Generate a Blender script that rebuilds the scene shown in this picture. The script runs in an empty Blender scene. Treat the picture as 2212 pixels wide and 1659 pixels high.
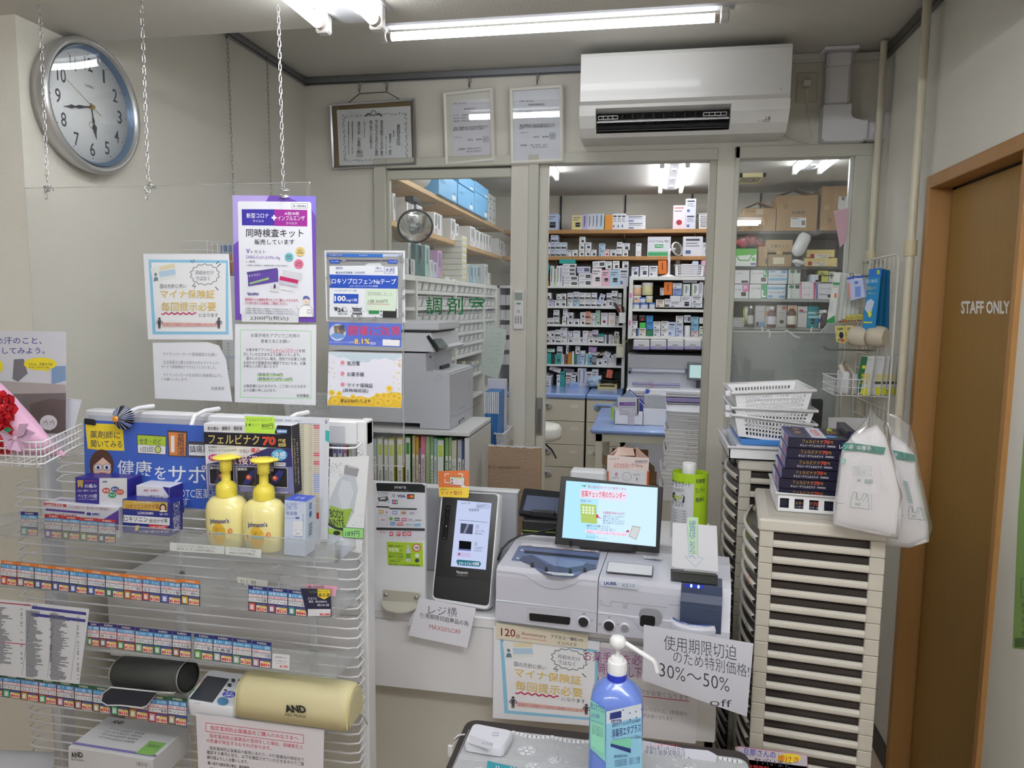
import bpy,math,random
N0=None
_T=True
_F=False
En=enumerate
Rn=random.Random
Rg=range
def v3(*a):return Vector(a)
from math import cos,sin,pi,sqrt,hypot,copysign
from mathutils import Vector,Matrix
random.seed(7)
R=math.radians
SC=bpy.context.scene
COL=SC.collection
CAM=Vector((0,0,1.62))
FPX=1585.41
MR=Matrix(((0.98263739,-0.03092439,0.1829411),(0.18520327,0.10442591,-0.97713611),(0.01111355,0.99405176,0.10834011)))
cd=bpy.data.cameras.new('camera')
cam=bpy.data.objects.new('camera',cd)
COL.objects.link(cam)
mw=MR.to_4x4()
mw.translation=CAM
cam.matrix_world=mw
cd.sensor_width=36
cd.lens=36*FPX/2212
cd.clip_start=0.05
SC.camera=cam
w=bpy.data.worlds.new('world')
SC.world=w
w.use_nodes=_T
w.node_tree.nodes['Background'].inputs[0].default_value=(0.8,0.86,1,1)
w.node_tree.nodes['Background'].inputs[1].default_value=0.25
SC.view_settings.view_transform='Standard'
SC.view_settings.look='None'
SC.view_settings.gamma=1
SC.view_settings.use_curve_mapping=_F
SC.view_settings.exposure=0.55
SC.cycles.use_denoising=_T
SC.cycles.max_bounces=6
SC.cycles.diffuse_bounces=3
SC.cycles.glossy_bounces=3
SC.cycles.adaptive_threshold=.04
SC.cycles.transparent_max_bounces=16
SC.cycles.sample_clamp_indirect=6
SHOP_TUBE=9.0
NEAR_TUBE=16.0
REAR_TUBE=40.0
PHARM_TUBE=13.0
def ray(px,py):
 return MR@Vector(((px-1106)/FPX,-(py-829.5)/FPX,-1))
def W(px,py,**k):
 d=ray(px,py)
 (a,v),=k.items()
 i='XYZ'.index(a)
 return CAM+d*((v-CAM[i])/d[i])
def op(px,py,P0,n):
 d=ray(px,py);P0=Vector(P0);n=Vector(n)
 return CAM+d*((P0-CAM).dot(n)/d.dot(n))
LINK=[]
V=Vector
MC={}
def lin(c):
 return tuple(((x/255/12.92)if x<=10 else(((x/255)+.055)/1.055)**2.4)for x in c)
def C(*rgb,r=.55,m=0.0,bump=0,bs=300,spec=.5,coat=0,tr=0,noise=0,ns=8):
 key=(rgb,r,m,bump,bs,spec,coat,tr,noise,ns)
 if key in MC:return MC[key]
 M=bpy.data.materials.new('surface_%d_%d_%d'%tuple(int(x)for x in rgb))
 M.use_nodes=_T
 nt=M.node_tree
 b=nt.nodes['Principled BSDF']
 lc=lin(rgb)
 b.inputs['Base Color'].default_value=(*lc,1)
 b.inputs['Roughness'].default_value=r
 b.inputs['Metallic'].default_value=m
 b.inputs['Specular IOR Level'].default_value=spec
 b.inputs['Coat Weight'].default_value=coat
 if tr:b.inputs['Transmission Weight'].default_value=tr
 if bump or noise:
  tc=nt.nodes.new('ShaderNodeTexCoord')
 if bump:
  n=nt.nodes.new('ShaderNodeTexNoise');n.inputs['Scale'].default_value=bs;n.inputs['Detail'].default_value=3
  bp=nt.nodes.new('ShaderNodeBump');bp.inputs['Strength'].default_value=bump;bp.inputs['Distance'].default_value=.004
  nt.links.new(tc.outputs['Object'],n.inputs['Vector'])
  nt.links.new(n.outputs['Fac'],bp.inputs['Height']);nt.links.new(bp.outputs['Normal'],b.inputs['Normal'])
 if noise:
  n=nt.nodes.new('ShaderNodeTexNoise');n.inputs['Scale'].default_value=ns;n.inputs['Detail'].default_value=5
  mx=nt.nodes.new('ShaderNodeMixRGB')
  mx.inputs[1].default_value=(*[x*(1-noise)for x in lc],1);mx.inputs[2].default_value=(*[min(1,x*(1+noise))for x in lc],1)
  nt.links.new(tc.outputs['Object'],n.inputs['Vector'])
  nt.links.new(n.outputs['Fac'],mx.inputs[0]);nt.links.new(mx.outputs[0],b.inputs['Base Color'])
 MC[key]=M
 return M
def emit(name,col,s):
 M=bpy.data.materials.new(name);M.use_nodes=_T;nt=M.node_tree
 nt.nodes.remove(nt.nodes['Principled BSDF'])
 e=nt.nodes.new('ShaderNodeEmission');e.inputs[0].default_value=(*col,1);e.inputs[1].default_value=s
 nt.links.new(e.outputs[0],nt.nodes['Material Output'].inputs[0])
 return M
def clear(name,tint=(1,1,1),refl=1.0,rough=0.0,haze=0.0):
 """thin clear sheet: transparent with a Fresnel reflection, an optional thin milky layer"""
 M=bpy.data.materials.new(name);M.use_nodes=_T;nt=M.node_tree
 nt.nodes.remove(nt.nodes['Principled BSDF'])
 t=nt.nodes.new('ShaderNodeBsdfTransparent');t.inputs[0].default_value=(*tint,1)
 g=nt.nodes.new('ShaderNodeBsdfGlossy');g.inputs['Roughness'].default_value=rough
 f=nt.nodes.new('ShaderNodeLayerWeight');f.inputs[0].default_value=.5
 pw=nt.nodes.new('ShaderNodeMath');pw.operation='POWER';pw.inputs[1].default_value=4
 nt.links.new(f.outputs['Facing'],pw.inputs[0])
 mu=nt.nodes.new('ShaderNodeMath');mu.operation='MULTIPLY_ADD';mu.inputs[1].default_value=.9*min(1,refl);mu.inputs[2].default_value=.035*refl
 mu.use_clamp=_T
 mx=nt.nodes.new('ShaderNodeMixShader')
 nt.links.new(pw.outputs[0],mu.inputs[0]);nt.links.new(mu.outputs[0],mx.inputs[0])
 src=t.outputs[0]
 if haze:
  d=nt.nodes.new('ShaderNodeBsdfDiffuse');d.inputs[0].default_value=(.8,.8,.8,1)
  m2=nt.nodes.new('ShaderNodeMixShader');m2.inputs[0].default_value=haze
  nt.links.new(t.outputs[0],m2.inputs[1]);nt.links.new(d.outputs[0],m2.inputs[2]);src=m2.outputs[0]
 nt.links.new(src,mx.inputs[1]);nt.links.new(g.outputs[0],mx.inputs[2])
 nt.links.new(mx.outputs[0],nt.nodes['Material Output'].inputs[0])
 return M
def sn(rgb,s=1.0):
 return emit('lit_screen',lin(rgb),s)
def wood(name,c1,c2,axis='Z',sc=6,r=.45):
 M=bpy.data.materials.new(name);M.use_nodes=_T;nt=M.node_tree;b=nt.nodes['Principled BSDF']
 tc=nt.nodes.new('ShaderNodeTexCoord');mp=nt.nodes.new('ShaderNodeMapping')
 s=[sc*8]*3;s['XYZ'.index(axis)]=sc*.35;mp.inputs['Scale'].default_value=s
 n=nt.nodes.new('ShaderNodeTexNoise');n.inputs['Scale'].default_value=1.6;n.inputs['Detail'].default_value=6
 cr=nt.nodes.new('ShaderNodeValToRGB');cr.color_ramp.elements[0].color=(*lin(c1),1);cr.color_ramp.elements[1].color=(*lin(c2),1)
 cr.color_ramp.elements[0].position=.35;cr.color_ramp.elements[1].position=.65
 nt.links.new(tc.outputs['Object'],mp.inputs[0]);nt.links.new(mp.outputs[0],n.inputs['Vector'])
 nt.links.new(n.outputs['Fac'],cr.inputs[0]);nt.links.new(cr.outputs[0],b.inputs['Base Color'])
 b.inputs['Roughness'].default_value=r
 return M
class MB:
 def __init__(s,M=N0):
  s.v=[];s.f=[];s.fm=[];s.fs=[];s.mats=[];s.M=M
 def mi(s,m):
  if m not in s.mats:s.mats.append(m)
  return s.mats.index(m)
 def add(s,vs,fs,m,sm=_F):
  b=len(s.v);i=s.mi(m)
  s.v+=[(s.M@V(p))if s.M else V(p)for p in vs]
  for f in fs:
   s.f.append([b+k for k in f]);s.fm.append(i);s.fs.append(sm)
  return s
 def H(s,P,a,b,c,m,ch=0):
  """box from corner P along edge vectors a, b, c, chamfered by ch"""
  P,a,b,c=V(P),V(a),V(b),V(c)
  if not ch:
   vs=[P+a*i+b*j+c*k for k in(0,1)for j in(0,1)for i in(0,1)]
   return s.add(vs,[(0,2,3,1),(4,5,7,6),(0,1,5,4),(2,6,7,3),(0,4,6,2),(1,3,7,5)],m)
  E=(a,b,c);L=[e.length for e in E];t=[min(.45,ch/l)for l in L]
  vs=[];idx={}
  for k in(0,1):
   for j in(0,1):
    for i in(0,1):
     q=(i,j,k)
     for ax in Rg(3):
      co=[0,0,0]
      for d in Rg(3):
       co[d]=q[d]if d==ax else(t[d]if q[d]==0 else 1-t[d])
      idx[(q,ax)]=len(vs);vs.append(P+a*co[0]+b*co[1]+c*co[2])
  fs=[]
  for ax in Rg(3):
   o1,o2=[d for d in Rg(3)if d!=ax]
   for sd in(0,1):
    r_=[]
    for u,v_ in((0,0),(1,0),(1,1),(0,1)):
     q=[0,0,0];q[ax]=sd;q[o1]=u;q[o2]=v_
     r_.append(idx[(tuple(q),ax)])
    fs.append(r_)
  for ax in Rg(3):
   o1,o2=[d for d in Rg(3)if d!=ax]
   for u in(0,1):
    for v_ in(0,1):
     q0=[0,0,0];q0[o1]=u;q0[o2]=v_;q1=list(q0);q1[ax]=1
     q0,q1=tuple(q0),tuple(q1)
     fs.append([idx[(q0,o1)],idx[(q1,o1)],idx[(q1,o2)],idx[(q0,o2)]])
  for q in[(i,j,k)for i in(0,1)for j in(0,1)for k in(0,1)]:
   fs.append([idx[(q,0)],idx[(q,1)],idx[(q,2)]])
  return s.add(vs,fs,m)
 def b(s,x0,y0,z0,x1,y1,z1,m,ch=0):
  return s.H((x0,y0,z0),(x1-x0,0,0),(0,y1-y0,0),(0,0,z1-z0),m,ch)
 def prism(s,pts,ax,a0,a1,m,sm=_F):
  def p3(p,a):
   return{'x':(a,p[0],p[1]),'y':(p[0],a,p[1]),'z':(p[0],p[1],a)}[ax]
  n=len(pts)
  vs=[p3(p,a0)for p in pts]+[p3(p,a1)for p in pts]
  s.add(vs,[list(Rg(n))[::-1],list(Rg(n,2*n))],m)
  return s.add(vs,[(i,(i+1)%n,n+(i+1)%n,n+i)for i in Rg(n)],m,sm)
 def E(s,pts,d,m,sm=_F):
  """polygon of 3D points extruded along d"""
  n=len(pts);pts=[V(p)for p in pts];d=V(d)
  vs=pts+[p+d for p in pts]
  s.add(vs,[list(Rg(n))[::-1],list(Rg(n,2*n))],m)
  return s.add(vs,[(i,(i+1)%n,n+(i+1)%n,n+i)for i in Rg(n)],m,sm)
 def rings(s,rs,m,sm=_T,cap=_T):
  n=len(rs[0]);vs=[p for r_ in rs for p in r_];fs=[]
  for k in Rg(len(rs)-1):
   for i in Rg(n):
    j=(i+1)%n
    fs.append((k*n+i,k*n+j,(k+1)*n+j,(k+1)*n+i))
  s.add(vs,fs,m,sm)
  if cap:
   s.add(rs[0],[list(Rg(n))[::-1]],m);s.add(rs[-1],[list(Rg(n))],m)
  return s
 def La(s,prof,c,m,n=24,up=(0,0,1),sq=N0,cap=_T,sm=_T):
  up=V(up).normalized();a=up.orthogonal().normalized()
  if abs(up.z)>.9:a=v3(1,0,0);a=(a-up*a.dot(up)).normalized()
  b=up.cross(a);c=V(c);rs=[]
  for r_,h in prof:
   rg=[]
   for i in Rg(n):
    t=2*pi*i/n;ct,st=cos(t),sin(t)
    if sq:
     e,ky=sq;ct=copysign(abs(ct)**e,ct);st=copysign(abs(st)**e,st)*ky
    rg.append(c+up*h+a*(r_*ct)+b*(r_*st))
   rs.append(rg)
  return s.rings(rs,m,sm,cap)
 def c(s,p0,p1,r_,m,n=12,r2=N0,sm=_T):
  p0,p1=V(p0),V(p1);d=p1-p0
  return s.La([(r_,0),(r2 if r2 is not N0 else r_,d.length)],p0,m,n,d,sm=sm)
 def Tu(s,path,r_,m,n=6,closed=_F):
  path=[V(p)for p in path];N=len(path);rs=[];prev=N0
  for i,p in En(path):
   if closed:t=path[(i+1)%N]-path[i-1]
   else:t=path[min(i+1,N-1)]-path[max(i-1,0)]
   t=t.normalized()
   a=prev-t*prev.dot(t)if prev else t.orthogonal()
   if a.length<1e-6:a=t.orthogonal()
   a.normalize();prev=a;b=t.cross(a)
   rs.append([p+(a*cos(2*pi*k/n)+b*sin(2*pi*k/n))*r_ for k in Rg(n)])
  if closed:rs.append(rs[0])
  return s.rings(rs,m,_T,not closed)
 def ball(s,c,r_,m,n=12,sc=(1,1,1)):
  c=V(c);rs=[]
  for k in Rg(1,n//2):
   ph=pi*k/(n//2)
   rs.append([c+v3(sc[0]*r_*sin(ph)*cos(2*pi*i/n),sc[1]*r_*sin(ph)*sin(2*pi*i/n),sc[2]*r_*cos(ph))for i in Rg(n)])
  return s.rings(rs,m,_T,_T)
 def grid(s,fn,nu,nv,m,sm=_T):
  vs=[fn(i/nu,j/nv)for j in Rg(nv+1)for i in Rg(nu+1)]
  fs=[(j*(nu+1)+i,j*(nu+1)+i+1,(j+1)*(nu+1)+i+1,(j+1)*(nu+1)+i)for j in Rg(nv)for i in Rg(nu)]
  return s.add(vs,fs,m,sm)
 def B(s,name,parent=N0,label=N0,cat=N0,group=N0,kind=N0):
  if not s.v:return N0
  me=bpy.data.meshes.new(name)
  o=bpy.data.objects.new(name,me)
  if parent:
   base=parent.get('_w');base=V(base)if base is not N0 else v3(0,0,0)
  else:
   xs=[p.x for p in s.v];ys=[p.y for p in s.v];zs=[p.z for p in s.v]
   base=v3((min(xs)+max(xs))/2,(min(ys)+max(ys))/2,min(zs))
   o.location=base
  me.from_pydata([p-base for p in s.v],[],s.f)
  for m in s.mats:me.materials.append(m)
  me.polygons.foreach_set('material_index',s.fm)
  me.polygons.foreach_set('use_smooth',s.fs)
  me.update()
  LINK.append(o)
  o['_w']=tuple(base)
  if parent:o.parent=parent
  tag(o,label,cat,group,kind)
  return o
def tag(o,label=N0,cat=N0,group=N0,kind=N0):
 if label:o['label']=label
 if cat:o['category']=cat
 if group:o['group']=group
 if kind:o['kind']=kind
 return o
def Tg(name,label,cat,loc,group=N0):
 o=bpy.data.objects.new(name,N0);LINK.append(o)
 o.location=loc;o['_w']=tuple(V(loc));o.empty_display_size=.05
 return tag(o,label,cat,group)
def S(name,mb):
 return mb.B(name,kind='structure')
TC={}
TXO=bpy.data.objects.new('text_maker',bpy.data.curves.new('text_maker','FONT'));COL.objects.link(TXO)
def glyphs(st,bd=0.0,res=2,vt=_F):
 k=(st,bd,res,vt)
 if k in TC:return TC[k]
 cu=TXO.data;cu.body='\n'.join(st)if vt else st
 cu.resolution_u=res;cu.offset=bd
 cu.align_x='CENTER' if vt else 'LEFT';cu.space_line=.85 if vt else 1
 dg=bpy.context.evaluated_depsgraph_get()
 me=bpy.data.meshes.new_from_object(TXO.evaluated_get(dg))
 vs=[(v.co.x,v.co.y)for v in me.vertices];fs=[tuple(p.vertices)for p in me.polygons]
 bpy.data.meshes.remove(me)
 if not vs:vs=[(0,0)]
 x0=min(a for a,b in vs);x1=max(a for a,b in vs);y0=min(b for a,b in vs);y1=max(b for a,b in vs)
 dx=max(1e-6,x1-x0);dy=max(1e-6,y1-y0)
 TC[k]=([((a-x0)/dx,(b-y0)/dy)for a,b in vs],fs)
 return TC[k]
BLACK=C(28,28,30)
class Pr:
 """print on a plane. fn(a, b, h) -> world point, h metres above the surface"""
 def __init__(s,fn,eps=.00005):
  s.fn=fn;s.mb=MB();s.k=1;s.eps=eps;s.hold=_F
 def h(s):
  s.k+=0 if s.hold else 1
  return s.k*s.eps
 def P(s,pts,m):
  h=s.h();s.mb.add([s.fn(a,b,h)for a,b in pts],[list(Rg(len(pts)))],m);return s
 def R(s,a0,b0,a1,b1,m,sl=0):
  d=sl*(a1-a0)
  return s.P([(a0,b0),(a1,b0+d),(a1,b1+d),(a0,b1)],m)
 def O(s,a,b,ra,rb,m,n=20):
  return s.P([(a+ra*cos(2*pi*i/n),b+rb*sin(2*pi*i/n))for i in Rg(n)],m)
 def L(s,pts,w_,m):
  h=s.h()
  for(a,b),(c,d)in zip(pts,pts[1:]):
   L=hypot(c-a,d-b)or 1;nx,ny=-(d-b)/L*w_/2,(c-a)/L*w_/2
   s.mb.add([s.fn(a+nx,b+ny,h),s.fn(c+nx,d+ny,h),s.fn(c-nx,d-ny,h),s.fn(a-nx,b-ny,h)],[(0,1,2,3)],m)
  return s
 def F(s,a0,b0,a1,b1,w_,m,sl=0):
  d=sl*(a1-a0)
  return s.L([(a0,b0),(a1,b0+d),(a1,b1+d),(a0,b1),(a0,b0)],w_,m)
 def T(s,st,a0,b0,a1,b1,m=N0,sl=0,bd=0.0,vt=_F,res=2,lean=0,shift=0):
  cjk=any(ord(q)>0x2fff for q in st)
  bd=min(bd,.007+max(0,bd-.04)*.5)if cjk else min(bd,.045)
  vs,fs=glyphs(st,round(bd,4),res,vt);h=s.h()
  s.mb.add([s.fn(a0+x*(a1-a0)+lean*(y-.5)*(b1-b0)+shift*(1-y),b1-y*(b1-b0)+sl*x*(a1-a0),h)for x,y in vs],fs,m or BLACK)
  return s
 def B(s,parent,name='lettering'):
  return s.mb.B(name,parent)
def pix(P0,n,crop=(0,0,1)):
 """print addressed by where the photograph shows it on the plane through P0 with normal n"""
 P0,n=V(P0),V(n).normalized()
 if n.dot(CAM-P0)<0:n=-n
 x0,y0,sc=crop
 def fn(a,b,h):
  return op(x0+a*sc,y0+b*sc,P0,n)+n*h
 return fn
def loc(O,u,v,w_=1,hh=1):
 """print addressed in local units: O top left, u right edge vector, v down edge vector, w_ x hh units"""
 O,u,v=V(O),V(u),V(v);n=v.cross(u).normalized()
 def fn(a,b,h):
  return O+u*(a/w_)+v*(b/hh)+n*h
 return fn
CR=dict(A=(0,0,.31646),B=(680,60,.27125),C=(1220,50,.36166),D=(280,400,.30141),E=(0,680,.30139),F=(400,860,.22901),
          G=(0,1180,.28865),H=(400,1180,.28881),I=(780,700,.24111),J=(780,1000,.25316),K=(1060,1000,.26221),L=(960,1330,.31646),
          M=(820,360,.30151),N=(1150,340,.18687),O=(1150,550,.18687),P=(1140,740,.19293),Q=(1560,320,.24116),R=(1740,520,.24107),
          S=(1560,820,.25316),T=(1540,1160,.3038),U=(700,530,.2169),V=(0,860,.19293),X=(1560,330,.13863),Y=(1560,640,.15676),
          Z=(820,380,.19295),AA=(700,860,.18083),BB=(480,0,.36166),P0=(0,0,1))
def cp(cr,a,b):
 x0,y0,s_=CR[cr]
 return(x0+a*s_,y0+b*s_)
def CW(cr,a,b,**k):
 return W(*cp(cr,a,b),**k)
def sheet(name,cr,corners,P0,n,m,label,cat,group=N0,t=.0006,curl=N0):
 """a flat sheet of paper cut to the corners seen in the photo on a real plane; returns (object, print)"""
 P0,n=V(P0),V(n).normalized()
 if n.dot(CAM-P0)<0:n=-n
 pts=[op(*cp(cr,*c),P0,n)for c in corners]
 mb=MB();mb.E([p-n*t for p in pts],n*t,m)
 o=mb.B(name,N0,label,cat,group)
 return o,Pr(pix(P0,n,CR[cr]))
YN=(0,-1,0)
def ys(name,cr,corners,Y,m,label,cat,group=N0,t=.0006):
 return sheet(name,cr,corners,(0,Y,0),YN,m,label,cat,group,t)
ORD='first second third fourth fifth sixth seventh eighth ninth tenth eleventh twelfth thirteenth fourteenth fifteenth sixteenth seventeenth eighteenth nineteenth twentieth'.split()
ORD+=['twenty-'+o for o in ORD[:9]]+['thirtieth']+['thirty-'+o for o in ORD[:9]]
PP=C(232,234,240,r=.6)
PAPERW=C(240,240,240,r=.6)
WHITE=C(240,240,242,r=.4)
# the setting
WALL=C(226,223,212,r=.85,bump=.35,bs=260,spec=.2)
CEIL=C(214,212,204,r=.9,bump=.3,bs=200,spec=.2)
ALU=C(206,205,192,r=.45,spec=.4)
XL,XR,YP,ZC=-1.567,.87,3.2,2.62
S('floor',MB().b(-2.8,-3,-.05,2.2,7.1,0,C(196,176,158,r=.6,noise=.06,ns=30)))
S('wall_left',MB().b(-2.6,1.64,0,XL,YP,ZC,WALL))
S('wall_left_front',MB().b(-2.7,-3,0,-2.6,1.9,2.4,WALL))
S('wall_left_pharmacy',MB().b(XL-.1,YP+.1,0,XL,7.0,ZC,WALL))
S('wall_rear',MB().b(-2.7,-3.1,0,1.0,-3,ZC,WALL))
S('wall_back',MB().b(XL,6.9,0,2.1,7.0,ZC,WALL))
S('wall_right_pharmacy',MB().b(2.0,YP+.1,0,2.1,6.9,ZC,WALL))
S('ceiling',MB().b(-2.6,1.84,ZC,2.1,7.0,ZC+.05,CEIL))
S('ceiling_low',MB().b(-2.7,-3,2.318,1.0,1.84,ZC+.05,CEIL))
m=MB()
m.b(XR,2.6,0,XR+.12,YP,ZC,WALL);m.b(XR,-3,0,XR+.12,1.97,ZC,WALL);m.b(XR,1.97,2.03,XR+.12,2.6,ZC,WALL)
S('wall_right',m)
S('baseboard_right',MB().b(XR-.012,2.63,0,XR,YP,.075,C(70,66,62,r=.5)))
m=MB()
m.b(XL,YP,2.255,2.0,YP+.1,ZC,WALL)
m.b(XL,YP,0,-1.232,YP+.1,2.255,WALL)
a=W(1104,600,Y=YP).x;b=W(1140,600,Y=YP).x
m.b(a,YP-.02,0,b,YP+.1,2.255,WALL)
PX2=(W(1544,500,Y=YP).x,W(1577,500,Y=YP).x)
m.b(PX2[0],YP-.01,0,PX2[1]+.01,YP+.1,2.255,WALL)
m.b(-1.232,YP+.04,0,a,YP+.1,.9,WALL)
m.b(PX2[1],YP,0,XR+.1,YP+.1,.95,WALL)
m.b(XR+.1,YP,0,2.0,YP+.1,2.255,WALL)
S('wall_partition',m)
GLASS=clear('window_glass',(.97,.985,.975),1.5,haze=.05)
o=S('window_1',MB().b(-1.232,YP-.03,.9,-1.175,YP+.05,2.255,ALU,.004).b(-1.175,YP-.03,2.212,a,YP+.05,2.255,ALU,.004)
      .b(-1.175,YP-.015,.9,a,YP+.03,.96,ALU,.004))
m=MB();x0=-1.175;m.b(x0,YP-.01,2.165,a,YP+.015,2.206,ALU,.003).b(x0,YP,2.204,a,YP+.02,2.214,C(90,90,85));m.b(x0,YP-.01,.96,x0+.012,YP+.015,2.17,ALU,.002)
m.B('sash',o)
MB().b(x0,YP,.94,a,YP+.005,2.17,GLASS).B('pane',o)
m=MB()
m.b(b,YP-.025,0,b+.045,YP+.05,2.255,ALU,.003)
m.b(b+.045,YP-.005,0,b+.085,YP+.035,2.217,C(214,212,200,r=.45),.003)
dl=S('door_2',m)
p0=W(1141,859,Y=YP-.025);p1=W(1151,941,Y=YP-.025)
MB().b(b+.048,YP-.012,p1.z,b+.075,YP-.004,p0.z,C(150,148,145,r=.4,m=.5),.002).b(b+.054,YP-.014,p1.z+.01,b+.069,YP-.011,p0.z-.05,C(105,103,102,r=.5),.001).B('door_handle',dl)
m=MB()
m.b(b+.045,YP-.02,2.216,PX2[0],YP+.05,2.262,ALU,.003)
m.b(PX2[0]-.03,YP-.012,0,PX2[0],YP+.05,2.217,C(188,186,172,r=.5),.003)
S('trim_1',m)
wx0=W(1580,500,Y=YP).x;wx1=.862
m=MB()
m.b(wx0,YP-.025,.95,wx0+.02,YP+.05,2.265,ALU,.003);m.b(wx0,YP-.025,2.217,wx1,YP+.05,2.265,ALU,.003)
m.b(.775,YP-.025,.95,wx1,YP+.05,2.218,ALU,.003);m.b(wx0,YP-.025,.93,wx1,YP+.05,.965,ALU,.003)
w2=S('window_2',m)
MB().b(wx0+.02,YP,.96,.775,YP+.005,2.22,GLASS).B('pane',w2)
MB().b(.760,YP-.012,.965,.775,YP+.012,2.218,C(225,228,225,r=.2,m=.6),.002).B('sash',w2)
RAIL=C(150,152,158,r=.35,m=.75)
m=MB();m.b(XL,1.84,2.585,XL+.018,YP,2.615,RAIL,.003)
m.b(XL+.018,1.84,2.585,XL+.022,YP,2.59,C(80,82,86,r=.4,m=.6));S('trim_2',m)
m=MB();m.b(XL,YP-.018,2.585,-.29,YP,2.615,RAIL,.003).b(XL,YP-.021,2.585,-.29,YP-.018,2.59,C(80,82,86,r=.4,m=.6));S('trim_3',m)
m=MB();m.b(XR-.02,1.9,2.575,XR,YP-.03,2.615,C(120,118,112,r=.35,m=.7),.003).b(XR-.024,1.9,2.575,XR-.02,YP-.03,2.581,C(60,60,60,r=.4));S('trim_4',m)
m=MB();m.b(.47,YP-.015,2.585,XR,YP,2.612,C(222,220,214,r=.5),.003);S('trim_5',m)
DW=wood('door_veneer',(150,113,52),(154,117,55),'Z',5,.5)
DF=wood('door_frame_wood',(168,124,70),(172,127,73),'Z',5,.5)
m=MB()
m.b(XR-.012,2.59,0,XR+.11,2.625,2.04,DF,.002);m.b(XR-.012,1.965,2.0,XR+.11,2.59,2.04,DF,.002);m.b(XR-.012,1.965,0,XR+.11,1.99,2.0,DF,.002)
d1=S('door_1',m)
MB().b(XR+.05,1.99,0,XR+.085,2.572,1.99,DW).B('door_leaf',d1)
MB().b(XR+.056,2.565,0,XR+.075,2.59,2.0,C(30,22,18)).b(XR+.056,1.99,1.985,XR+.075,2.59,2.0,C(30,22,18)).B('gap_shade',d1)  # near-black strips painted as the shade in the gap round the leaf
_=Pr(pix((XR+.05,0,0),(-1,0,0)))
_.T('STAFF ONLY',2076,650,2181,678,C(236,234,228),bd=.03)
_.B(d1)
# ceiling lights
TC_=(.95,.965,1.0)
TUBE_S=emit('shop_tube_glow',TC_,SHOP_TUBE)
TUBE_N=emit('near_tube_glow',TC_,NEAR_TUBE)
TUBE_R=emit('rear_tube_glow',TC_,REAR_TUBE)
TUBE_P=emit('dispensary_tube_glow',(.96,.97,1.0),PHARM_TUBE)
FIXW=C(196,198,202,r=.4)
def twin(label,cx_,cy_,z,L,axis,gap,em,group=N0,single=_F):
 t=Tg('ceiling_light',label,'ceiling light',(cx_,cy_,z),group)
 a=v3(1,0,0)if axis=='x' else v3(0,1,0);bb=v3(0,1,0)if axis=='x' else v3(1,0,0);c=v3(cx_,cy_,z)
 m=MB();w2_=gap/2+.02 if not single else.04
 h1=.03
 sec=[(-w2_,0),(-w2_,-.008),(-gap*.18 if not single else-.02,-h1),(gap*.18 if not single else.02,-h1),(w2_,-.008),(w2_,0)]
 m.E([c-a*L/2+bb*p+v3(0,0,q)for p,q in sec],a*L,FIXW)
 m.B('body',t)
 for s_ in((-1,1)if not single else(0,)):
  o_=bb*(s_*gap/2)
  zt=-.045 if not single else-.06
  MB().c(c-a*(L/2-.045)+o_+v3(0,0,zt),c+a*(L/2-.045)+o_+v3(0,0,zt),.0145,em,14).B('tube',t)
  for e in(-1,1):
   q=c+a*e*(L/2-.03)+o_
   MB().H(q-a*.014-bb*.016+v3(0,0,zt-.018),a*.028,bb*.032,v3(0,0,-zt+.018),C(225,225,222,r=.3),.004).B('socket',t)
   MB().c(c+a*e*(L/2-.045)+o_+v3(0,0,zt),c+a*e*(L/2-.062)+o_+v3(0,0,zt),.0152,C(200,190,180,r=.4),14).B('end_cap',t)
 if not single:
  for e in(-.3,0,.3):
   m=MB();m.c(c+a*L*e+v3(0,0,-h1-.012),c+a*L*e+v3(0,0,-h1),.018,C(215,215,215,r=.25,m=.3),12);m.B('screw_cap',t)
 return t
twin('long single-tube ceiling light in front of the white air conditioner',-.38,2.6,ZC,1.235,'x',.1,TUBE_S,single=_T)
twin('twin-tube ceiling light over the hanging chains at top edge',-.72,1.12,2.318,1.25,'y',.135,TUBE_N)
twin('twin-tube ceiling light over the middle of the shop behind the camera',.25,.3,2.318,1.25,'x',.14,TUBE_R,'shop lights behind the camera')
twin('twin-tube ceiling light at the rear of the shop behind the camera',-.6,-1.5,2.318,1.25,'x',.14,TUBE_R,'shop lights behind the camera')
xa=(W(1434,400,Z=2.56).x+W(1470,400,Z=2.56).x)/2
twin('twin-tube light on dispensary ceiling, seen through the open doorway centre',.13,5.85,ZC,1.25,'y',.17,TUBE_P,N0)
twin('twin-tube light on dispensary ceiling at top left of the doorway',-.82,5.1,ZC,1.25,'y',.17,TUBE_P,N0)
twin('twin-tube light on dispensary ceiling seen through the right window',1.06,5.05,ZC,1.25,'y',.17,TUBE_P,N0)
for x_ in(-.82,.13,1.06):twin('added unseen twin-tube light just behind the partition, %s one'%('left' if x_<0 else 'middle' if x_<1 else 'right'),x_,4.05 if x_>-.5 else 3.8,ZC,1.0,'y',.17,TUBE_P,'added fill lights near the partition')  # unseen extra fixtures, added to brighten the dispensary
m=MB();m.b(.3,4.6,ZC-.012,.72,5.4,ZC,C(205,205,205),.003);o=m.B('ceiling_hatch',N0,'square grey-edged access hatch in the ceiling behind right window','hatch')
MB().b(.33,4.63,ZC-.016,.69,5.37,ZC-.012,C(232,232,232)).B('hatch_panel',o)
g=Tg('ceiling_vent','cream slotted vent grille on the ceiling behind the right window','vent',(.6,6.0,ZC))
p=W(1598,383,Z=ZC-.03);q=W(1655,381,Z=ZC-.03)
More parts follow.
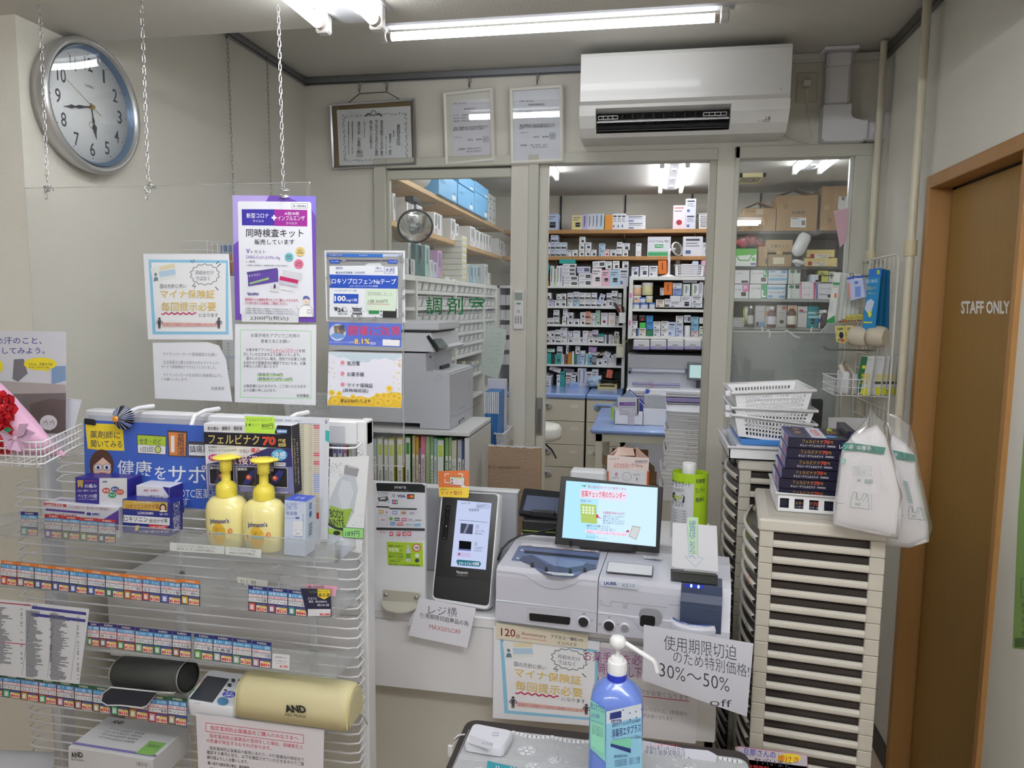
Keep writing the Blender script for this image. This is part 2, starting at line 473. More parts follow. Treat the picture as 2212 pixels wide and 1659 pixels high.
MB().b(p.x,p.y,ZC-.03,q.x,p.y+.02,ZC,C(225,215,160)).b(p.x,p.y+.3,ZC-.03,q.x,p.y+.32,ZC,C(225,215,160)).b(q.x-.02,p.y,ZC-.03,q.x,p.y+.32,ZC,C(225,215,160)).b(p.x,p.y,ZC-.03,p.x+.02,p.y+.32,ZC,C(225,215,160)).B('frame',g)
for i in Rg(9):
 xx=p.x+.03+i*(q.x-p.x-.05)/9
 MB().b(xx,p.y+.02,ZC-.02,xx+.008,p.y+.3,ZC-.005,C(210,204,170)).B('slat',g)
# things on the shop walls
STEEL=C(176,178,182,r=.3,m=.85)
DSTEEL=C(95,96,98,r=.35,m=.8)
cc=v3(XL+.05,1.8335,2.1445);cr_=.178
t=Tg('wall_clock','round silver-rimmed white wall clock showing 5:43 high on left wall','clock',(XL,cc.y,cc.z-cr_))
def cpt(r_,ang,h):
 return v3(cc.x+h,cc.y+r_*sin(ang),cc.z+r_*cos(ang))
m=MB();m.La([(.15,-.045),(cr_-.012,-.045),(cr_-.002,-.02),(cr_,0),(cr_-.006,.01),(cr_-.016,.008),(cr_-.021,-.006),(.15,-.008)],cc,C(186,186,184,r=.3,m=.55),64,(1,0,0),cap=_F)
m.B('rim',t)
m=MB();m.La([(cr_-.021,.003),(cr_-.031,-.012)],cc,C(108,132,160,r=.3,m=.3),64,(1,0,0),cap=_F);m.B('inner_ring',t)
MB().La([(0.001,-.012),(cr_-.031,-.012),(cr_-.031,-.02)],cc,C(233,235,233,r=.5),64,(1,0,0),cap=_F).B('dial',t)
fn=lambda a_,b_,h:v3(cc.x-.012+h,cc.y+a_,cc.z-b_)
_=Pr(fn);_.hold=_T;INK=C(62,60,72)
for i in Rg(1,13):
 an=2*pi*i/12;rr=.113
 w_=(.018,.008)[i==1]if i<10 else(.03,.021)[i==11]
 a_,b_=rr*sin(an),-rr*cos(an)
 _.T(str(i),a_-w_/2,b_-.018,a_+w_/2,b_+.018,INK,bd=.008,res=4)
for i in Rg(60):
 an=2*pi*i/60;r_=.0018 if i%5==0 else.0008
 _.O(.138*sin(an),-.138*cos(an),r_,r_,INK,8)
_.T('CASIO',-.016,-.058,.016,-.051,INK,bd=.02)
_.O(0,.048,.0085,.0085,INK,16);_.hold=_F;_.O(0,.048,.007,.007,C(233,235,233),16)
_.B(t)
def hand(name,ang,L,back,pts,h,m_):
 q=[]
 for d,w_ in pts:q.append((d*L,w_))
 ou=[(-back,-pts[0][1])]+[(d,-w_)for d,w_ in q]+[(d,w_)for d,w_ in q[::-1]]+[(-back,pts[0][1])]
 u=v3(0,sin(ang),cos(ang));v=v3(0,cos(ang),-sin(ang))
 MB().E([cc+v3(h,0,0)+u*d+v*w_ for d,w_ in ou],v3(.001,0,0),m_).B(name,t)
HK=C(52,50,62,r=.4)
hand('hour_hand',R(171),.085,.01,[(0,.0018),(.3,.0012),(.42,.004),(.52,.0015),(.62,.0085),(.8,.003),(1,.0003)],-.009,HK)
hand('minute_hand',R(257),.105,.012,[(0,.002),(.25,.0018),(.45,.0045),(.6,.0012),(.72,.005),(.85,.0015),(1,.0003)],-.007,HK)
hand('second_hand',R(298),.1,.035,[(0,.0007),(1,.0004)],-.005,C(150,140,110,r=.3,m=.6))
MB().c(cc+v3(-.01,0,0),cc+v3(-.003,0,0),.006,C(190,165,90,r=.2,m=.9),12).B('hub',t)
MB().La([(0.001,.0045),(.08,.0035),(cr_-.02,.001)],cc,clear('clock_glass',(.98,.99,1),2.0),48,(1,0,0),cap=_F).B('crystal',t)
def chain(label,p0,p1,link,wr,group,m_,knot=_F,hook=_F,name='chain',double=0):
 t=Tg(name,label,'chain',p1,group)
 d=p1-p0;L=d.length;n=int(L/(link*.78));u=d.normalized();sx=v3(1,0,0);sx=(sx-u*sx.dot(u)).normalized();sy=u.cross(sx)
 m=MB();k=0
 def one(c,uu,a,wid,ln):
  P=[]
  for i in Rg(12):
   an=2*pi*i/12
   q=uu*(ln/2-wid/2)*(1 if sin(an)>=0 else-1)+uu*sin(an)*wid/2+a*cos(an)*wid/2
   P.append(c+q)
  mm=MB();mm.Tu(P,wr,m_,5,closed=_T);return mm
 rd=Rn(len(label))
 for i in Rg(n):
  c=p0+d*((i+.5)/n)
  th=rd.uniform(.5,1.0)+(0 if i%2 else pi/2)
  a=sx*cos(th)+sy*sin(th)
  one(c,u,a,link*.38,link*.98).B('link',t)
 if knot:
  for i in Rg(5):
   uu=v3(rd.uniform(-1,1),rd.uniform(-.6,.6),rd.uniform(-1,1)).normalized()
   one(p1+v3(rd.uniform(-.008,.008),rd.uniform(-.006,.006),rd.uniform(-.012,.012)-.012),uu,uu.orthogonal().normalized(),link*.38,link).B('link',t)
  one(p1+v3(-.006,0,-.035),v3(0,0,1),v3(1,0,0),link*.38,link).B('link',t)
 if hook:
  MB().Tu([p0+v3(0,0,.022),p0+v3(0,0,.008),p0+v3(0,-.006,0),p0+v3(0,-.01,.006)],.0016,DSTEEL,6).B('hook',t)
 return t
CHM=C(205,205,208,r=.22,m=.9)
YA=1.62
chain('knotted silver chain hanging in front of the wall clock',W(85,-14,Y=1.60),W(102,392,Y=YA),.017,.0011,N0,CHM,_T)
chain('knotted silver chain hanging between clock and purple poster',W(305,-14,Y=1.60),W(320,392,Y=YA),.017,.0011,N0,CHM,_T)
chain('bright silver chain from the twin-tube light down to the purple poster',W(601,12,Y=1.66),W(612,405,Y=YA),.017,.0012,N0,CHM,_T)
xw=XL+.03
chain('thin chain hooked on the picture rail, left of the other wall chain',W(491,84,X=xw),v3(xw,W(512,500,X=xw).y,1.30),.021,.0011,N0,STEEL,_F,_T)
chain('thin chain hooked on the picture rail near the ceiling corner',W(577,132,X=xw),v3(xw,W(590,500,X=xw).y,1.30),.021,.0011,N0,STEEL,_F,_T)
t=Tg('wall_grid','cream wire grid hanging on left wall behind the posters','wire grid',(XL+.03,2.6,.9))
y0g,y1g=2.35,3.0
for i in Rg(14):
 yy=y0g+i*.05;MB().c((XL+.022,yy,.92),(XL+.022,yy,1.31),.0016,C(225,220,205),5).B('vertical_wire',t)
for i in Rg(9):
 zz=.92+i*.048;MB().c((XL+.02,y0g,zz),(XL+.02,y1g,zz),.0016,C(225,220,205),5).B('cross_wire',t)
t=Tg('wire_basket','small white wire basket on left wall behind the posters','basket',(XL+.06,2.2,1.75))
p=W(447,520,X=XL+.1);q=W(502,516,X=XL+.1)
for k in Rg(3):
 z=p.z-k*.03
 MB().Tu([v3(XL+.01,p.y,z),v3(XL+.1,p.y,z),v3(XL+.1,q.y,z),v3(XL+.01,q.y,z)],.0013,WHITE,5).B('rim_wire',t)
for k in Rg(6):
 yy=p.y+(q.y-p.y)*k/5
 MB().c((XL+.1,yy,p.z),(XL+.1,yy,p.z-.06),.0012,WHITE,5).B('upright_wire',t)
P0=(XL+.055,0,0)
o,_=sheet('wall_calendar','D',[(648,425),(800,415),(790,1460),(672,1430)],P0,(1,0,0),PP,'wall calendar with blossom photo, mostly hidden behind the purple poster','calendar')
_.R(652,430,790,650,C(88,130,190));_.P([(690,440),(700,440),(730,560),(735,650),(715,650),(700,560)],C(120,80,60));_.P([(715,500),(780,470),(782,620),(740,640)],C(190,120,60))
for k in Rg(14):
 _.T('%d'%(k+8),700,1130+k*22,712,1142+k*22,C(200,60,70)if k%7==5 else C(80,80,90))
_.R(690,1225,800,1240,C(190,215,245))
_.B(o)
def hook(x,z=2.585,lab=''):
 t=Tg('rail_hook',lab,'hook',(x,YP-.02,z-.045))
 MB().c((x,YP-.015,z+.003),(x,YP-.015,z-.018),.006,STEEL,8).B('glider',t)
 MB().Tu([(x,YP-.016,z-.018),(x,YP-.016,z-.03),(x,YP-.024,z-.043),(x,YP-.032,z-.036),(x,YP-.031,z-.028)],.0018,DSTEEL,6).B('hook',t)
 return v3(x,YP-.024,z-.045)
hx=[W(777,180,Y=YP-.02).x,W(836,172,Y=YP-.02).x,W(1014,160,Y=YP-.02).x,W(1161,150,Y=YP-.02).x]
H=[hook(x,lab=l)for x,l in zip(hx,['left rail hook holding cord of the pharmacist certificate','right rail hook holding cord of the pharmacist certificate','rail hook above the left white picture frame','rail hook above the right white picture frame'])]
def picture(lab,px4,dep,fw,fmat,inner,Yf,name='framed_notice'):
 """px4 outer corners in the photo, mounted leaning a little off the wall"""
 P=[W(*q,Y=Yf)for q in px4]
 O=P[0];u=P[1]-P[0];v=P[3]-P[0];n=v3(0,-1,0)
 t=Tg(name,lab,'picture frame',(O+v+u*.5))
 L,Hh=u.length,v.length;uu,vv=u/L,v/Hh;d=v3(0,dep,0)
 m=MB()
 prof=[(0,0),(0,dep*.6),(fw*.4,dep),(fw,dep*.75),(fw,0)]
 def corner(i,j,s_,h):
  return O+uu*(s_ if i==0 else L-s_)+vv*(s_ if j==0 else Hh-s_)+n*h
 cs=[(0,0),(1,0),(1,1),(0,1)]
 for k in Rg(4):
  A_,B_=cs[k],cs[(k+1)%4]
  mm=MB();pa=[corner(*A_,s_,h)for s_,h in prof];pb=[corner(*B_,s_,h)for s_,h in prof]
  mm.rings([pa,pb],fmat,_F,_T);mm.B('frame_side',t)
 MB().H(O+uu*fw*.9+vv*fw*.9+n*.001,uu*(L-1.8*fw),vv*(Hh-1.8*fw),n*.002,inner).B('mount',t)
 MB().H(O+uu*fw*.9+vv*fw*.9+n*(dep*.55),uu*(L-1.8*fw),vv*(Hh-1.8*fw),n*.0015,PICGL).B('glass',t)
 return t,Pr(loc(O+n*.0035,u,v,1000,1000)),Pr(pix(O+n*.0035,n,CR['B']))
PICGL=clear('picture_glass',(1,1,1),1.6)
Yf=YP-.02
t,pl,_=picture('silver-framed pharmacist certificate with ornate grey border hanging on a cord',[(714,226),(897,213),(900,358),(720,367)],.018,.011,C(190,190,196,r=.25,m=.8),C(128,108,72,r=.7),Yf)
_.P([(175,655),(762,622),(776,1078),(196,1098)],C(238,242,244));G1=C(120,124,130)
rd=Rn(3);_.hold=_T;_.k+=1
for k in Rg(60):
 f=k/59
 for(a0,b0,a1,b1)in((225,708,725,682),(240,1060,735,1045),(228,700,240,1065),(722,680,735,1045)):
  x_,y_=a0+(a1-a0)*f,b0+(b1-b0)*f
  _.O(x_+rd.uniform(-8,8),y_+rd.uniform(-8,8),rd.uniform(2.5,6),rd.uniform(2,4.5),G1,7)
for sx in(-1,1):
 for k in Rg(8):_.O(468+sx*(28+k*5),690-10*sin(k*.6)+4,8,6,G1,8)
_.O(468,680,24,24,G1,18);_.hold=_F;_.O(468,679,17,17,C(226,232,234),18)
for st,x,y0_,y1_,w_ in(('薬剤師免許証',667,768,935,28),('福井県',628,815,872,11),('薄守一朗',600,842,1015,20),('昭和二十三年九月十五日生',568,865,1015,9),('薬剤師法昭和三十五年法律第百',533,735,1022,24),('罕六号により免許された薬剤',492,735,1022,24),('師であることを証明する',448,738,962,24),('平成十年六月八日',396,750,875,10),('厚生大臣',352,750,848,25),('小泉純一郎',352,870,1000,27),('薬剤師名簿登録番号第三〇一七四二号',300,745,1005,11),('薬剤師名簿登録年月日平成十年六月八日',270,748,1005,11)):
 _.T(st,x-w_/2,y0_,x+w_/2,y1_,C(50,52,58),vt=_T,bd=.01)
_.F(335,982,380,1028,2,C(110,110,120));_.T('厚生大臣之印',338,985,377,1025,C(110,110,120))
_.B(t)
m=MB();A1,A2=H[0],H[1];e1=W(754,221,Y=Yf-.01);e2=W(864,215,Y=Yf-.01)
cd_=MB().Tu([e1,A1+v3(0,0,-.004),A2+v3(0,0,-.002),e2],.0018,C(62,36,34),6)
cd_.B('hanging_cord',t)
for(px4,Hk,lab,hid)in(([(957,200),(1066,188),(1074,352),(962,360)],H[2],'left of the two white-framed notices, hung slightly askew',0),([(1100,190),(1217,182),(1217,349),(1103,357)],H[3],'right of the two white-framed notices, beside the air conditioner',1)):
 t,pl,_=picture(lab,px4,.016,.0155,C(234,232,224,r=.4),C(226,226,216)if not hid else C(226,230,238),Yf)
 mid=(W(*px4[0],Y=Yf)+W(*px4[1],Y=Yf))/2-v3(0,.008,0)
 MB().Tu([mid+v3(-.02,0,-.002),Hk,mid+v3(.022,0,-.002)],.0009,STEEL,5).B('hanging_wire',t)
 K=C(96,98,104)
 if not hid:
  _.P([(1088,585),(1390,560),(1393,1010),(1110,1030)],C(228,228,236))
  for st,a0,b0,a1,b1 in(('許可番号　第45130018号',1100,598,1205,612),('薬局開設許可証',1188,640,1278,656),('氏　名　　有限会社',1105,692,1225,706),('薬局の名称　柏里薬局',1105,716,1205,728),('薬局の所在地　大阪市西淀川区柏里二丁目一番',1105,738,1285,754),('医薬品、医療機器等の品質、有効性及び安全性の確保等に関する法律',1110,790,1382,808),('第四条第一項の規定により許可された薬局であることを証明する',1102,808,1350,824),('令和四年十二月一日',1112,870,1172,880),('大阪市長　　横山英幸',1215,886,1330,902),('有効期間　令和4年12月1日から',1145,960,1325,976),('令和10年11月30日まで',1208,980,1328,994)):
   _.T(st,a0,b0,a1,b1,K,sl=-.06,bd=.01)
  _.F(1340,865,1383,910,2,K);_.T('大阪市長之印',1343,868,1380,906,K)
 else:
  for st,a0,b0,a1,b1 in(('許可番号　第45130018号',1630,578,1740,592),('高度管理医療機器等販売業許可証',1700,605,1830,622),('氏名　有限会社',1625,665,1735,676),('営業所の所在地　大阪市西淀川区柏里二丁目',1628,712,1808,726),('医薬品、医療機器等の品質、有効性及び安全性の確保等に関する法律第三十九条第',1632,768,1912,786),('一項の規定により許可された高度管理医療機器等の販売業者であることを',1628,784,1908,800),('証明する。',1628,800,1668,810),('令和四年十二月一日',1638,832,1698,842),('大阪市長　　横山英幸',1738,864,1862,878),('有効期間　　令和　4年12月　1日から',1638,930,1855,944),('令和10年11月30日まで',1730,946,1855,958)):
   _.T(st,a0,b0,a1,b1,K,sl=-.03,bd=.01)
  _.F(1872,838,1915,886,2,K);_.T('大阪市長之印',1875,841,1912,882,K)
 _.B(t)
t=Tg('air_conditioner','white wall-mounted air conditioner with open louvre above the doorway','air conditioner',(.09,YP,2.26))
AX0,AX1=-.296,.482;YF=2.955
ACW=C(238,238,236,r=.35,coat=.2)
zt,zm,zb=2.59,2.405,2.285
sec=[(YP,zt),(YF+.02,zt),(YF+.006,zt-.006),(YF,zt-.02),(YF,zm+.02),(YF-.002,zm),(YF+.012,zm-.012),(YP,zm-.012)]
m=MB();m.prism(sec,'x',AX0,AX1,ACW)
m.B('front_panel',t)
lo=[(YF+.012,zm-.012),(YF+.018,zm-.05),(YF+.05,zb+.03),(YF+.085,zb),(YP,zb),(YP,zm-.012)]
LX0,LX1=AX0+.06,AX0+.57
m=MB();m.prism(lo,'x',AX0-.004,LX0,ACW,_F).prism(lo,'x',LX1,AX1+.004,ACW,_F)
lo2=[(YF+.012,zm-.012),(YF+.014,zm-.024),(YF+.09,zm-.03),(YF+.15,zb+.04),(YF+.075,zb+.014),(YF+.085,zb),(YP,zb),(YP,zm-.012)]
m.prism(lo2,'x',LX0,LX1,ACW)
m.B('body',t)
m=MB();m.b(LX0,YF+.08,zb+.03,LX1,YF+.16,zm-.02,C(26,26,28,r=.6));m.B('outlet',t)
m=MB();m.H(v3(LX0+.005,YF+.02,zm-.078),v3(LX1-LX0-.01,0,0),v3(0,.045,.016),v3(0,0,.004),C(215,215,215,r=.35),.001);m.B('louvre',t)
m=MB();m.H(v3(LX0+.005,YF+.055,zm-.102),v3(LX1-LX0-.01,0,0),v3(0,.045,.01),v3(0,0,.004),C(70,70,72,r=.5),.001);m.B('louvre',t)
for k in Rg(13):
 x_=LX0+.02+k*.04
 MB().H(v3(x_,YF+.05,zm-.075),v3(.012,.03,0),v3(.0015,0,0),v3(0,0,.04),C(60,60,62)).B('vane',t)
for a_,b_ in((LX0+.01,.075),(LX1-.1,.085)):
 m=MB();m.Tu([v3(a_,YF+.03,zm-.05),v3(a_+b_,YF+.03,zm-.05)],.0018,C(200,200,200),4);m.Tu([v3(a_,YF+.03,zm-.062),v3(a_+b_,YF+.03,zm-.062)],.0018,C(200,200,200),4)
 for k in Rg(5):m.c(v3(a_+b_*k/4,YF+.03,zm-.062),v3(a_+b_*k/4,YF+.03,zm-.05),.0014,C(200,200,200),4)
 m.B('deflector',t)
_=Pr(pix((0,YF,0),YN,CR['C']))
_.T('DAIKIN',166,457,216,468,C(60,60,64),sl=-.03,bd=.03,lean=-.0)
_.P([(143,459),(157,457),(150,470)],C(60,60,64))
_.P([(1262,402),(1300,386),(1280,402),(1298,398),(1282,408),(1298,413),(1270,411)],C(64,60,80))
_.B(t)
_=Pr(pix((0,YF+.03,zm-.06),(0,-1,-.45),CR['C']))
_.R(1200,526,1237,548,C(70,74,80));_.F(1187,578,1224,588,2,C(90,90,90));_.T('洗濯おやすみ',1155,582,1182,588,C(120,120,120))
for k in Rg(4):
 _.O(1203,556+k*6,3,2,C(110,110,110),8);_.R(1213,553+k*6,1228,557+k*6,C(110,110,110))
_.B(t)
t=Tg('duct_cover','white plastic pipe duct with elbow running from ceiling to right wall','pipe duct',(.7,YP,2.26))
DC=C(226,226,230,r=.35)
dx0=W(1783,200,Y=YP-.05).x;dx1=W(1836,200,Y=YP-.05).x
zel=W(1800,228,Y=YP-.065).z;zbt=W(1790,306,Y=YP-.065).z
def duct(m,x0,x1,z0,z1,d,ch=.012):m.b(x0,YP-d,z0,x1,YP,z1,DC,ch)
m=MB();duct(m,dx0-.004,dx1+.004,2.55,ZC-.012,.072);m.b(dx0-.02,YP-.09,ZC-.014,dx1+.02,YP,ZC-.001,DC,.004);m.B('ceiling_flange',t)
m=MB();duct(m,dx0,dx1,zel,2.56,.064);m.B('vertical_run',t)
m=MB();m.prism([(dx0-.008,zel+.002),(dx0-.008,zbt+.012),(dx0+.006,zbt),(dx1+.05,zbt),(dx1+.05,zbt+.075),(dx1+.014,zbt+.085),(dx1+.004,zbt+.1),(dx1+.004,zel+.002)],'y',YP-.072,YP,DC);m.B('elbow',t)
m=MB();duct(m,dx1+.045,dx1+.07,zbt+.002,zbt+.078,.074,.006);m.B('joint',t)
m=MB();duct(m,dx1+.068,XR-.002,zbt+.004,zbt+.075,.066,.01);m.b(dx1+.085,YP-.0668,zbt+.03,XR-.03,YP-.06,zbt+.055,C(240,240,250,r=.5));m.B('horizontal_run',t)
m=MB()
pts=[(YP-.02,zbt-.01),(YP-.07,zbt+.004),(YP-.09,zbt+.03),(YP-.085,zbt+.1),(YP-.02,zbt+.1)]
m.prism(pts,'x',XR-.014,XR,C(215,210,215));m.B('wall_flange',t)
t=Tg('wall_socket','cream wall socket with plug and looping white cord beside the duct','socket',(.6,YP,2.33))
pa=W(1722,158,Y=YP);pb=W(1764,222,Y=YP)
MB().b(pa.x,YP-.006,pb.z,pb.x,YP,pa.z,C(214,208,192,r=.5),.003).B('plate',t)
pc=W(1744,178,Y=YP-.03)
MB().b(pc.x-.016,YP-.04,pc.z-.014,pc.x+.016,YP-.006,pc.z+.012,C(226,222,214,r=.4),.005).B('plug',t)
path=[W(1743,190,Y=YP-.03),W(1742,215,Y=YP-.012),W(1750,270,Y=YP-.008),W(1754,293,Y=YP-.008),W(1745,308,Y=YP-.008),W(1722,304,Y=YP-.008),W(1700,295,Y=YP-.01),W(1688,282,Y=YP-.03)]
MB().Tu(path,.0028,C(226,222,214,r=.4),8).B('cord',t)
PIPE=C(212,206,184,r=.35)
def pole(lab,px0,y0_,px1,y1_,X,r_,z0,z1):
 a_=W(px0,y0_,X=X);b_=W(px1,y1_,X=X);yy=(a_.y+b_.y)/2
 t=Tg('vertical_pipe',lab,'pipe',(X,yy,z0))
 MB().c((X,yy,z0),(X,yy,z1),r_,PIPE,16).B('tube',t)
 for z in(z0,1.82):
  MB().c((X,yy,z-.03),(X,yy,z+.02),r_+.006,C(205,196,160,r=.4),16).B('collar',t)
 return t,yy
t,yA=pole('left of two cream pipes standing on the right wall',1920,100,1872,540,XR-.045,.0125,.9,2.61)
t,yB=pole('right of two cream pipes, nearest the staff door',2012,40,1957,530,XR-.045,.0135,.9,2.61)
# clear screen hung from the chains, and what is taped to it
ACR=clear('clear_acrylic',(.985,.99,.985),.7,haze=.035)
t=Tg('clear_screen','large clear acrylic screen hanging on chains above the counter','screen',(-1.05,1.62,1.236))
zA=1.895
MB().b(-1.55,1.62,1.236,-.785,1.623,zA,ACR).B('sheet',t)
MB().b(-.785,1.62,1.236,-.559,1.623,1.735,ACR).B('sheet',t)
EDG=clear('acrylic_edge',(.88,.92,.9),1.0,haze=.35)
MB().b(-.5605,1.619,1.236,-.559,1.624,1.735,EDG).b(-1.55,1.619,zA-.001,-.785,1.624,zA,EDG).b(-.8,1.619,1.236,-.559,1.624,1.2375,EDG).B('edge',t)
YS=1.619
DK=C(64,66,76)
def hn(_,f,sc,S_=1.0):
 """f maps the coordinates of the crop D poster"""
 def T(st,a0,b0,a1,b1,m=N0,**k):
  p=f(a0,b0);q=f(a1,b1);sl=(f(a1,b0)[1]-p[1])/max(1e-6,q[0]-p[0])
  _.T(st,p[0],p[1],q[0],p[1]+(f(a0,b1)[1]-p[1]),m,sl=sl,**k)
 def Pp(pts,m):_.P([f(*p)for p in pts],m)
 def Ln(pts,w_,m):_.L([f(*p)for p in pts],w_*sc,m)
 B_=C(140,196,226)
 Pp([(135,533),(705,538),(710,1070),(165,1070)],B_);Pp([(155,553),(690,558),(688,1050),(188,1048)],C(236,237,240))
 Pp([(150,595),(318,556),(335,660),(170,705)],C(228,232,230));Pp([(215,585),(322,562),(328,590),(222,612)],C(226,216,180))
 Pp([(210,620),(326,600),(330,640),(216,660)],C(180,206,226))
 for cx_,cy_,a,b in((187,640,10,12),):
  _.hold=_F;Pp([(cx_+a*cos(i*.5),cy_+b*sin(i*.5))for i in Rg(12)],C(110,130,150));Pp([(172,690),(176,665),(188,655),(202,662),(206,684)],C(110,130,150))
 star=[]
 for i in Rg(28):
  an=2*pi*i/28;rr=1.0 if i%2 else.86
  star.append((540+108*rr*cos(an),640+78*rr*sin(an)))
 Ln(star+[star[0]],5,C(120,122,128));Ln([(470,700),(450,725),(476,722),(462,742)],5,C(120,122,128))
 for q in(((435,538),(455,556)),((458,533),(466,548)),((622,565),(640,545)),((630,585),(655,562)),((615,728),(638,752))):Ln(q,6,C(100,102,108))
 T('月初めだけ',472,612,604,642,C(90,92,100));T('ではなく',476,654,576,684,C(90,92,100))
 T('国の方針に伴い',220,708,406,740,C(92,94,100))
 for bd,m_ in((.03,C(96,98,104)),(0,C(238,200,88))):
  T('マイナ保険証',222,750,612,812,m_,bd=bd);T('毎回提示必要',228,838,620,902,m_,bd=bd)
 Ln([(230+i*5,920+7*sin(i*.75))for i in Rg(51)],8,C(196,40,84))
 T('になります',500,918,636,944,C(92,94,100))
 Pp([(235,982),(640,990),(640,1012),(235,1014)],C(228,178,172));T('皆様のご理解とご協力に感謝いたします',245,990,618,1010,C(150,120,122))
 for cx_ in(216,642):
  Pp([(cx_+9*cos(i*.6),957+9*sin(i*.6))for i in Rg(11)],C(74,70,74));Pp([(cx_-12,968),(cx_+12,968),(cx_+9,1000),(cx_+7,1028),(cx_+1,1028),(cx_,1002),(cx_-2,1028),(cx_-8,1028),(cx_-9,1000)],C(74,70,74))
  Ln([(cx_-12,972),(cx_-22,988),(cx_-8,996)],4,C(74,70,74));Ln([(cx_+12,972),(cx_+24,984),(cx_+14,998)],4,C(74,70,74))
o,_=ys('notice_sheet','D',[(98,492),(712,492),(740,1108),(132,1105)],YS,PP,'blue-bordered notice with yellow lettering taped to the clear screen, left of the purple poster','notice')
hn(_,lambda a,b:(a,b),1);_.B(o)
o,_=ys('notice_sheet','D',[(165,1130),(560,1125),(640,1150),(690,1250),(735,1552),(182,1528)],YS,PP,'plain white text notice with torn corner, below the blue-bordered notice','notice')
K=C(120,122,132)
for st,a0,b0,a1,b1 in(('マイナンバーカード資格確認のお願い',240,1196,628,1222),('生活保護法公費をお持ちの方もマイナンバー',242,1256,648,1282),('カードで資格確認ができるようになりました。',228,1288,620,1312),('マイナンバーカードをお持ちの患者様はよろし',242,1346,668,1372),('くお願いいたします。',228,1380,418,1400),('柏里薬局',585,1445,678,1468)):
 _.T(st,a0,b0,a1,b1,K,sl=.015)
_.B(o)
o,_=ys('poster','D',[(737,72),(1336,78),(1335,985),(757,965)],YS,C(112,78,176,r=.35),'purple bordered antigen test kit poster at the centre of clear screen','poster')
_.P([(737,72),(1000,75),(860,330),(742,430)],C(176,160,222));_.P([(1100,76),(1336,78),(1336,230),(1290,150)],C(134,120,212))
_.P([(775,125),(785,115),(1290,120),(1302,130),(1320,940),(1310,948),(805,930),(792,918)],C(232,234,242))
_.F(1162,132,1276,166,2,DK);_.T('第１類医薬品',1172,142,1266,158,DK,bd=.02)
_.P([(803,172),(1038,173),(1038,290),(806,288)],C(58,50,160));_.P([(1038,173),(1274,178),(1274,296),(1038,292)],C(158,40,150))
WH=C(244,244,250)
_.T('新型コロナ',838,200,998,236,WH,bd=.03);_.T('ウイルス',884,248,962,266,WH,bd=.02)
_.R(1030,214,1042,252,WH);_.R(1018,227,1054,239,WH)
_.T('A型/B型',1110,192,1216,214,WH,bd=.02);_.T('インフルエンザ',1062,220,1256,254,WH,bd=.03);_.T('ウイルス',1122,264,1200,282,WH,bd=.02)
_.T('同時検査キット',836,312,1246,372,C(36,34,44),sl=.005,bd=.03);_.T('販売しています',896,388,1182,426,C(46,44,52),bd=.012)
_.T('V',836,456,864,488,C(110,70,170),bd=.02);_.T('トラスト',872,468,974,490,C(60,58,70));_.T('SARS-CoV-2+Flu Ag',836,504,1080,532,C(120,84,180),sl=.02)
_.T('(一般用)',836,540,902,558,C(60,58,70));_.T('この検査薬は一般用検査薬として薬局薬剤師の指導の下で使用する医薬品です',838,568,1136,580,C(90,90,96),sl=.015)
for cx_,cy_,rr,m_,a,b in((1224,476,34,C(226,202,130),'2種','同時検査'),(1144,516,32,C(120,190,200),'鼻腔','自己採取'),(1214,565,34,C(222,120,150),'判定時間','約15分')):
 _.O(cx_,cy_,rr,rr,m_);_.T(a,cx_-18,cy_-14,cx_+18,cy_,C(50,50,70),bd=.02);_.T(b,cx_-22,cy_+4,cx_+22,cy_+16,C(50,50,70),bd=.02)
_.P([(842,618),(1050,590),(1064,600),(1068,690),(852,724)],C(214,214,228));_.P([(850,640),(1066,606),(1068,690),(852,724)],C(96,70,158));_.P([(860,700),(1000,660),(1002,676),(864,712)],C(150,190,120));_.P([(842,624),(1062,594),(1063,606),(846,642)],C(80,66,140))
_.T('V-トラスト',858,642,940,660,WH,sl=-.15)
_.P([(1100,606),(1240,632),(1236,680),(1096,650)],C(212,212,220));_.P([(1080,646),(1216,676),(1206,732),(1068,706)],C(198,198,212));_.P([(1082,652),(1212,680),(1206,706),(1076,680)],C(196,40,100))
_.P([(1010,716),(1072,724),(1070,768),(1008,758)],C(222,222,226));_.P([(1036,716),(1044,704),(1050,718),(1050,740),(1034,740)],C(80,50,110));_.P([(1088,726),(1176,742),(1172,760),(1084,746)],C(240,240,242))
_.T('NIPRO',876,770,930,790,C(60,60,140),bd=.03)
for k in Rg(2):_.P([(846+k*14,770),(852+k*14,768),(862+k*12,788),(854+k*12,790)],C(50,50,130))
_.T('薬剤師からの説明を受けた上でご購入いただけます。',830,808,1216,830,C(190,40,90),sl=.02,bd=.015);_.T('ご使用方法などお気軽にご相談ください。',830,834,1136,854,C(190,40,90),sl=.02,bd=.015)
for k in Rg(3):_.T('この検査薬は、医療用から転用された一般用検査薬です。必ず添付文書をよく読んでお使いください',832,876+k*16,1170+k*20,888+k*16,C(80,80,88),sl=.03)
_.P([(1216,945),(1214,880),(1240,862),(1290,862),(1318,890),(1314,945)],C(250,250,252));_.L([(1196,865),(1216,885),(1214,945),(1314,945),(1318,890),(1290,862),(1240,862),(1220,890)],2,DK)
_.O(1270,828,24,28,C(240,220,205));_.P([(1244,822),(1250,798),(1272,792),(1292,804),(1296,824),(1270,812)],C(90,96,160));_.F(1280,892,1304,918,3,DK);_.L([(1262,838),(1270,842),(1278,838)],1.5,DK)
_.P([(1196,862),(1204,858),(1214,884),(1204,884)],C(240,220,205))
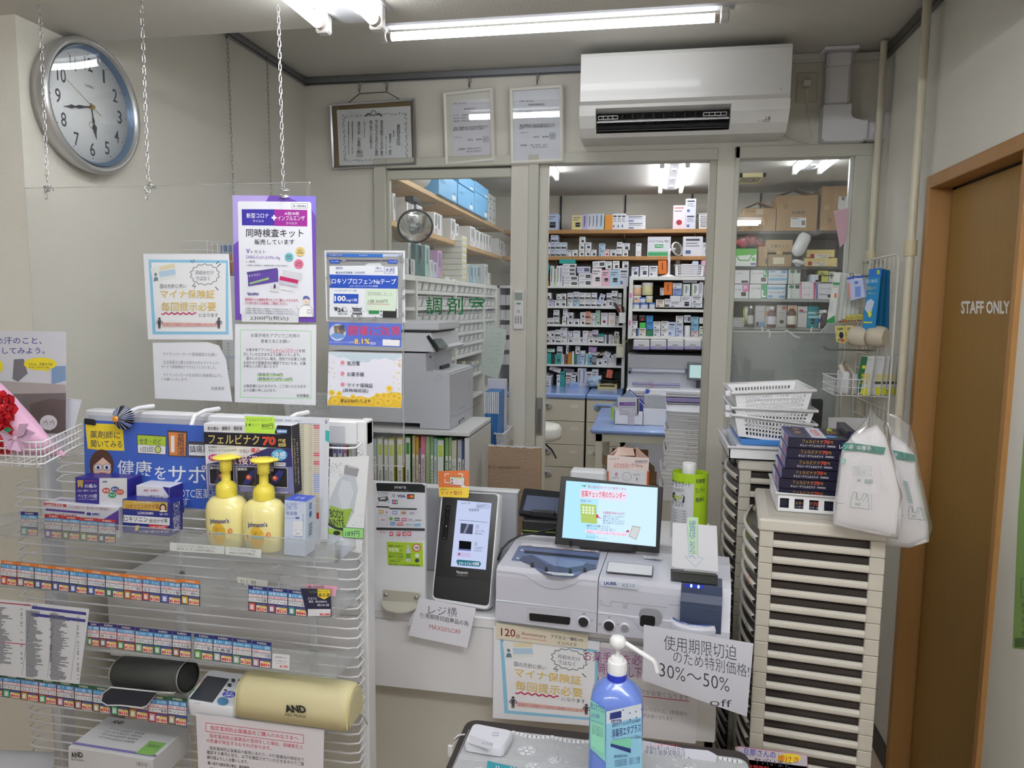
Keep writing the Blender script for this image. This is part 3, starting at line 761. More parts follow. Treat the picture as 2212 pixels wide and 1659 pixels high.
_.P([(806,930),(1216,938),(1214,985),(808,978)],C(222,226,230));_.T('2300円(税込)',868,936,1142,972,C(50,50,56),sl=.005,bd=.005)
_.B(o)
o,_=ys('notice_sheet','D',[(755,995),(1338,1000),(1334,1578),(753,1555)],YS,PP,'green-outlined typed notice taped directly under the purple poster','notice')
_.F(794,1036,1300,1520,4,C(150,222,150),sl=.02)
K=C(70,72,78)
for st,a0,b0,a1,b1 in(('お薬手帳をアプリでご利用の',870,1062,1220,1090),('患者さまにお願い',940,1104,1150,1130),('お薬手帳アプリの',836,1168,1002,1190),('を提',1214,1176,1258,1198),('示していただきますようお願いいたします。',816,1200,1222,1224),('提示いただけない場合、他院でのお薬との飲',836,1230,1262,1254),('み合わせや服薬状況が確認できないため、お薬',816,1260,1262,1284),('手帳なしの取り扱いとなり',816,1286,1062,1308),('の負担増になりますので、ご了承いただきます',818,1426,1264,1450),('ようお願い申し上げます。',818,1458,1052,1480),('柏里薬局',1198,1496,1286,1520)):
 _.T(st,a0,b0,a1,b1,K,sl=.012)
_.T('ワンタイムパスワード',1006,1172,1212,1194,C(214,60,110));_.R(1006,1196,1212,1198,C(214,60,110))
for k,st in((0,'3割負担で約40円'),(1,'1割負担で10円～20円')):
 _.R(916,1360+k*33,1100+k*68,1370+k*33,C(190,238,160));_.T(st,918,1344+k*32,1098+k*68,1368+k*33,K,sl=.01)
_.B(o)
t=Tg('medicine_pouch','silver and blue foil pouch of pain patches taped to the clear screen','pouch',tuple(CW('U',400,770,Y=YS)))
o_=MB();P_=[CW('U',*q,Y=YS)for q in((3,50),(806,52),(808,770),(22,755))]
o_.E([p for p in P_],v3(0,.0008,0),C(214,214,220,r=.35));o_.B('clear_bag',t)
FO=C(186,188,192,r=.25,m=.55)
P_=[CW('U',*q,Y=YS-.0015)for q in((22,62),(780,72),(775,765),(35,745))]
m=MB();m.E(P_,v3(0,.0013,0),FO)
rd=Rn(5)
for k in Rg(26):
 q=rd.choice([(rd.uniform(30,50),rd.uniform(160,740)),(rd.uniform(735,775),rd.uniform(160,740)),(rd.uniform(60,740),rd.uniform(735,755)),(rd.uniform(60,740),rd.uniform(150,165))])
 c=CW('U',*q,Y=YS-.0016);m.H(c,v3(rd.uniform(.004,.01),rd.uniform(-.003,0),0),v3(0,-.0008,0),v3(rd.uniform(-.003,.003),0,rd.uniform(.004,.014)),FO)
m.B('foil',t)
_=Pr(pix((0,YS-.0026,0),YN,CR['U']))
BL=C(28,74,176);NV=C(40,60,140)
_.R(25,84,205,114,C(60,96,170));_.R(205,82,585,116,C(40,104,184),sl=.01);_.R(585,88,775,112,C(180,194,220));_.R(40,145,740,158,C(70,74,84));_.T('ここから開けてください',50,92,180,104,WH);_.T('フィスターLX',350,92,430,106,WH)
_.P([(60,142),(150,142),(162,160),(150,180),(60,178)],BL);_.P([(640,142),(730,144),(728,182),(640,180),(628,162)],BL)
_.T('チャック付',72,154,145,168,WH,bd=.02);_.T('チャック付',650,154,720,170,WH,bd=.02)
_.P([(55,205),(575,200),(585,206),(735,210),(740,720),(55,712)],C(226,230,236));_.P([(440,180),(560,178),(585,205),(400,200)],C(200,204,208))
_.P([(55,290),(738,302),(736,432),(55,424)],BL)
_.T('ロキソプロフェンNaテープ',78,328,716,382,WH,sl=.01,bd=.03);_.T('ロキソプロフェンナトリウム水和物',260,398,536,414,WH,bd=.01)
_.T('経皮吸収型鎮痛・抗炎症剤',116,260,406,284,NV,bd=.015);_.T('OHOTA',118,214,188,240,NV,bd=.03)
_.T('7枚入',512,212,578,242,NV,bd=.02);_.T('(10cm×14cm)',505,250,588,272,NV);_.F(602,215,702,280,3,NV);_.T('大判',610,225,696,270,NV,bd=.015)
_.T('フィスターLXテープ　大判',106,442,324,460,NV,bd=.01)
_.P([(100,482),(345,485),(342,580),(98,575)],BL);_.T('100',106,502,218,556,WH,bd=.03);_.T('mg/1枚',222,528,334,564,WH,bd=.02)
_.T('24',138,622,198,666,DK,bd=.05);_.P([(100,616),(136,614),(136,652),(112,654)],DK);_.T('時間',198,652,236,668,DK,bd=.03);_.T('効果を持続',140,674,234,692,DK,bd=.03);_.L([(180,614),(215,618),(236,645)],3,DK)
_.P([(280,620),(380,626),(372,655),(384,690),(282,686),(292,655)],DK);_.T('貼りやすさと粘着',292,636,372,648,WH);_.T('微香素材',292,656,370,676,WH,bd=.02)
for q in((283,614),(330,610),(378,618),(268,655),(392,658),(283,694),(330,694),(378,696)):_.P([(q[0]-5,q[1]+5),(q[0],q[1]-6),(q[0]+5,q[1]+5)],DK)
_.R(448,640,552,682,C(40,130,70));_.P([(590,640),(726,632),(726,722),(586,718)],C(28,28,30));_.R(566,652,580,662,DK);_.R(566,686,580,700,DK)
_.P([(418,440),(730,436),(716,655),(414,646)],C(206,222,202))
_.T('販売再開しました',442,462,684,500,C(120,126,120),sl=.03,bd=-.008);_.T('1袋 500円',442,538,636,576,C(76,82,78));_.R(432,580,656,584,C(190,70,80),sl=.03)
_.B(t)
o,_=ys('notice_sheet','U',[(46,764),(774,780),(768,1016),(48,990)],YS,C(88,110,204),'blue strip with big red letters below the silver pouch','notice')
_.O(135,868,82,84,C(206,214,224));_.P([(95,800),(190,795),(215,850),(185,890),(105,875)],C(120,110,110));_.P([(60,900),(110,870),(205,890),(200,920),(120,935)],C(110,150,210));_.T('腰',150,795,205,845,C(40,40,50));_.P([(120,820),(150,850),(140,855),(165,885),(128,855),(140,848)],C(240,190,60))
for bd,m_ in((.03,C(70,60,110)),(0,C(226,62,80))):_.T('腰痛に効果',236,796,764,896,m_,sl=.015,bd=bd)
for bd,m_ in((.05,C(90,80,60)),(.02,C(246,208,96))):_.T('8.1%',302,930,458,982,m_,bd=bd)
_.T('ロキソプロフェンナトリウム水和物',54,956,296,974,WH);_.T('配合',466,962,516,990,WH,bd=.015);_.T('フィスターLX',486,916,590,930,C(60,60,120));_.T('大判　7枚入',484,936,572,948,C(60,60,120))
_.P([(584,936),(756,940),(752,1004),(584,998)],C(236,236,240));_.T('第2類医薬品',668,928,765,944,C(50,50,60),bd=.02)
_.B(o)
o,_=ys('notice_sheet','U',[(45,1060),(775,1080),(770,1620),(32,1592)],YS,C(232,232,244),'postcard notice with yellow dandelions and three pink dots','notice')
_.P([(50,1066),(772,1084),(770,1105),(700,1150),(600,1120),(560,1135),(480,1130),(440,1170),(380,1160),(320,1175),(200,1110),(150,1120),(60,1080)],C(196,214,224))
rd=Rn(9);YE=[C(232,190,52),C(240,204,80),C(222,178,40)]
_.P([(35,1560),(60,1510),(150,1490),(260,1520),(360,1500),(440,1520),(560,1480),(700,1460),(765,1470),(768,1617),(34,1590)],YE[0])
for(x_,y_,r_)in[(78,1468,34),(150,1478,32),(288,1512,32),(372,1540,34),(450,1548,36),(532,1500,34),(596,1496,36),(650,1426,34),(702,1500,40),(750,1520,34),(640,1550,40),(540,1570,38),(110,1550,40),(220,1560,36)]:
 pts=[(x_+r_*(1 if i%2 else.8)*cos(i*pi/14),y_+r_*(1 if i%2 else.8)*sin(i*pi/14))for i in Rg(28)]
 _.P(pts,YE[1]);_.O(x_,y_,r_*.5,r_*.45,YE[2],12)
_.hold=_T;_.k+=1
for k in Rg(26):
 s_=rd.choice((0,1));_.O(rd.uniform(50,110)if s_ else rd.uniform(690,765),rd.uniform(1140,1460),5,6,YE[0],7)
_.hold=_F
_.L([(664,1455),(682,1490)],3,C(90,150,120));_.L([(72,1500),(72,1530)],3,C(90,150,120))
for y_ in(1168,1276,1384):_.O(187,y_,19,20,C(230,140,152))
for st,a0,b0,a1,b1,bd in(('処方箋',234,1150,358,1194,.02),('お薬手帳',232,1260,402,1304,.02),('マイナ保険証',232,1370,490,1412,.02),('(資格確認証)',190,1424,442,1464,.005),('提出おねがいします',168,1526,466,1564,.02)):_.T(st,a0,b0,a1,b1,DK,sl=.02,bd=bd)
_.B(o)
# white wire display rack
RW=C(232,232,234,r=.35)
YR=1.44
def zy(py,Y=YR,px=500):return W(px,py,Y=Y).z
xl_,xr_=-1.46,W(768,1175,Y=YR).x
t=rack=Tg('display_rack','white wire display rack with clear shelves beside the counter','display rack',((xl_+xr_)/2,YR+.05,0))
BZ=W(500,898,Y=1.5).z
a0=W(182,885,Y=1.5);a1=W(792,912,Y=1.5)
m=MB();m.b(a0.x,1.5,a0.z-.055,a1.x,1.535,a0.z,RW,.004);m.B('top_bar',t)
m=MB();m.b(a0.x+.01,1.499,a0.z-.05,a1.x-.05,1.5,a0.z-.012,C(200,202,208,r=.4));m.B('bar_face',t)
m=MB();m.b(a1.x-.022,1.495,.02,a1.x,1.54,a0.z+.002,RW,.003);m.B('upright',t)
m=MB();m.b(-1.45,1.5,.02,-1.415,1.54,a0.z-.05,C(205,206,210,r=.4),.003);m.B('upright',t)
for px in(112,390,676):
 x_=W(px,1300,Y=YR+.012).x
 MB().b(x_-.009,YR+.006,.06,x_+.009,YR+.02,a0.z-.05,C(214,214,216,r=.4),.002).B('post',t)
z=1.312;k=0
prev=0
while z>.12:
 xa_=xl_ if z<1.20 else W(110,900,Y=YR).x
 mm=MB();mm.Tu([v3(xa_+.012,YR+.045,z+.008),v3(xa_-.004,YR+.03,z+.006),v3(xa_,YR+.006,z+.001),v3(xa_+.02,YR,z),v3(xr_-.02,YR,z),v3(xr_,YR+.006,z+.001),v3(xr_+.004,YR+.03,z+.006),v3(xr_-.012,YR+.045,z+.008)],.0022,RW,6)
 mm.B('wire',t);z-=.0222;k+=1
for px in(296,440,636):
 c=W(px,898,Y=1.49)
 MB().Tu([v3(c.x,YR-.002,a0.z-.075),v3(c.x,YR,a0.z-.02),v3(c.x,YR+.015,a0.z+.004),v3(c.x+.004,1.49,a0.z+.011),v3(c.x+.01,1.535,a0.z+.01)],.005,WHITE,8).B('top_hook',t)
MB().b(xl_-.02,1.44,0,a1.x,1.56,.03,RW,.004).B('foot',t)
for k,(sx,sz)in En(((W(395,1240,Y=YR+.005).x,W(395,1240,Y=YR).z),)):
 MB().c((sx,YR+.001,sz),(sx,YR+.005,sz),.006,C(120,118,116),12).B('bolt',t)
TR=clear('shelf_plastic',(.96,.97,.97),.9,haze=.10)
TRE=clear('shelf_plastic_edge',(.8,.83,.84),1,haze=.35)
def tray(label,xa_,za,xb_,zb_,lip=.05,dep=.105,yf=1.33):
 t=Tg('clear_shelf',label,'shelf',((xa_+xb_)/2,yf+dep/2,min(za,zb_)))
 u=v3(xb_-xa_,0,zb_-za);O=v3(xa_,yf,za)
 MB().H(O,u,v3(0,dep,0),v3(0,0,.002),TR).B('base',t)
 MB().H(O,u,v3(0,.002,0),v3(0,0,lip),TR).H(O+v3(0,-.0005,lip-.001),u,v3(0,.003,0),v3(0,0,.0012),TRE).H(O+v3(0,-.0005,0),u,v3(0,.003,0),v3(0,0,.0012),TRE).B('lip',t)
 MB().E([O+u,O+u+v3(0,dep,0),O+u+v3(0,dep,.02),O+u+v3(0,0,lip)],v3(-.002,0,0),TR).B('end_wall',t)
 MB().E([O+v3(.002,0,0),O+v3(.002,dep,0),O+v3(.002,dep,.02),O+v3(.002,0,lip)],v3(-.002,0,0),TR).B('end_wall',t)
 for f in(.12,.5,.88):
  c=O+u*f
  MB().E([c+v3(0,dep,0),c+v3(0,dep,-.028),c+v3(0,dep-.01,-.028),c+v3(0,dep-.06,0)],v3(.006,0,0),TRE).B('bracket',t)
 return t
tray('top clear shelf, carrying yellow pump bottles',-1.44,1.102,W(725,1217,Y=1.33).x,1.1,.045)
r1a=W(0,1264,Y=1.33);r1b=W(726,1345,Y=1.33)
tray('second clear shelf from the top, with orange-headed price cards',-1.44,.985,r1b.x,.985,.047)
r2b=W(728,1462,Y=1.33)
tray('third clear shelf from the top, with navy-headed price cards',-1.44,.862,r2b.x,.858,.05)
tray('fourth clear shelf, under the blood pressure monitor and beige pouch',-1.44,.728,W(690,1580,Y=1.33).x,.715,.02,.11)
CA=dict(o=(222,122,44),n=(38,38,112),g=(36,88,58),r=(176,38,48))
def card(cr,x0,y0,x1,y1,kind,price,name,blurb,tone,desc,sl=.12,Y=1.3285):
 """y0,y1 at the left edge"""
 hc=CA[kind];w_=x1-x0;h_=y1-y0
 bg={'b':(52,66,120),'r':(150,40,48),'k':(66,62,66),'g':(60,100,84)}[tone]
 pts=[(x0,y0),(x1,y0+sl*w_),(x1,y1+sl*w_),(x0,y1)]
 o,_=ys('price_card',cr,pts,Y,C(*bg,r=.4),desc,'price card','shelf-edge price cards')
 f=lambda a,b:(x0+a*w_,y0+b*h_)
 def rc(a,b,c,d,m):p=f(a,b);q=f(c,d);_.R(p[0],p[1]+sl*w_*a,q[0],q[1]+sl*w_*a,m,sl=sl)
 def tx(s_,a,b,c,d,m,bd=.01):p=f(a,b);q=f(c,d);_.T(s_,p[0],p[1]+sl*w_*a,q[0],q[1]+sl*w_*a,m,sl=sl,bd=bd,res=1)
 rc(0,0,1,.13,C(*hc));tx({'o':'第②類医薬品','n':'第2類医薬品','g':'第3類医薬品','r':'第1類医薬品'}[kind],.25,.03,.75,.11,C(230,220,200))
 rc(.02,.14,.98,.31,C(72,148,204));tx(blurb,.05,.165,.95,.29,C(225,240,250))
 rc(.02,.32,.98,.43,C(232,222,226));tx(blurb[::-1],.06,.34,.94,.42,C(205,60,80))
 nm=C(40,44,60)if price[-1]not in '39' else C(240,240,240)
 rc(.02,.45,.98,.62,C(226,228,232)if price[-1]not in '39' else C(max(20,bg[0]-15),max(20,bg[1]-10),bg[2]//2));tx(name,.05,.47,.95,.60,nm,.02)
 rd=Rn(len(desc)*7+len(name))
 rc(.05,.68,.36,.96,C(rd.randint(60,220),rd.randint(60,200),rd.randint(60,200)));rc(.1,.74,.28,.92,C(225,225,222))
 rc(.45,.65,.95,.73,C(84,88,140));rc(.42,.74,.97,.97,C(236,226,206));rc(.6,.745,.96,.80,C(224,190,60));tx('¥'+price,.43,.81,.96,.955,C(206,44,44),.04)
 _.B(o)
N1=[('1060','タキロン','つらい肩こり腰痛','r'),('780','ストナ・コートジソ軟膏','口唇・しっしん・皮膚炎','k'),('1350','キップストローチ錠','のど痛・せき・たん','k'),('910','オルテクサー','口内炎に効く','b'),('1970','ハイシー咳・かぜ薬','鼻水・のどに','k'),('980','トピックせき止め液','つらいせき・たん','b'),('1310','ニコレットアーシム','禁煙のイライラに','g'),('2310','ハルンケア顆粒','軽い尿もれ・頻尿に','r'),('1380','ヨネール','せき・たんに','b'),('1400','ドキシン錠','肩こり・腰痛の緩和','b'),('1400','カゼノン顆粒KA','総合かぜ薬','k')]
X1=[5,128,258,390,520,655,790,928,1066,1203,1355,1497];Y1=[103,116,131,145,160,175,190,206,220,234,244,256]
for i,(pc_,nm_,bl_,tn_)in En(N1):
 card('G',X1[i]+1,Y1[i],X1[i+1]-2,Y1[i]+180+i*.8,'o',pc_,nm_,bl_,tn_,'%s orange-headed price card from the left on the second clear shelf'%ORD[i])
X2=[655,745,877,1011,1150,1290,1432];Y2=[568,574,590,606,620,634]
N2=[('3030','生漢煎プレミアム','肥満・胃腸薬','r'),('1620','命の母A','更年期の症状に','r'),('1390','葛根湯エキス顆粒','かぜの初期症状に','r'),('610','スタディALG','目のかゆみ・充血','g'),('910','アレルギール錠','かゆみ・湿疹に','b'),('1060','ムヒAZ錠','鼻炎・じんましん','k')]
for i,(pc_,nm_,bl_,tn_)in En(N2):
 card('G',X2[i]+1,Y2[i],X2[i+1]-2,Y2[i]+172+i*3.5,'n',pc_,nm_,bl_,tn_,'%s navy-headed price card from the product table, above the dark cuff'%ORD[i],.105)
N3=[('750','オーラケ膏H','くすり歯・むし歯に','g'),('890','点鼻薬','鼻づまり・鼻水に','b'),('1280','ヘモリンプレミアム','痔のかゆみ・痛みに','g'),('890','マリンアイ抗菌','ものもらい・結膜炎','b')]
X3=[66,210,354,500,646];Y3=[652,668,686,704]
for i,(pc_,nm_,bl_,tn_)in En(N3):
 card('H',X3[i]+1,Y3[i],X3[i+1]-2,Y3[i]+186+i*3,'n',pc_,nm_,bl_,tn_,'navy-headed card on third shelf, ¥%s, %s'%(pc_,['first right of the gap','with a face picture','with yellow name band','next to the plain white card'][i]),.12)
o,_=ys('price_card','H',[(653,802),(782,815),(778,928),(650,912)],1.3285,C(226,226,230),'small plain white card marked ¥1,780 at the end of third shelf','price card','shelf-edge price cards')
_.T('第2類医薬品　第三',672,822,760,834,C(60,110,120),sl=.08);_.T('バリッサSSローション',668,848,762,862,DK,sl=.08);_.T('しみ・ローション',682,866,748,876,DK,sl=.08);_.T('¥1,780',708,888,768,910,C(200,50,60),sl=.06,bd=.03);_.B(o)
X4=[-60,22,156,290,425,558,694,830,966,1110,1257,1400];Y4=[948,956,972,990,1008,1028,1046,1063,1082,1108,1122]
N4=[('1800','かぜ薬','かぜに','b'),('900','ガスピタン','お腹のハリ・オナラ','k'),('3300','コレストン','コレステロール改善','r'),('4300','ユビテンS','動悸・息切れ','r'),('4180','シーロップ錠','肩こり・腰痛に','k'),('610','デントヘルスR','歯ぐきの腫れ・出血','k'),('790','ビタドリンク','のどの痛み','b'),('620','目薬クール','疲れ目に','k'),('800','アクネ軟膏','にきび・吹出物','r'),('1400','ヒビケア軟膏','ひび・あかぎれ','r'),('390','モンシーS','傷の殺菌・消毒','b')]
for i,(pc_,nm_,bl_,tn_)in En(N4):
 card('G',X4[i]+1,Y4[i],X4[i+1]-2,Y4[i]+168+i*4,'g',pc_,nm_,bl_,tn_,'%s green-headed price card from the left edge on the fourth shelf'%ORD[i],.13)
for i,(x0_,x1_,y0_,pc_,nm_,bl_)in En(((472,616,293,'220','コトブキ浣腸','便秘に早く効く'),(620,766,308,'520','ケンゾール','殺菌消毒剤'),(770,911,324,'880','ウラナクト点鼻','鼻づまり鼻水に'))):
 card('H',x0_,y0_,x1_,y0_+190,'n',pc_,nm_,bl_,'k' if i==0 else 'b','%s of the three navy-headed cards left of the black card'%ORD[i],.1)
o,_=ys('price_card','H',[(862,316),(1088,322),(1094,528),(910,518)],1.326,C(34,36,66),'black card with yellow spot and red ¥2,380 for hay fever pills','price card','shelf-edge price cards')
_.R(918,470,1088,522,C(226,226,230));_.P([(990,320),(1086,324),(1086,372),(1040,398),(992,375)],C(240,210,50));_.T('抗アレルギー',996,330,1082,345,DK,bd=.02);_.T('鼻炎薬',996,350,1084,380,C(40,40,60),bd=.04);_.T('アスアス',918,384,985,402,WH,bd=.03);_.T('毎日、飲み始める',925,405,1060,422,WH,bd=.02);_.T('約101日',990,430,1075,448,WH,bd=.02);_.T('¥2,380',1005,500,1085,520,C(216,40,60),bd=.04);_.T('アレジオン20',925,330,985,350,C(150,180,60));_.B(o)
o,_=ys('note_slip','H',[(890,280),(1136,300),(1120,392),(1085,380),(905,325)],1.334,C(232,170,190),'pink handwritten slip behind the black price card','note');_.T('漢つり物',915,292,1040,316,DK);_.B(o)
o,_=ys('note_slip','H',[(388,228),(620,258),(612,300),(470,296),(392,270)],1.345,C(206,206,198),'off-white handwritten slip inside a clear bag on second shelf','note');_.T('なし物',412,246,530,290,DK,sl=.08,bd=-.005);_.B(o)
BAG=clear('crumpled_bag',(.95,.95,.95),2.2,.08,haze=.12)
def bag(label,cr,pts,Y0,amp,seed,nseg=10,name='plastic_bag',m_=BAG):
 P_=[CW(cr,*q,Y=Y0)for q in pts];rd=Rn(seed)
 ph=[(rd.uniform(2,9),rd.uniform(2,9),rd.uniform(0,6))for _ in Rg(4)]
 def f(i,j,s_):
  a=P_[0].lerp(P_[1],i);b=P_[3].lerp(P_[2],i);p=a.lerp(b,j)
  e=min(1,5*min(i,1-i)+.1)*min(1,5*min(j,1-j)+.1)
  d=sum(abs(sin(x*i*1.7+y*j*1.4+z_))-.5 for x,y,z_ in ph)*amp*.5
  return p+v3(0,s_*(amp*.7+d)*e,0)
 m=MB();m.grid(lambda i,j:f(i,j,-1),nseg,nseg,m_,_T);m.grid(lambda i,j:f(i,1-j,1),nseg,nseg,m_,_T)
 return m.B(name,N0,label,'plastic bag')
bag('crumpled clear bag around the black price card','H',[(700,240),(1130,165),(1180,430),(740,540)],1.345,.012,3)
bag('clear bag hanging under the top shelf behind the handwritten slip','H',[(340,110),(750,130),(690,300),(320,270)],1.37,.01,8)
for(a,b,lab,l1,l2)in(([(-145,1362),(370,1398),(368,1472),(-145,1440)],0,'left label strip on the top shelf lip under the pump bottles','ジョンソンベビー全身シャンプー','泡タイプ 1020円税込'),([(378,1400),(718,1430),(714,1508),(376,1474)],0,'right label strip on the top shelf lip, for eye shampoo','アイシャンプープロ','60ml 1320円税込')):
 o,_=ys('label_strip','F',a,1.3285,C(214,218,216),lab,'label')
 x_=a[0][0];y_=a[0][1];w_=a[1][0]-x_
 _.T(l1,x_+w_*.12,y_+14,x_+w_*.85,y_+38,C(84,88,90),sl=.075);_.T(l2,x_+w_*.12,y_+44,x_+w_*.82,y_+68,C(84,88,90),sl=.075);_.B(o)
for i in Rg(4):
 x0_=320+i*128;y0_=1430+i*11
 card('E',x0_,y0_,x0_+124,y0_+165,'r',['1180','1150','1480','700'][i],['ロキソニンS','ガスター10','ニコレット','リアップ'][i],['つらい肩・腰の痛み','頭痛・生理痛に','胃の痛みに','発熱・生理痛に'][i],'k','%s from left of four red-headed cards behind the top shelf lip'%ORD[i],.06,Y=1.334)
card('E',148,1410,272,1578,'n','1510','ロキソニン総合かぜ薬','つらい風邪に','b','lone blue card at left end of top shelf, ¥1510',.05,Y=1.334)
def ca_(label,cr,tl,tr,bl,Y,dep,mat_,group=N0,name='medicine_box',skew=0,ch=.0008,side=N0):
 """front face from three photo corners on the plane Y, depth dep; returns object, print on the front, print fn for the top"""
 O=CW(cr,*tl,Y=Y);u=CW(cr,*tr,Y=Y)-O;v=CW(cr,*bl,Y=Y)-O
 m=MB();m.H(O+v,u,v3(skew,dep,0),-v,mat_,ch)
 o=m.B(name,N0,label,'medicine box',group)
 return o,Pr(pix(O+v3(0,-.0003,0),YN,CR[cr])),(O,u,v)
def tops(O,u,v,dep,W_=1000,H_=1000,skew=0):
 d=v3(skew,dep,0);n=v3(0,0,1);OO=O+d+n*.0004
 return Pr(lambda a,b,h:OO+u*(a/W_)-d*(b/H_)+n*h)
def rside(O,u,v,dep,skew=0):
 d=v3(skew,dep,0);n=v3(1,0,0);OO=O+u+n*.0004
 return Pr(lambda a,b,h:OO+d*(a/1000)+v*(b/1000)+n*h)
NVB=C(50,44,138,r=.35)
zs_=1.104
o,_,g_=ca_('navy and white stomach-ache tablet box at back of the top shelf','V',(840,885),(1430,908),(845,1290),1.385,.044,NVB)
_.R(1112,895,1422,1210,C(222,222,228));_.T('胃',868,920,932,1000,C(236,206,50),bd=.04);_.T('の痛み',948,960,1084,1006,WH,bd=.02);_.T('胃酸を抑える',952,920,1082,935,C(210,90,100));_.T('もたれ・胸やけ・むかつき',868,1022,1084,1050,WH);_.T('ベッセンH2錠',872,1072,1088,1116,WH,bd=.03);_.T('ファモチジン10mg含有',874,1122,1088,1142,WH)
for q,m_,s_ in(((1190,1035),C(190,80,70),'胃痛'),((1290,1020),C(60,90,150),'胸やけ'),((1260,1085),C(50,150,100),'むかつき'),((1345,1050),C(200,100,70),'もたれ')):_.O(*q,46,32,m_);_.T(s_,q[0]-30,q[1]-14,q[0]+30,q[1]+14,WH,bd=.02)
_.T('OHTA',1150,925,1205,945,NVB,bd=.04);_.B(o)
o,_,g_=ca_('white and navy painkiller tablet box on the top shelf, behind the cold medicine','E',(975,1222),(1212,1240),(980,1440),1.385,.05,C(226,226,232,r=.35))
_.P([(1165,1232),(1210,1300),(1175,1350),(1212,1350),(1212,1238)],NVB);_.T('頭痛・生理痛に',1030,1250,1140,1268,C(200,60,70));_.T('ロキソプロフェン',985,1290,1200,1330,C(36,36,50),bd=.03);_.B(o)
q_=rside(*g_,.05);q_.R(0,0,1000,1000,NVB);q_.B(o)
o,_,g_=ca_('purple and white antigen test sample box on the top shelf','V',(493,1163),(1330,1225),(495,1500),1.372,.045,C(224,224,230,r=.35))
_.P([(493,1170),(742,1188),(745,1222),(495,1200)],C(200,70,70));_.T('SAMPLE 見本品',512,1178,710,1206,WH,sl=.05,bd=.01);_.T('こちらの製品です　購入者の方は薬剤師まで',750,1200,1240,1232,C(170,100,110),sl=.06)
_.P([(512,1236),(948,1272),(948,1298),(512,1258)],C(96,70,150));_.T('NIPRO',1032,1285,1116,1312,C(60,60,150),sl=.03,bd=.04);_.O(985,1295,12,18,C(60,60,150));_.O(1008,1297,12,18,C(60,60,150));_.P([(1330,1250),(1330,1480),(1150,1480),(1150,1360)],C(100,70,160));_.T('V-TRUST SARS',512,1290,860,1330,C(170,60,80),sl=.04,bd=.02);_.R(495,1420,1150,1495,C(80,60,130));_.B(o)
tp=tops(*g_,.045);tp.T('使用方法の説明　使用上の注意',80,300,900,700,C(90,90,160));tp.B(o)
o,_,g_=ca_('blue cold medicine box with gold band and woman portrait on top shelf','E',(876,1322),(1216,1350),(878,1560),1.352,.045,C(36,44,130,r=.35))
_.P([(884,1328),(1202,1345),(1200,1412),(880,1388)],C(198,166,76));_.T('つらいかぜに自信の',950,1338,1090,1352,WH);_.T('ロキソニンのかぜ薬',905,1356,1140,1392,C(150,60,50),bd=.02)
_.O(1168,1385,26,32,C(60,46,44));_.O(1168,1384,15,19,C(224,190,166));_.P([(1145,1412),(1150,1400),(1186,1400),(1198,1412)],C(235,225,220))
_.T('LOXONIN',988,1410,1098,1428,WH,sl=.04,bd=.02);_.T('12錠・2日分',1145,1420,1205,1436,WH);_.P([(888,1434),(1218,1456),(1216,1510),(884,1486)],C(228,230,236));_.T('ロキソニン',890,1442,1060,1480,C(30,36,60),sl=.04,bd=.035);_.T('総合かぜ薬',1072,1462,1202,1490,C(40,44,60),bd=.01)
_.P([(1070,1500),(1205,1512),(1200,1542),(1066,1530)],C(200,44,54));_.T('つらいかぜに',1082,1512,1190,1532,WH,bd=.02);_.P([(975,1510),(1000,1508),(990,1545),(968,1550)],C(226,200,60));_.T('のどの痛み, 発熱, せき, 鼻づまり',1000,1545,1210,1562,WH);_.B(o)
q_=rside(*g_,.045);q_.T('ロキソニン総合かぜ薬',200,60,800,900,WH,vt=_T);q_.B(o)
o,_,g_=ca_('large black and white pain patch box standing behind pump bottles','F',(172,238),(1000,262),(205,865),1.396,.033,C(224,224,230,r=.35))
BK=C(28,28,44,r=.4)
_.P([(175,318),(1002,345),(1004,478),(178,434)],BK);_.P([(870,255),(1000,262),(1003,350),(840,335)],BK)
_.P([(780,470),(1004,478),(1030,905),(700,890),(500,640),(360,640),(205,640),(206,620),(560,560)],C(44,44,108));_.P([(205,620),(1018,650),(1030,905),(212,866)],C(120,122,170))
_.T('肩の痛み・腱鞘炎・関節痛',210,266,538,304,DK,bd=.015)
GD=C(206,186,112)
_.T('フェルビナク',220,338,700,430,GD,sl=.02,bd=.05)
for bd,m_ in((.07,C(240,232,200)),(.04,C(206,60,44))):_.T('70',728,362,856,446,m_,bd=bd)
_.T('mg',880,386,948,420,GD,bd=.02);_.R(882,426,950,456,GD);_.T('配合',892,430,940,452,BK,bd=.03)
_.T('日本薬局方 フェルビナクパップ',220,450,480,470,DK);_.T('オムニードフェルビナク',222,478,482,504,C(30,30,60),bd=.02)
_.T('つらい',510,480,606,516,C(30,30,60),bd=.02,lean=.15);_.T('痛み',620,466,712,516,C(206,50,50),bd=.05);_.T('に',718,484,752,518,C(50,50,70),bd=.02)
for bd,m_ in((.07,C(160,40,56)),(.02,C(245,225,225))):_.T('直接浸透',402,536,798,626,m_,sl=.02,bd=bd,lean=-.15)
_.O(276,560,56,32,C(206,60,140));_.T('微香性',240,546,312,574,WH,bd=.03)
_.O(890,536,76,56,C(80,160,216));_.T('冷感',830,504,950,570,WH,bd=.04);_.R(838,604,950,638,C(232,232,236),sl=.03);_.T('第2類医薬品',848,612,940,630,DK,bd=.02)
_.P([(862,292),(966,296),(960,330),(870,330)],C(100,150,214));_.T('teikoku',870,300,958,322,WH,bd=.03)
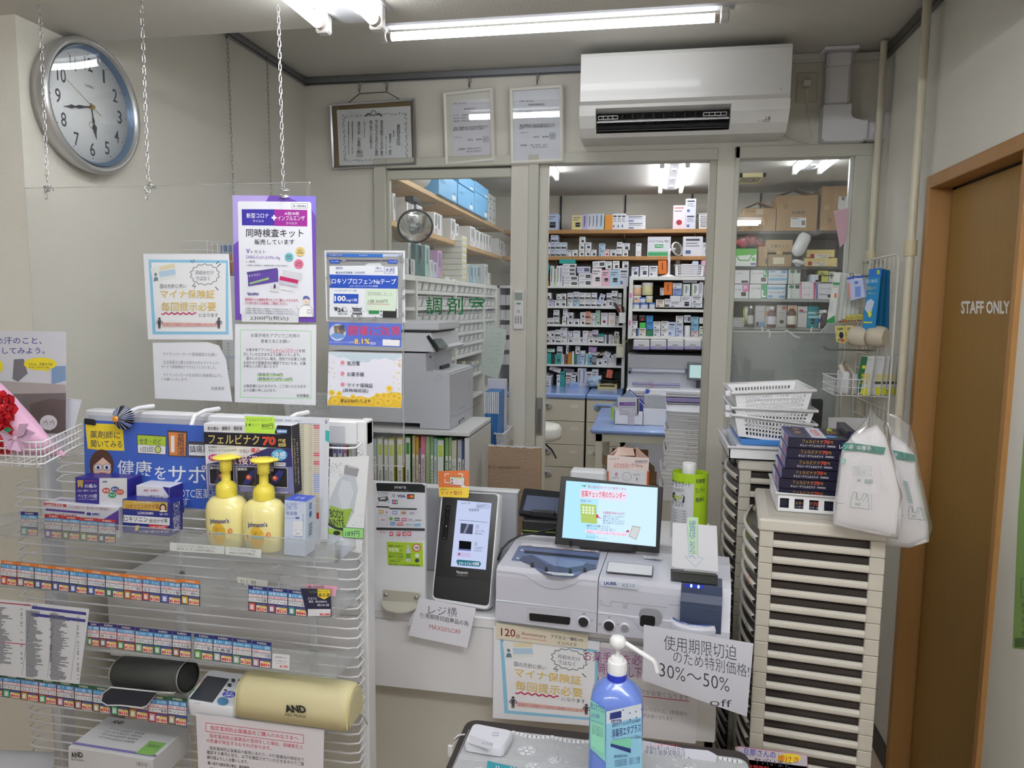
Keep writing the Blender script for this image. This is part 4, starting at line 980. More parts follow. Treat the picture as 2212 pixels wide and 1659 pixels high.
for x0_,y0_,st in((228,628,'肩の痛み'),(488,640,'腱鞘炎'),(736,648,'関節痛')):
 _.P([(x0_,y0_),(x0_+232,y0_+8),(x0_+236,y0_+198),(x0_+6,y0_+182)],C(232,232,240));_.P([(x0_+4,y0_+4),(x0_+228,y0_+12),(x0_+232,y0_+193),(x0_+10,y0_+177)],C(24,22,34))
 _.T(st,x0_+10,y0_+14,x0_+30+len(st)*24,y0_+42,WH,bd=.02);_.P([(x0_+60,y0_+170),(x0_+120,y0_+60),(x0_+150,y0_+30),(x0_+200,y0_+40),(x0_+180,y0_+90),(x0_+110,y0_+175)],C(44,48,120));_.O(x0_+115,y0_+105,26,24,C(216,90,60));_.O(x0_+112,y0_+102,9,8,C(250,240,220))
_.T('14',236,824,280,856,DK,bd=.0);_.T('枚入',284,828,330,856,DK);_.T('●ニオイの少ない微香性',856,880,974,896,WH);_.B(o)
q_=rside(*g_,.035);q_.R(0,0,1000,1000,C(30,30,48));q_.T('フェルビナク70',150,200,400,850,GD,vt=_T,bd=.03);q_.T('オムニードフェルビナク',550,260,720,900,WH,vt=_T,bd=.01);q_.B(o)
o,_=ys('price_note','F',[(560,170),(842,178),(846,336),(566,326)],1.3945,C(190,234,82),'yellow-green handwritten 800 yen note on the large patch box','note')
_.T('フェルビナクパップ',576,186,816,218,DK,sl=.02,bd=-.005);_.T('14',574,238,620,266,C(70,110,40),bd=.02);_.T('枚入り',626,238,704,268,C(110,150,70),bd=-.01);_.T('800円',722,240,830,280,C(40,50,40),bd=.015);_.R(716,288,832,291,DK);_.B(o)
o,_,g_=ca_('slim pale blue eye shampoo box at right of the pump bottles','F',(938,960),(1140,978),(930,1475),1.345,.045,C(206,216,236,r=.35))
_.P([(938,960),(1140,978),(1140,990),(1010,1010),(940,1100)],C(190,204,232))
for st,y_ in(('まつ毛を',985),('洗う',1018),('新習慣',1068)):_.T(st,955,y_,1055,y_+34,C(110,130,190),sl=.03)
_.R(1040,1122,1078,1138,C(84,100,180));_.T('アイシャンプー',942,1122,1032,1140,C(90,110,180));_.T('まつ毛シャンプー',1108,1090,1124,1290,C(120,140,170),vt=_T);_.R(1018,1160,1112,1300,C(228,230,236));_.L([(1030,1240),(1042,1246),(1054,1240)],2,DK);_.L([(1080,1240),(1092,1246),(1104,1240)],2,DK);_.T('Eye',1046,1268,1084,1288,C(120,140,180));_.T('Shampoo',1030,1296,1106,1314,C(120,140,180));_.B(o)
q_=rside(*g_,.045);q_.O(450,120,120,60,C(60,100,180));q_.O(450,270,120,60,C(60,100,180));q_.T('目',400,90,500,150,WH);q_.hold=_T
for k in Rg(9):q_.R(300,430+k*28,650,430+k*28+(14 if k%2 else 8),DK)
q_.B(o)
tp=tops(*g_,.045);tp.R(0,0,1000,1000,C(66,90,196));tp.T('まつ毛',300,300,700,700,WH);tp.B(o)
YB=C(248,236,162,r=.25,coat=.5);YC=C(250,232,84,r=.35,coat=.2)
def pump(cx_,cy_,label,prc,crop_c):
 z0=1.104;t=Tg('pump_bottle',label,'bottle',(cx_,cy_,z0),'yellow pump bottles')
 m=MB();m.La([(.036,0),(.042,.004),(.0445,.03),(.046,.058),(.0455,.078),(.042,.093),(.033,.104),(.020,.109),(.0195,.113)],(cx_,cy_,z0),YB,36,sq=(.9,.72));m.B('bottle_body',t)
 m=MB();m.La([(.0215,.108),(.022,.122),(.020,.132),(.013,.138),(.0095,.140),(.0095,.160),(.0125,.161),(.0125,.180),(.011,.184)],(cx_,cy_,z0),YC,28);m.B('pump_collar',t)
 m=MB();m.La([(.008,.184),(.024,.187),(.027,.1895),(.025,.192),(.012,.1945),(.002,.195)],(cx_,cy_,z0),YC,28)
 m.H(v3(cx_+.012,cy_-.006,z0+.187),v3(.022,0,.002),v3(0,.012,0),v3(0,0,.005),YC,.002);m.B('pump_head',t)
 pm=MB();pm.La([(.0235,.108),(.0235,.135),(.018,.15),(.018,.182)],(cx_,cy_,z0),clear('bottle_wrap',(.97,.97,.95),1.0),20,cap=_F);pm.B('clear_cap',t)
 n=v3(0,-1,0);rr=.046
 def fn(a,b,h):
  th=(a/1000-.5)*1.9;zz=z0+.1-b/1000*.1;q_z=(zz-z0);rx=.046-.02*max(0,.05-q_z)/.05*.2+.0003
  ct,st=cos(th),sin(th)
  e=.88;X=copysign(abs(st)**e,st)*(rx+.0006+h);Yv=-abs(ct)**e*.72*(rx+.0014+h)
  return v3(cx_+X,cy_+Yv,zz)
 pl=Pr(fn,.0001)
 dr=[(500+150*sin(k/20*2*pi),620-260*cos(k/20*2*pi))for k in Rg(20)]
 dr=[(x_ if y_>500 else 500+(x_-500)*max(.05,(y_-340)/200),y_)for x_,y_ in dr]
 pl.P(dr,C(236,190,60));pl.T("Johnson's",290,340,740,470,C(44,60,130),bd=.02,sl=-.06,lean=-.1,res=3);pl.T('ベビー全身シャンプー',380,520,640,550,C(90,80,60));pl.T('泡タイプ',430,565,570,600,C(90,80,60),bd=.02)
 pl.R(400,620,620,680,C(150,206,200));pl.O(760,590,60,60,C(232,140,70));pl.O(770,585,22,22,C(240,220,190));pl.O(270,650,20,45,C(206,70,70));pl.B(t)
pump(-.868,1.378,'left of the two yellow baby shampoo pump bottles',0,0)
b2=W(568,1110,Y=1.365)
pump(b2.x,1.372,'right of the two yellow baby shampoo pump bottles, nearer the slim eye shampoo box',0,0)
yB=YR-.007
o,_=ys('banner','E',[(600,752),(1560,800),(1560,1400),(612,1330)],yB,C(62,98,190,r=.4),'blue pharmacist consultation banner hung across the rack top','banner')
_.P([(612,775),(830,785),(880,800),(892,975),(700,968),(628,960)],C(240,214,50));_.T('薬剤師に',645,830,862,884,DK,sl=.03,bd=.02);_.T('聞いてみる',652,898,876,948,DK,sl=.03,bd=.02)
_.P([(980,855),(1195,868),(1190,1005),(985,992)],DK);_.P([(985,862),(1190,874),(1188,940),(988,928)],C(170,200,60));_.P([(988,930),(1188,942),(1186,1000),(990,988)],C(230,230,234));_.T('せき・のど',1000,884,1158,924,DK,sl=.04,bd=.025);_.T('1日2回',1008,946,1098,984,DK,bd=.03);_.O(1133,966,24,26,DK);_.O(1133,966,19,21,C(200,214,120))
_.P([(1200,826),(1345,836),(1338,1020),(1210,1012)],DK);_.P([(1208,840),(1335,848),(1330,1012),(1216,1006)],C(214,130,66));_.R(1226,866,1252,985,C(232,230,226));_.T('葛根湯',1270,850,1325,1010,DK,vt=_T,bd=.02)
_.P([(1350,905),(1560,915),(1560,1028),(1350,1018)],DK);_.P([(1356,928),(1560,938),(1560,1014),(1356,1006)],C(226,230,238));_.T('鎮痛薬',1360,936,1500,988,DK,bd=.025)
_.O(730,1080,86,116,C(88,56,48));_.O(735,1100,64,90,C(236,200,178));_.P([(672,1080),(690,1010),(740,985),(790,1020),(800,1075),(740,1022)],C(88,56,48))
for x_ in(706,768):_.O(x_,1092,30,24,C(60,60,70));_.O(x_,1092,26,21,C(240,240,244));_.O(x_,1094,11,14,C(40,50,100),10)
_.P([(715,1128),(765,1132),(760,1150),(720,1148)],C(170,70,70))
_.T('健康',845,1038,1092,1150,C(228,234,246),sl=.04,bd=.03);_.T('を',1112,1086,1192,1180,C(228,234,246),bd=.03);_.T('サポ',1210,1070,1480,1200,C(228,234,246),sl=.03,bd=.03);_.T('OTC医薬品',1290,1240,1560,1310,C(228,234,246),sl=.03);_.T('です',1240,1310,1360,1370,C(228,234,246))
_.B(o)
m=MB();c=CW('E',640,762,Y=yB-.004);m.H(c-v3(.015,0,.008),v3(.03,0,-.002),v3(0,.004,0),v3(0,0,.014),C(24,24,26),.003);m.B('tape_piece',N0,'black tape piece at top left corner of the blue banner','tape')
t=Tg('pinwheel','small silver-blue foil pinwheel ornament with amber centre on the rack','ornament',tuple(W(264,905,Y=yB-.02)))
c=W(264,903,Y=yB-.02);rd=Rn(2)
for k in Rg(30):
 an=2*pi*k/30;d=v3(cos(an),0,sin(an));s_=v3(-sin(an),.3,cos(an))
 m=MB();m.add([c+v3(-.006,-.012,0),c+d*.026+s_*.002,c+d*.028+v3(0,.008,0),c+d*.026-s_*.002],[(0,1,2),(0,2,3)],rd.choice([C(170,180,214,r=.2,m=.7),C(60,60,66,r=.25,m=.7),C(206,208,220,r=.2,m=.7)]));m.B('blade',t)
MB().ball(c+v3(-.006,-.014,0),.0075,C(232,150,40,r=.1,coat=1),10,(1,.6,1)).B('centre_gem',t)
o,_=ys('price_list','F',[(560,148),(1345,190),(1270,1400),(1240,1400),(560,1180)],yB-.001,C(220,222,232),'tall printed price list sheet behind the large patch box','price list')
_.T('医薬品価格表　他店舗共通　2024年4月～',840,196,1100,216,DK,sl=.04);_.R(1060,235,1270,238,DK,sl=.05);_.hold=_T;_.k+=1
for k in Rg(44):
 y_=246+k*20;_.R(1075,y_,1205,y_+15,C(222,214,176),sl=.05);_.R(1210,y_+7,1268,y_+20,C(206,70,80)if k in(0,1,13,14,17,18)else(C(150,160,200)if 22<k<32 else C(200,180,150)),sl=.05)
_.k+=1
for k in Rg(44):_.T('%d,%d'%(1+k%3,110+k*37%880),1165,249+k*20,1200,260+k*20,DK,res=1);_.T('薬%d錠'%(k*7%90),1085,246+k*20,1120,258+k*20,DK,res=1)
_.hold=_F;_.R(1240,1080,1262,1140,C(190,50,60))
for k in Rg(10):_.T('解熱鎮痛薬・総合感冒',620,920+k*22,940,934+k*22,C(90,90,96),res=1)
_.B(o)
o,_=ys('folder_sheet','F',[(1320,190),(1360,190),(1345,1330),(1270,1340)],yB-.003,C(216,218,226),'narrow white folder with a teal patch beside the price list','folder')
_.P([(1322,300),(1360,310),(1358,420),(1322,400)],C(60,170,170));_.T('D',1322,208,1342,240,C(50,50,140),bd=.03);_.B(o)
o,_=ys('picture_card','F',[(1365,560),(1735,545),(1665,1462),(1335,1420)],YR-.006,C(226,228,230),'white picture card of a clear drink bottle with green label','picture card')
_.P([(1530,626),(1632,655),(1640,672),(1622,745),(1495,715),(1505,640)],C(150,148,152));_.P([(1530,626),(1632,655),(1636,668),(1536,648)],C(200,198,202))
_.P([(1500,715),(1610,745),(1630,850),(1590,1080),(1500,1250),(1440,1380),(1380,1400),(1340,1370),(1345,1200),(1365,950),(1440,780)],C(190,196,204));_.P([(1480,770),(1560,790),(1590,900),(1540,1050),(1480,1040),(1440,900)],C(206,212,218))
_.P([(1370,1010),(1480,1050),(1580,1040),(1510,1225),(1440,1220),(1352,1175)],C(150,180,74));_.P([(1352,1175),(1440,1220),(1510,1225),(1500,1250),(1430,1245),(1350,1200)],C(50,60,60));_.P([(1345,1225),(1490,1250),(1480,1300),(1345,1280)],C(150,190,70));_.O(1430,1272,34,22,C(40,50,40))
_.T('BODY',1366,1046,1500,1122,C(40,40,44),sl=.16,lean=-.2,bd=.01);_.T('AINTÉ',1352,1120,1500,1196,C(40,40,44),sl=.1,lean=-.2,bd=.01)
rd=Rn(4);_.hold=_T
for k in Rg(40):x_,y_=rd.uniform(1370,1480),rd.uniform(600,740);_.R(x_,y_,x_+5,y_+5,DK,sl=.3)
for k in Rg(14):x_,y_=rd.uniform(1540,1660),rd.uniform(1050,1200);_.R(x_,y_,x_+5,y_+5,DK,sl=.3)
_.B(o)
o,_=ys('price_note','F',[(1488,1216),(1688,1232),(1676,1328),(1484,1308)],YR-.009,C(150,216,130),'green price note reading 189 yen on the drink card','note')
_.F(1488,1218,1682,1312,5,DK,sl=.07);_.T('189円',1510,1252,1644,1306,DK,bd=.0);_.B(o)
o,_=ys('product_list','G',[(-90,385),(668,470),(592,1032),(-90,955)],1.322,C(218,220,226),'white A4 product table fixed over the left price cards','price list')
_.T('医薬品一覧表',180,430,280,446,DK,sl=.1);_.R(-60,412,230,420,C(180,50,70),sl=.09);_.R(240,446,645,468,C(60,60,140),sl=.12);_.R(235,498,640,520,C(60,60,140),sl=.12);_.R(-60,708,190,714,C(180,50,70),sl=.09)
rd=Rn(12);_.hold=_T;_.k+=1
for k in Rg(52):
 for a,b_ in((-60,178),(186,395),(372,600)):
  w_=rd.uniform(.25,.62)*(b_-a);y_=448+k*9.6+(a+60)*.12
  if k>44 and a<0:continue
  _.R(a+8,y_,a+8+w_,y_+6,C(110,112,120),sl=.11)
  if rd.random()<.5:_.R(b_-24,y_,b_-8,y_+5,C(110,112,120),sl=.11)
for a,b_ in(((238,446),(165,962)),((412,480),(355,980)),((594,500),(530,1000))):_.L([a,b_],2,C(90,92,100))
_.B(o)
o,_=ys('warning_sheet','H',[(80,1252),(1040,1372),(1032,1700),(100,1700)],1.322,C(226,222,228),'white warning sheet with red boxed heading at the rack bottom','notice')
_.F(155,1320,886,1384,4,C(200,40,80),sl=.125);_.T('指定濫用防止医薬品をご購入のみなさまへ',188,1338,846,1372,C(200,40,80),sl=.125,bd=.02)
for st,a0,b0,a1,b1,m_ in(('指定濫用防止医薬品の濫用をした場合、保健衛生上',182,1400,882,1430,C(200,50,90)),('の危害が発生するおそれがあります。',160,1436,645,1466,C(200,50,90)),('指定濫用防止医薬品の販売にあたり、OTC医薬品の各区分で',182,1494,888,1520,DK),('確認する事項に加え、以下を確認させていただきますのでご理',162,1524,888,1552,DK),('解の程よろしくお願いします。',165,1562,470,1590,DK),('購入者が18歳未満の場合、薬剤師等',170,1606,480,1632,DK),('氏名、年齢を確認いたします',185,1650,520,1680,DK)):_.T(st,a0,b0,a1,b1,m_,sl=.125,bd=.005)
_.B(o)
PB=1.30
t=Tg('wire_basket','white wire basket hooked on the rack at the left edge, holding a bouquet','basket',tuple(W(60,1010,Y=PB)))
f0=CW('V',0,500,Y=1.24);f1=CW('V',400,500,Y=1.24);f2=CW('V',930,335,Y=YR)
hgt=CW('V',420,500,Y=1.24).z-CW('V',430,745,Y=1.24).z
f0=v3(f1.x-.16,f1.y,f1.z);f2=v3(f2.x,YR-.005,f1.z+.004);f3=v3(f0.x,YR-.005,f1.z+.004)
for k in Rg(4):
 dz=v3(0,0,-hgt*k/3);MB().Tu([f3+dz,f0+dz,f1-v3(.01,0,0)+dz,f1+v3(.006,.01,0)+dz,f2+dz],.0019,RW,6).B('rim_wire',t)
for k in Rg(12):
 p=f0.lerp(f1,k/11);MB().Tu([p,p-v3(0,0,hgt+.006),p-v3(0,-.012,hgt+.008)],.0014,RW,5).B('upright_wire',t)
for k in Rg(1,12):
 p=f1.lerp(f2,k/12);MB().Tu([p,p-v3(0,0,hgt+.006)],.0014,RW,5).B('upright_wire',t)
for k in Rg(9):
 a=f0.lerp(f1,k/8)-v3(0,0,hgt+.004);b_=f3.lerp(f2,k/8)-v3(0,0,hgt+.004);MB().Tu([a,b_],.0013,RW,5).B('base_wire',t)
o,_=ys('poster','E',[(-60,112),(472,122),(474,830),(470,960),(-60,960)],YR-.03,C(214,216,224,r=.4),'sweat-care poster with yellow speech bubbles behind the bouquet','poster')
for st,a0,b0,a1,b1 in(('の',-16,170,20,208),('汗のこと、',28,160,300,210),('してみよう。',18,236,322,280)):_.T(st,a0,b0,a1,b1,C(58,56,150),bd=.02)
_.P([(-60,560),(130,560),(474,545),(472,850),(-60,850)],C(120,112,112));_.P([(100,320),(170,315),(200,420),(130,480),(90,460)],C(120,118,126));_.P([(370,370),(472,365),(474,470),(370,500)],C(130,160,196));_.P([(-60,470),(472,500),(472,560),(-60,570)],C(176,168,166));_.P([(360,600),(472,610),(474,850),(200,850),(220,640)],C(104,92,90));_.P([(-60,640),(130,620),(160,850),(-60,850)],C(110,84,76))
_.O(290,352,118,46,C(240,222,50),28);_.P([(330,395),(352,395),(340,420)],C(240,222,50));_.T('それは、手掌多汗症',206,345,378,364,DK,bd=.015);_.T('かもしれないね。',206,368,360,384,DK,bd=.015);_.O(-10,370,34,46,C(240,222,50))
_.O(350,772,62,54,C(240,240,244),28);_.P([(345,820),(372,812),(360,832)],C(240,240,244))
for dx in(0,48):
 _.L([(310+dx,790),(318+dx,760),(326+dx,775),(334+dx,752),(338+dx,775),(346+dx,770),(336+dx,795)],2.5,DK)
_.B(o)
o,_=ys('folded_paper','V',[(740,0),(915,20),(790,480),(745,480)],YR-.012,C(226,228,236),'folded white paper standing between poster and blue banner','paper');_.L([(745,10),(900,30)],3,C(190,192,200));_.B(o)
t=Tg('bouquet','red rose bouquet wrapped in pink paper lying in the wire basket','bouquet',tuple(W(20,985,Y=1.3)))
tip=W(140,985,Y=1.33);c0=W(-35,900,Y=1.30);PK=C(226,176,206,r=.5,bump=.2,bs=40)
ax=(c0-tip);L_=ax.length;ax.normalize();sa=v3(0,1,0);sa=(sa-ax*sa.dot(ax)).normalized();sb=ax.cross(sa)
m=MB();rs=[]
for k,(d,r_)in En(((0,.004),(.25,.02),(.5,.042),(.75,.062),(1.0,.078))):
 rs.append([tip+ax*(L_*d)+(sa*cos(2*pi*i/28)*.75+sb*sin(2*pi*i/28))*r_*(1+.05*sin(i*2.2+k))for i in Rg(28)])
m.rings(rs,PK,_T,_F);m.B('wrapping',t)
RD=C(206,26,40,r=.45);RD2=C(176,16,30,r=.5);rd=Rn(6)
for k,q in En(((-12,900),(-5,925),(5,880),(-30,870),(-30,950),(0,950))):
 c=W(*q,Y=1.27);m=MB()
 for lay in Rg(4):
  n_=5+lay
  for i in Rg(n_):
   an=2*pi*i/n_+lay*.5;rr=.006+lay*.005;d=v3(cos(an),0,sin(an))
   s_=v3(-sin(an),0,cos(an));b0=c+d*rr*.5+v3(0,.006,0);tp_=c+d*rr*1.5+v3(0,-.012+lay*.004,0)
   w3=rr*.62;q3=c+d*rr+v3(0,-.008+lay*.003,0);m.add([b0,q3+s_*w3,tp_+s_*w3*.8,tp_+d*.004+v3(0,.004,0),tp_-s_*w3*.8,q3-s_*w3],[(0,1,2,3,4,5)],RD if(i+lay)%2 else RD2)
 m.ball(c,.011,RD,8);m.B('rose',t)
m=MB();c=W(4,930,Y=1.262);m.add([c,c+v3(.012,0,.008),c+v3(.026,.002,.003),c+v3(.014,0,-.004)],[(0,1,2,3)],C(40,130,90));m.B('leaf',t)
m=MB();c=CW('V',170,450,Y=1.232);BO=C(214,176,206,r=.2,coat=.6)
for a,b_ in((40,.05),(160,.035),(-60,.03),(15,.055),(-120,.028)):
 d=v3(cos(R(a)),-.1,sin(R(a)));s_=v3(-d.z,0,d.x);m.add([c,c+d*b_*.6+s_*.014,c+d*b_,c+d*b_*.6-s_*.012+v3(0,-.008,0)],[(0,1,2),(0,2,3)],BO)
m.ball(c,.006,BO,8);m.B('bow',t)
zs=.722
t=Tg('blood_pressure_monitor','white blood pressure monitor with dark display and blue start button','blood pressure monitor',(-.86,1.40,zs+.02))
def Hq(a,b,z_):return CW('H',a,b,Z=z_)
A_=[CW('H',180,925,Y=1.425),CW('H',482,975,Y=1.425),CW('H',380,1235,Y=1.325),CW('H',0,1165,Y=1.325)]
n_=(A_[1]-A_[0]).cross(A_[3]-A_[0]).normalized();n_=n_ if n_.y<0 or n_.z>0 else-n_
if n_.z<0:n_=-n_
m=MB()
cen=sum(A_,v3(0,0,0))/4
def rrect(c4,f,n=5):
 out=[]
 for i in Rg(4):
  p,a,b_=c4[i],c4[i-1],c4[(i+1)%4]
  p0=p.lerp(a,f);p1=p.lerp(b_,f)
  for k in Rg(n+1):
   q=k/n;out.append(p0*(1-q)**2+p*2*q*(1-q)+p1*q*q)
 return out
ring0=rrect(A_,.16)
m.rings([[p-v3(0,-.004,.03)for p in ring0],[p-v3(0,0,.012)for p in ring0],[p for p in ring0],[cen+(p-cen)*.96+n_*.004 for p in ring0]],C(228,230,236,r=.35),_T,_T);m.B('casing',t)
pq=Pr(pix(cen+n_*.0045,n_,CR['H']));pq.P([(162,965),(335,990),(208,1172),(22,1140)],C(226,230,238));pq.P([(165,968),(332,992),(205,1170),(28,1142)],C(60,64,72,r=.15));pq.T('AND',394,990,444,1012,C(50,60,70),sl=.1,bd=.05)
pq.O(330,1108,52,24,C(66,80,190));pq.T('見本',300,1092,360,1106,WH,bd=.02);pq.T('SAMPLE',292,1110,364,1124,WH,bd=.02);pq.O(282,1160,44,32,C(92,140,176));pq.O(282,1160,36,26,C(80,130,168))
pq.R(346,990,374,1016,C(60,62,66),sl=.1);pq.R(318,1026,346,1052,C(60,62,66),sl=.1);pq.O(302,1078,12,8,DK);pq.L([(150,985),(110,1030)],4,C(180,60,80));pq.L([(105,1036),(80,1066)],4,C(220,200,80));pq.L([(75,1070),(35,1110)],4,C(60,150,110));pq.T('UA-1020',62,1168,110,1180,C(120,124,130),sl=.1);pq.B(t)
t=Tg('soft_pouch','beige half-round zip pouch with black logo on the fourth shelf','pouch',(-.72,1.36,zs))
c0=CW('H',430,1130,Y=1.355);c1=CW('H',1270,1235,Y=1.355);PO=C(212,202,158,r=.5,bump=.05,bs=500)
uu=(c1-c0);Lp=uu.length;uu.normalize()
def prof(s_,q):
 a=pi*q;return v3(0,-.046*cos(a)*s_,.062*sin(a)**.7*s_ if sin(a)>0 else 0)
m=MB();rs=[]
zb0=CW('H',440,1280,Y=1.315).z;zb1=CW('H',1215,1388,Y=1.315).z
for f,s_ in((0,.55),(.01,.85),(.03,.96),(.08,1.0),(.5,1.0),(.92,1.0),(.97,.97),(.99,.9),(1.0,.78)):
 b_=v3(c0.x+uu.x*Lp*f,1.36,zb0+(zb1-zb0)*f)
 rs.append([b_+v3(0,-.045*cos(pi*i/14)*s_,.078*sin(pi*i/14)**.62*s_)for i in Rg(15)])
m.rings(rs,PO,_T,_T);m.B('shell',t)
for k in(1,7):MB().Tu([p+v3(0,0,.0005)for p in rs[k]],.0016,C(222,214,150,r=.5),6).B('piping',t)
_=Pr(pix((0,1.36-.0466,0),YN,CR['H']));_.T('AND',745,1185,902,1242,C(34,34,36),sl=.04,bd=.09,lean=-.3);_.T('A&D Medical',742,1246,900,1268,C(60,58,50),sl=.1);_.B(t)
MB().Tu([CW('H',1300,1255,Y=1.36),CW('H',1335,1275,Y=1.36),CW('H',1352,1310,Y=1.36),CW('H',1365,1332,Y=1.36)],.0012,C(120,118,110),5).B('zip_pull',t)
CU=C(66,68,66,r=.6,bump=.05,bs=400)
t=Tg('arm_cuff','dark grey rolled blood pressure cuff with pale edging','arm cuff',(-1.0,1.37,.74))
e0=CW('G',905,940,Y=1.385);e1=CW('G',1405,975,Y=1.355)
m=MB();ax_=(e1-e0).normalized();m.La([(.018,0),(.031,.0015),(.034,.006),(.034,(e1-e0).length-.006),(.0325,(e1-e0).length)],e0,CU,28,ax_,cap=_F)
m.La([(.0325,0),(.026,.0),(.024,-.03)],e1,C(38,38,38,r=.7),28,ax_,cap=_T);m.B('roll',t)
for d_ in((e1,.0325),(e0,.0325)):MB().La([(d_[1],-.001),(d_[1]+.0015,.001),(d_[1],.0025)],d_[0],C(140,140,134),28,ax_,cap=_F).B('edging',t)
Pf=[CW('G',*q,Y=1.318)for q in((830,1055),(1180,1090),(1100,1195),(1060,1208),(900,1190),(800,1190),(755,1160),(770,1100))]
m=MB();m.E(Pf,v3(0,.004,0),C(34,38,50,r=.6));m.B('flap',t)
MB().Tu(Pf,.0016,C(214,216,218),6,_T).B('edging',t)
MB().Tu([CW('G',1180,1095,Y=1.318),CW('G',1300,1100,Y=1.33),CW('G',1375,1040,Y=1.35),CW('G',1440,1000,Y=1.37)],.003,C(150,150,146,r=.4),8).B('air_hose',t)
o_,_,g_=ca_('white blood pressure monitor carton with black logo at bottom left','G',(510,1500),(1140,1600),(510,1700),1.28,.12,C(204,204,206,r=.5),name='device_box',skew=.0)
_.T('AND',530,1540,620,1582,C(60,60,60),bd=.08,lean=-.3);_.T('A&D Medical',530,1586,622,1600,C(90,90,90),sl=.1);_.T('UB-510',1022,1612,1100,1640,C(90,90,90),sl=.15);_.B(o_)
tp=tops(*g_,.12);tp.R(0,860,1000,920,C(120,112,170));tp.T('AND',120,90,260,190,C(90,90,90),bd=.06);tp.R(760,520,960,900,C(128,176,92));tp.T('本体付',790,600,930,700,C(60,90,50),bd=.02)
for k in Rg(4):tp.T('デジタル血圧計 家庭用',180,330+k*90,620,390+k*90,C(130,130,134))
tp.B(o_)
m=MB();e0=W(-20,1640,Y=1.30);e1=W(110,1660,Y=1.38);m.c(e0+v3(-.03,0,-.02),e1,.034,C(176,176,180,r=.6,bump=.4,bs=700),24);m.B('mesh_roll',N0,'grey woven mesh roll lying at bottom left corner','roll')
# counter and what stands on it
def rpoly(c4,rad,n=5):
 out=[]
 for i in Rg(4):
  p,a,b_=V(c4[i]),V(c4[i-1]),V(c4[(i+1)%4])
  r_=rad[i]if isinstance(rad,(list,tuple))else rad
  p0=p+(a-p).normalized()*r_;p1=p+(b_-p).normalized()*r_
  for k in Rg(n+1):
   q=k/n;out.append(p0*(1-q)**2+p*2*q*(1-q)+p1*q*q)
 return out
def slab(c4,depth,m_,rad=.004,bev=.002):
 """rounded slab: front face corners TL TR BR BL, going back by depth along its normal"""
 TL,TR,BR,BL=[V(p)for p in c4];n=(BL-TL).cross(TR-TL).normalized()
 if n.dot(CAM-TL)<0:n=-n
 fr=rpoly(c4,rad);cen=(TL+TR+BR+BL)/4
 m=MB();m.rings([[p-n*depth for p in fr],[p-n*bev for p in fr],[p+(cen-p).normalized()*bev for p in fr]],m_,_T,_T)
 return m,n
zc=.82;YC_=1.765
xcl,xcr=-1.50,W(1549,1480,Y=YC_).x
CT=C(222,222,224,r=.35);CL=C(196,192,180,r=.6,bump=.1,bs=80)
t=Tg('service_counter','white service counter with beige lower front behind the rack','counter',((xcl+xcr)/2,2.0,0))
MB().b(xcl,YC_,zc-.03,xcr,2.34,zc,CT,.003).B('counter_top',t)
za=W(900,1492,Y=YC_).z
MB().b(xcl,YC_+.004,za,xcr,YC_+.03,zc-.03,CT,.002).B('apron',t)
MB().b(xcl,YC_+.05,.04,xcr,YC_+.07,za+.02,CL).b(xcr-.02,YC_+.05,.04,xcr,2.3,zc-.03,CL).B('front_panel',t)
MB().b(xcl,YC_+.07,0,xcr,2.28,.04,C(110,106,100)).B('plinth',t)
bx0=W(790,1200,Y=YC_-.004).x;bx1=W(919,1200,Y=YC_).x;bz1=W(860,1043,Y=YC_).z
t=Tg('counter_screen_board','white upright board at counter front covered with payment stickers','board',((bx0+bx1)/2,YC_,zc))
MB().b(bx0,YC_-.004,zc-.008,bx1,YC_+.014,bz1,C(226,228,232,r=.4),.002).B('panel',t)
BP=YC_-.0045
o,_=ys('payment_sticker','J',[(128,178),(545,186),(546,380),(548,575),(546,655),(135,640)],BP,C(222,224,232),'white payment-methods sticker sheet with black header on the white board','sticker')
_.P([(128,178),(140,170),(520,180),(545,196),(545,254),(135,240)],C(30,34,36));_.T('stera',284,196,384,218,WH,bd=.0,sl=.01);_.T('Tap to pay / Pay in Wallet',258,232,408,244,C(150,150,150))
_.T('タッチ決済OK',140,248,238,266,DK,bd=.02);_.T('Tap to pay OK',150,268,228,280,C(90,90,96));_.P([(140,295),(225,285),(235,310),(215,330),(150,325)],C(90,92,96));_.P([(160,300),(205,292),(212,306),(165,312)],C(220,220,224));_.L([(135,355),(150,332),(165,326)],3,DK);_.L([(205,300),(232,308),(236,345)],3,DK)
for k in Rg(3):_.L([(266+k*9,268-k*2),(271+k*9,278),(266+k*9,290+k*2)],3,DK)
_.T('VISA',308,270,380,294,C(30,40,130),bd=.03,lean=-.2);_.R(394,266,454,306,C(34,34,40));_.O(414,286,15,13,C(216,60,40));_.O(434,286,15,13,C(236,150,50))
for k,c in En(((50,90,170),(200,50,60),(50,140,70))):_.R(266+k*17,314,281+k*17,350,C(*c));_.T('JCB'[k],269+k*17,325,278+k*17,340,WH,bd=.03)
_.R(133,366,242,378,C(50,48,50),sl=.04);_.R(245,382,476,394,C(50,48,50),sl=.02)
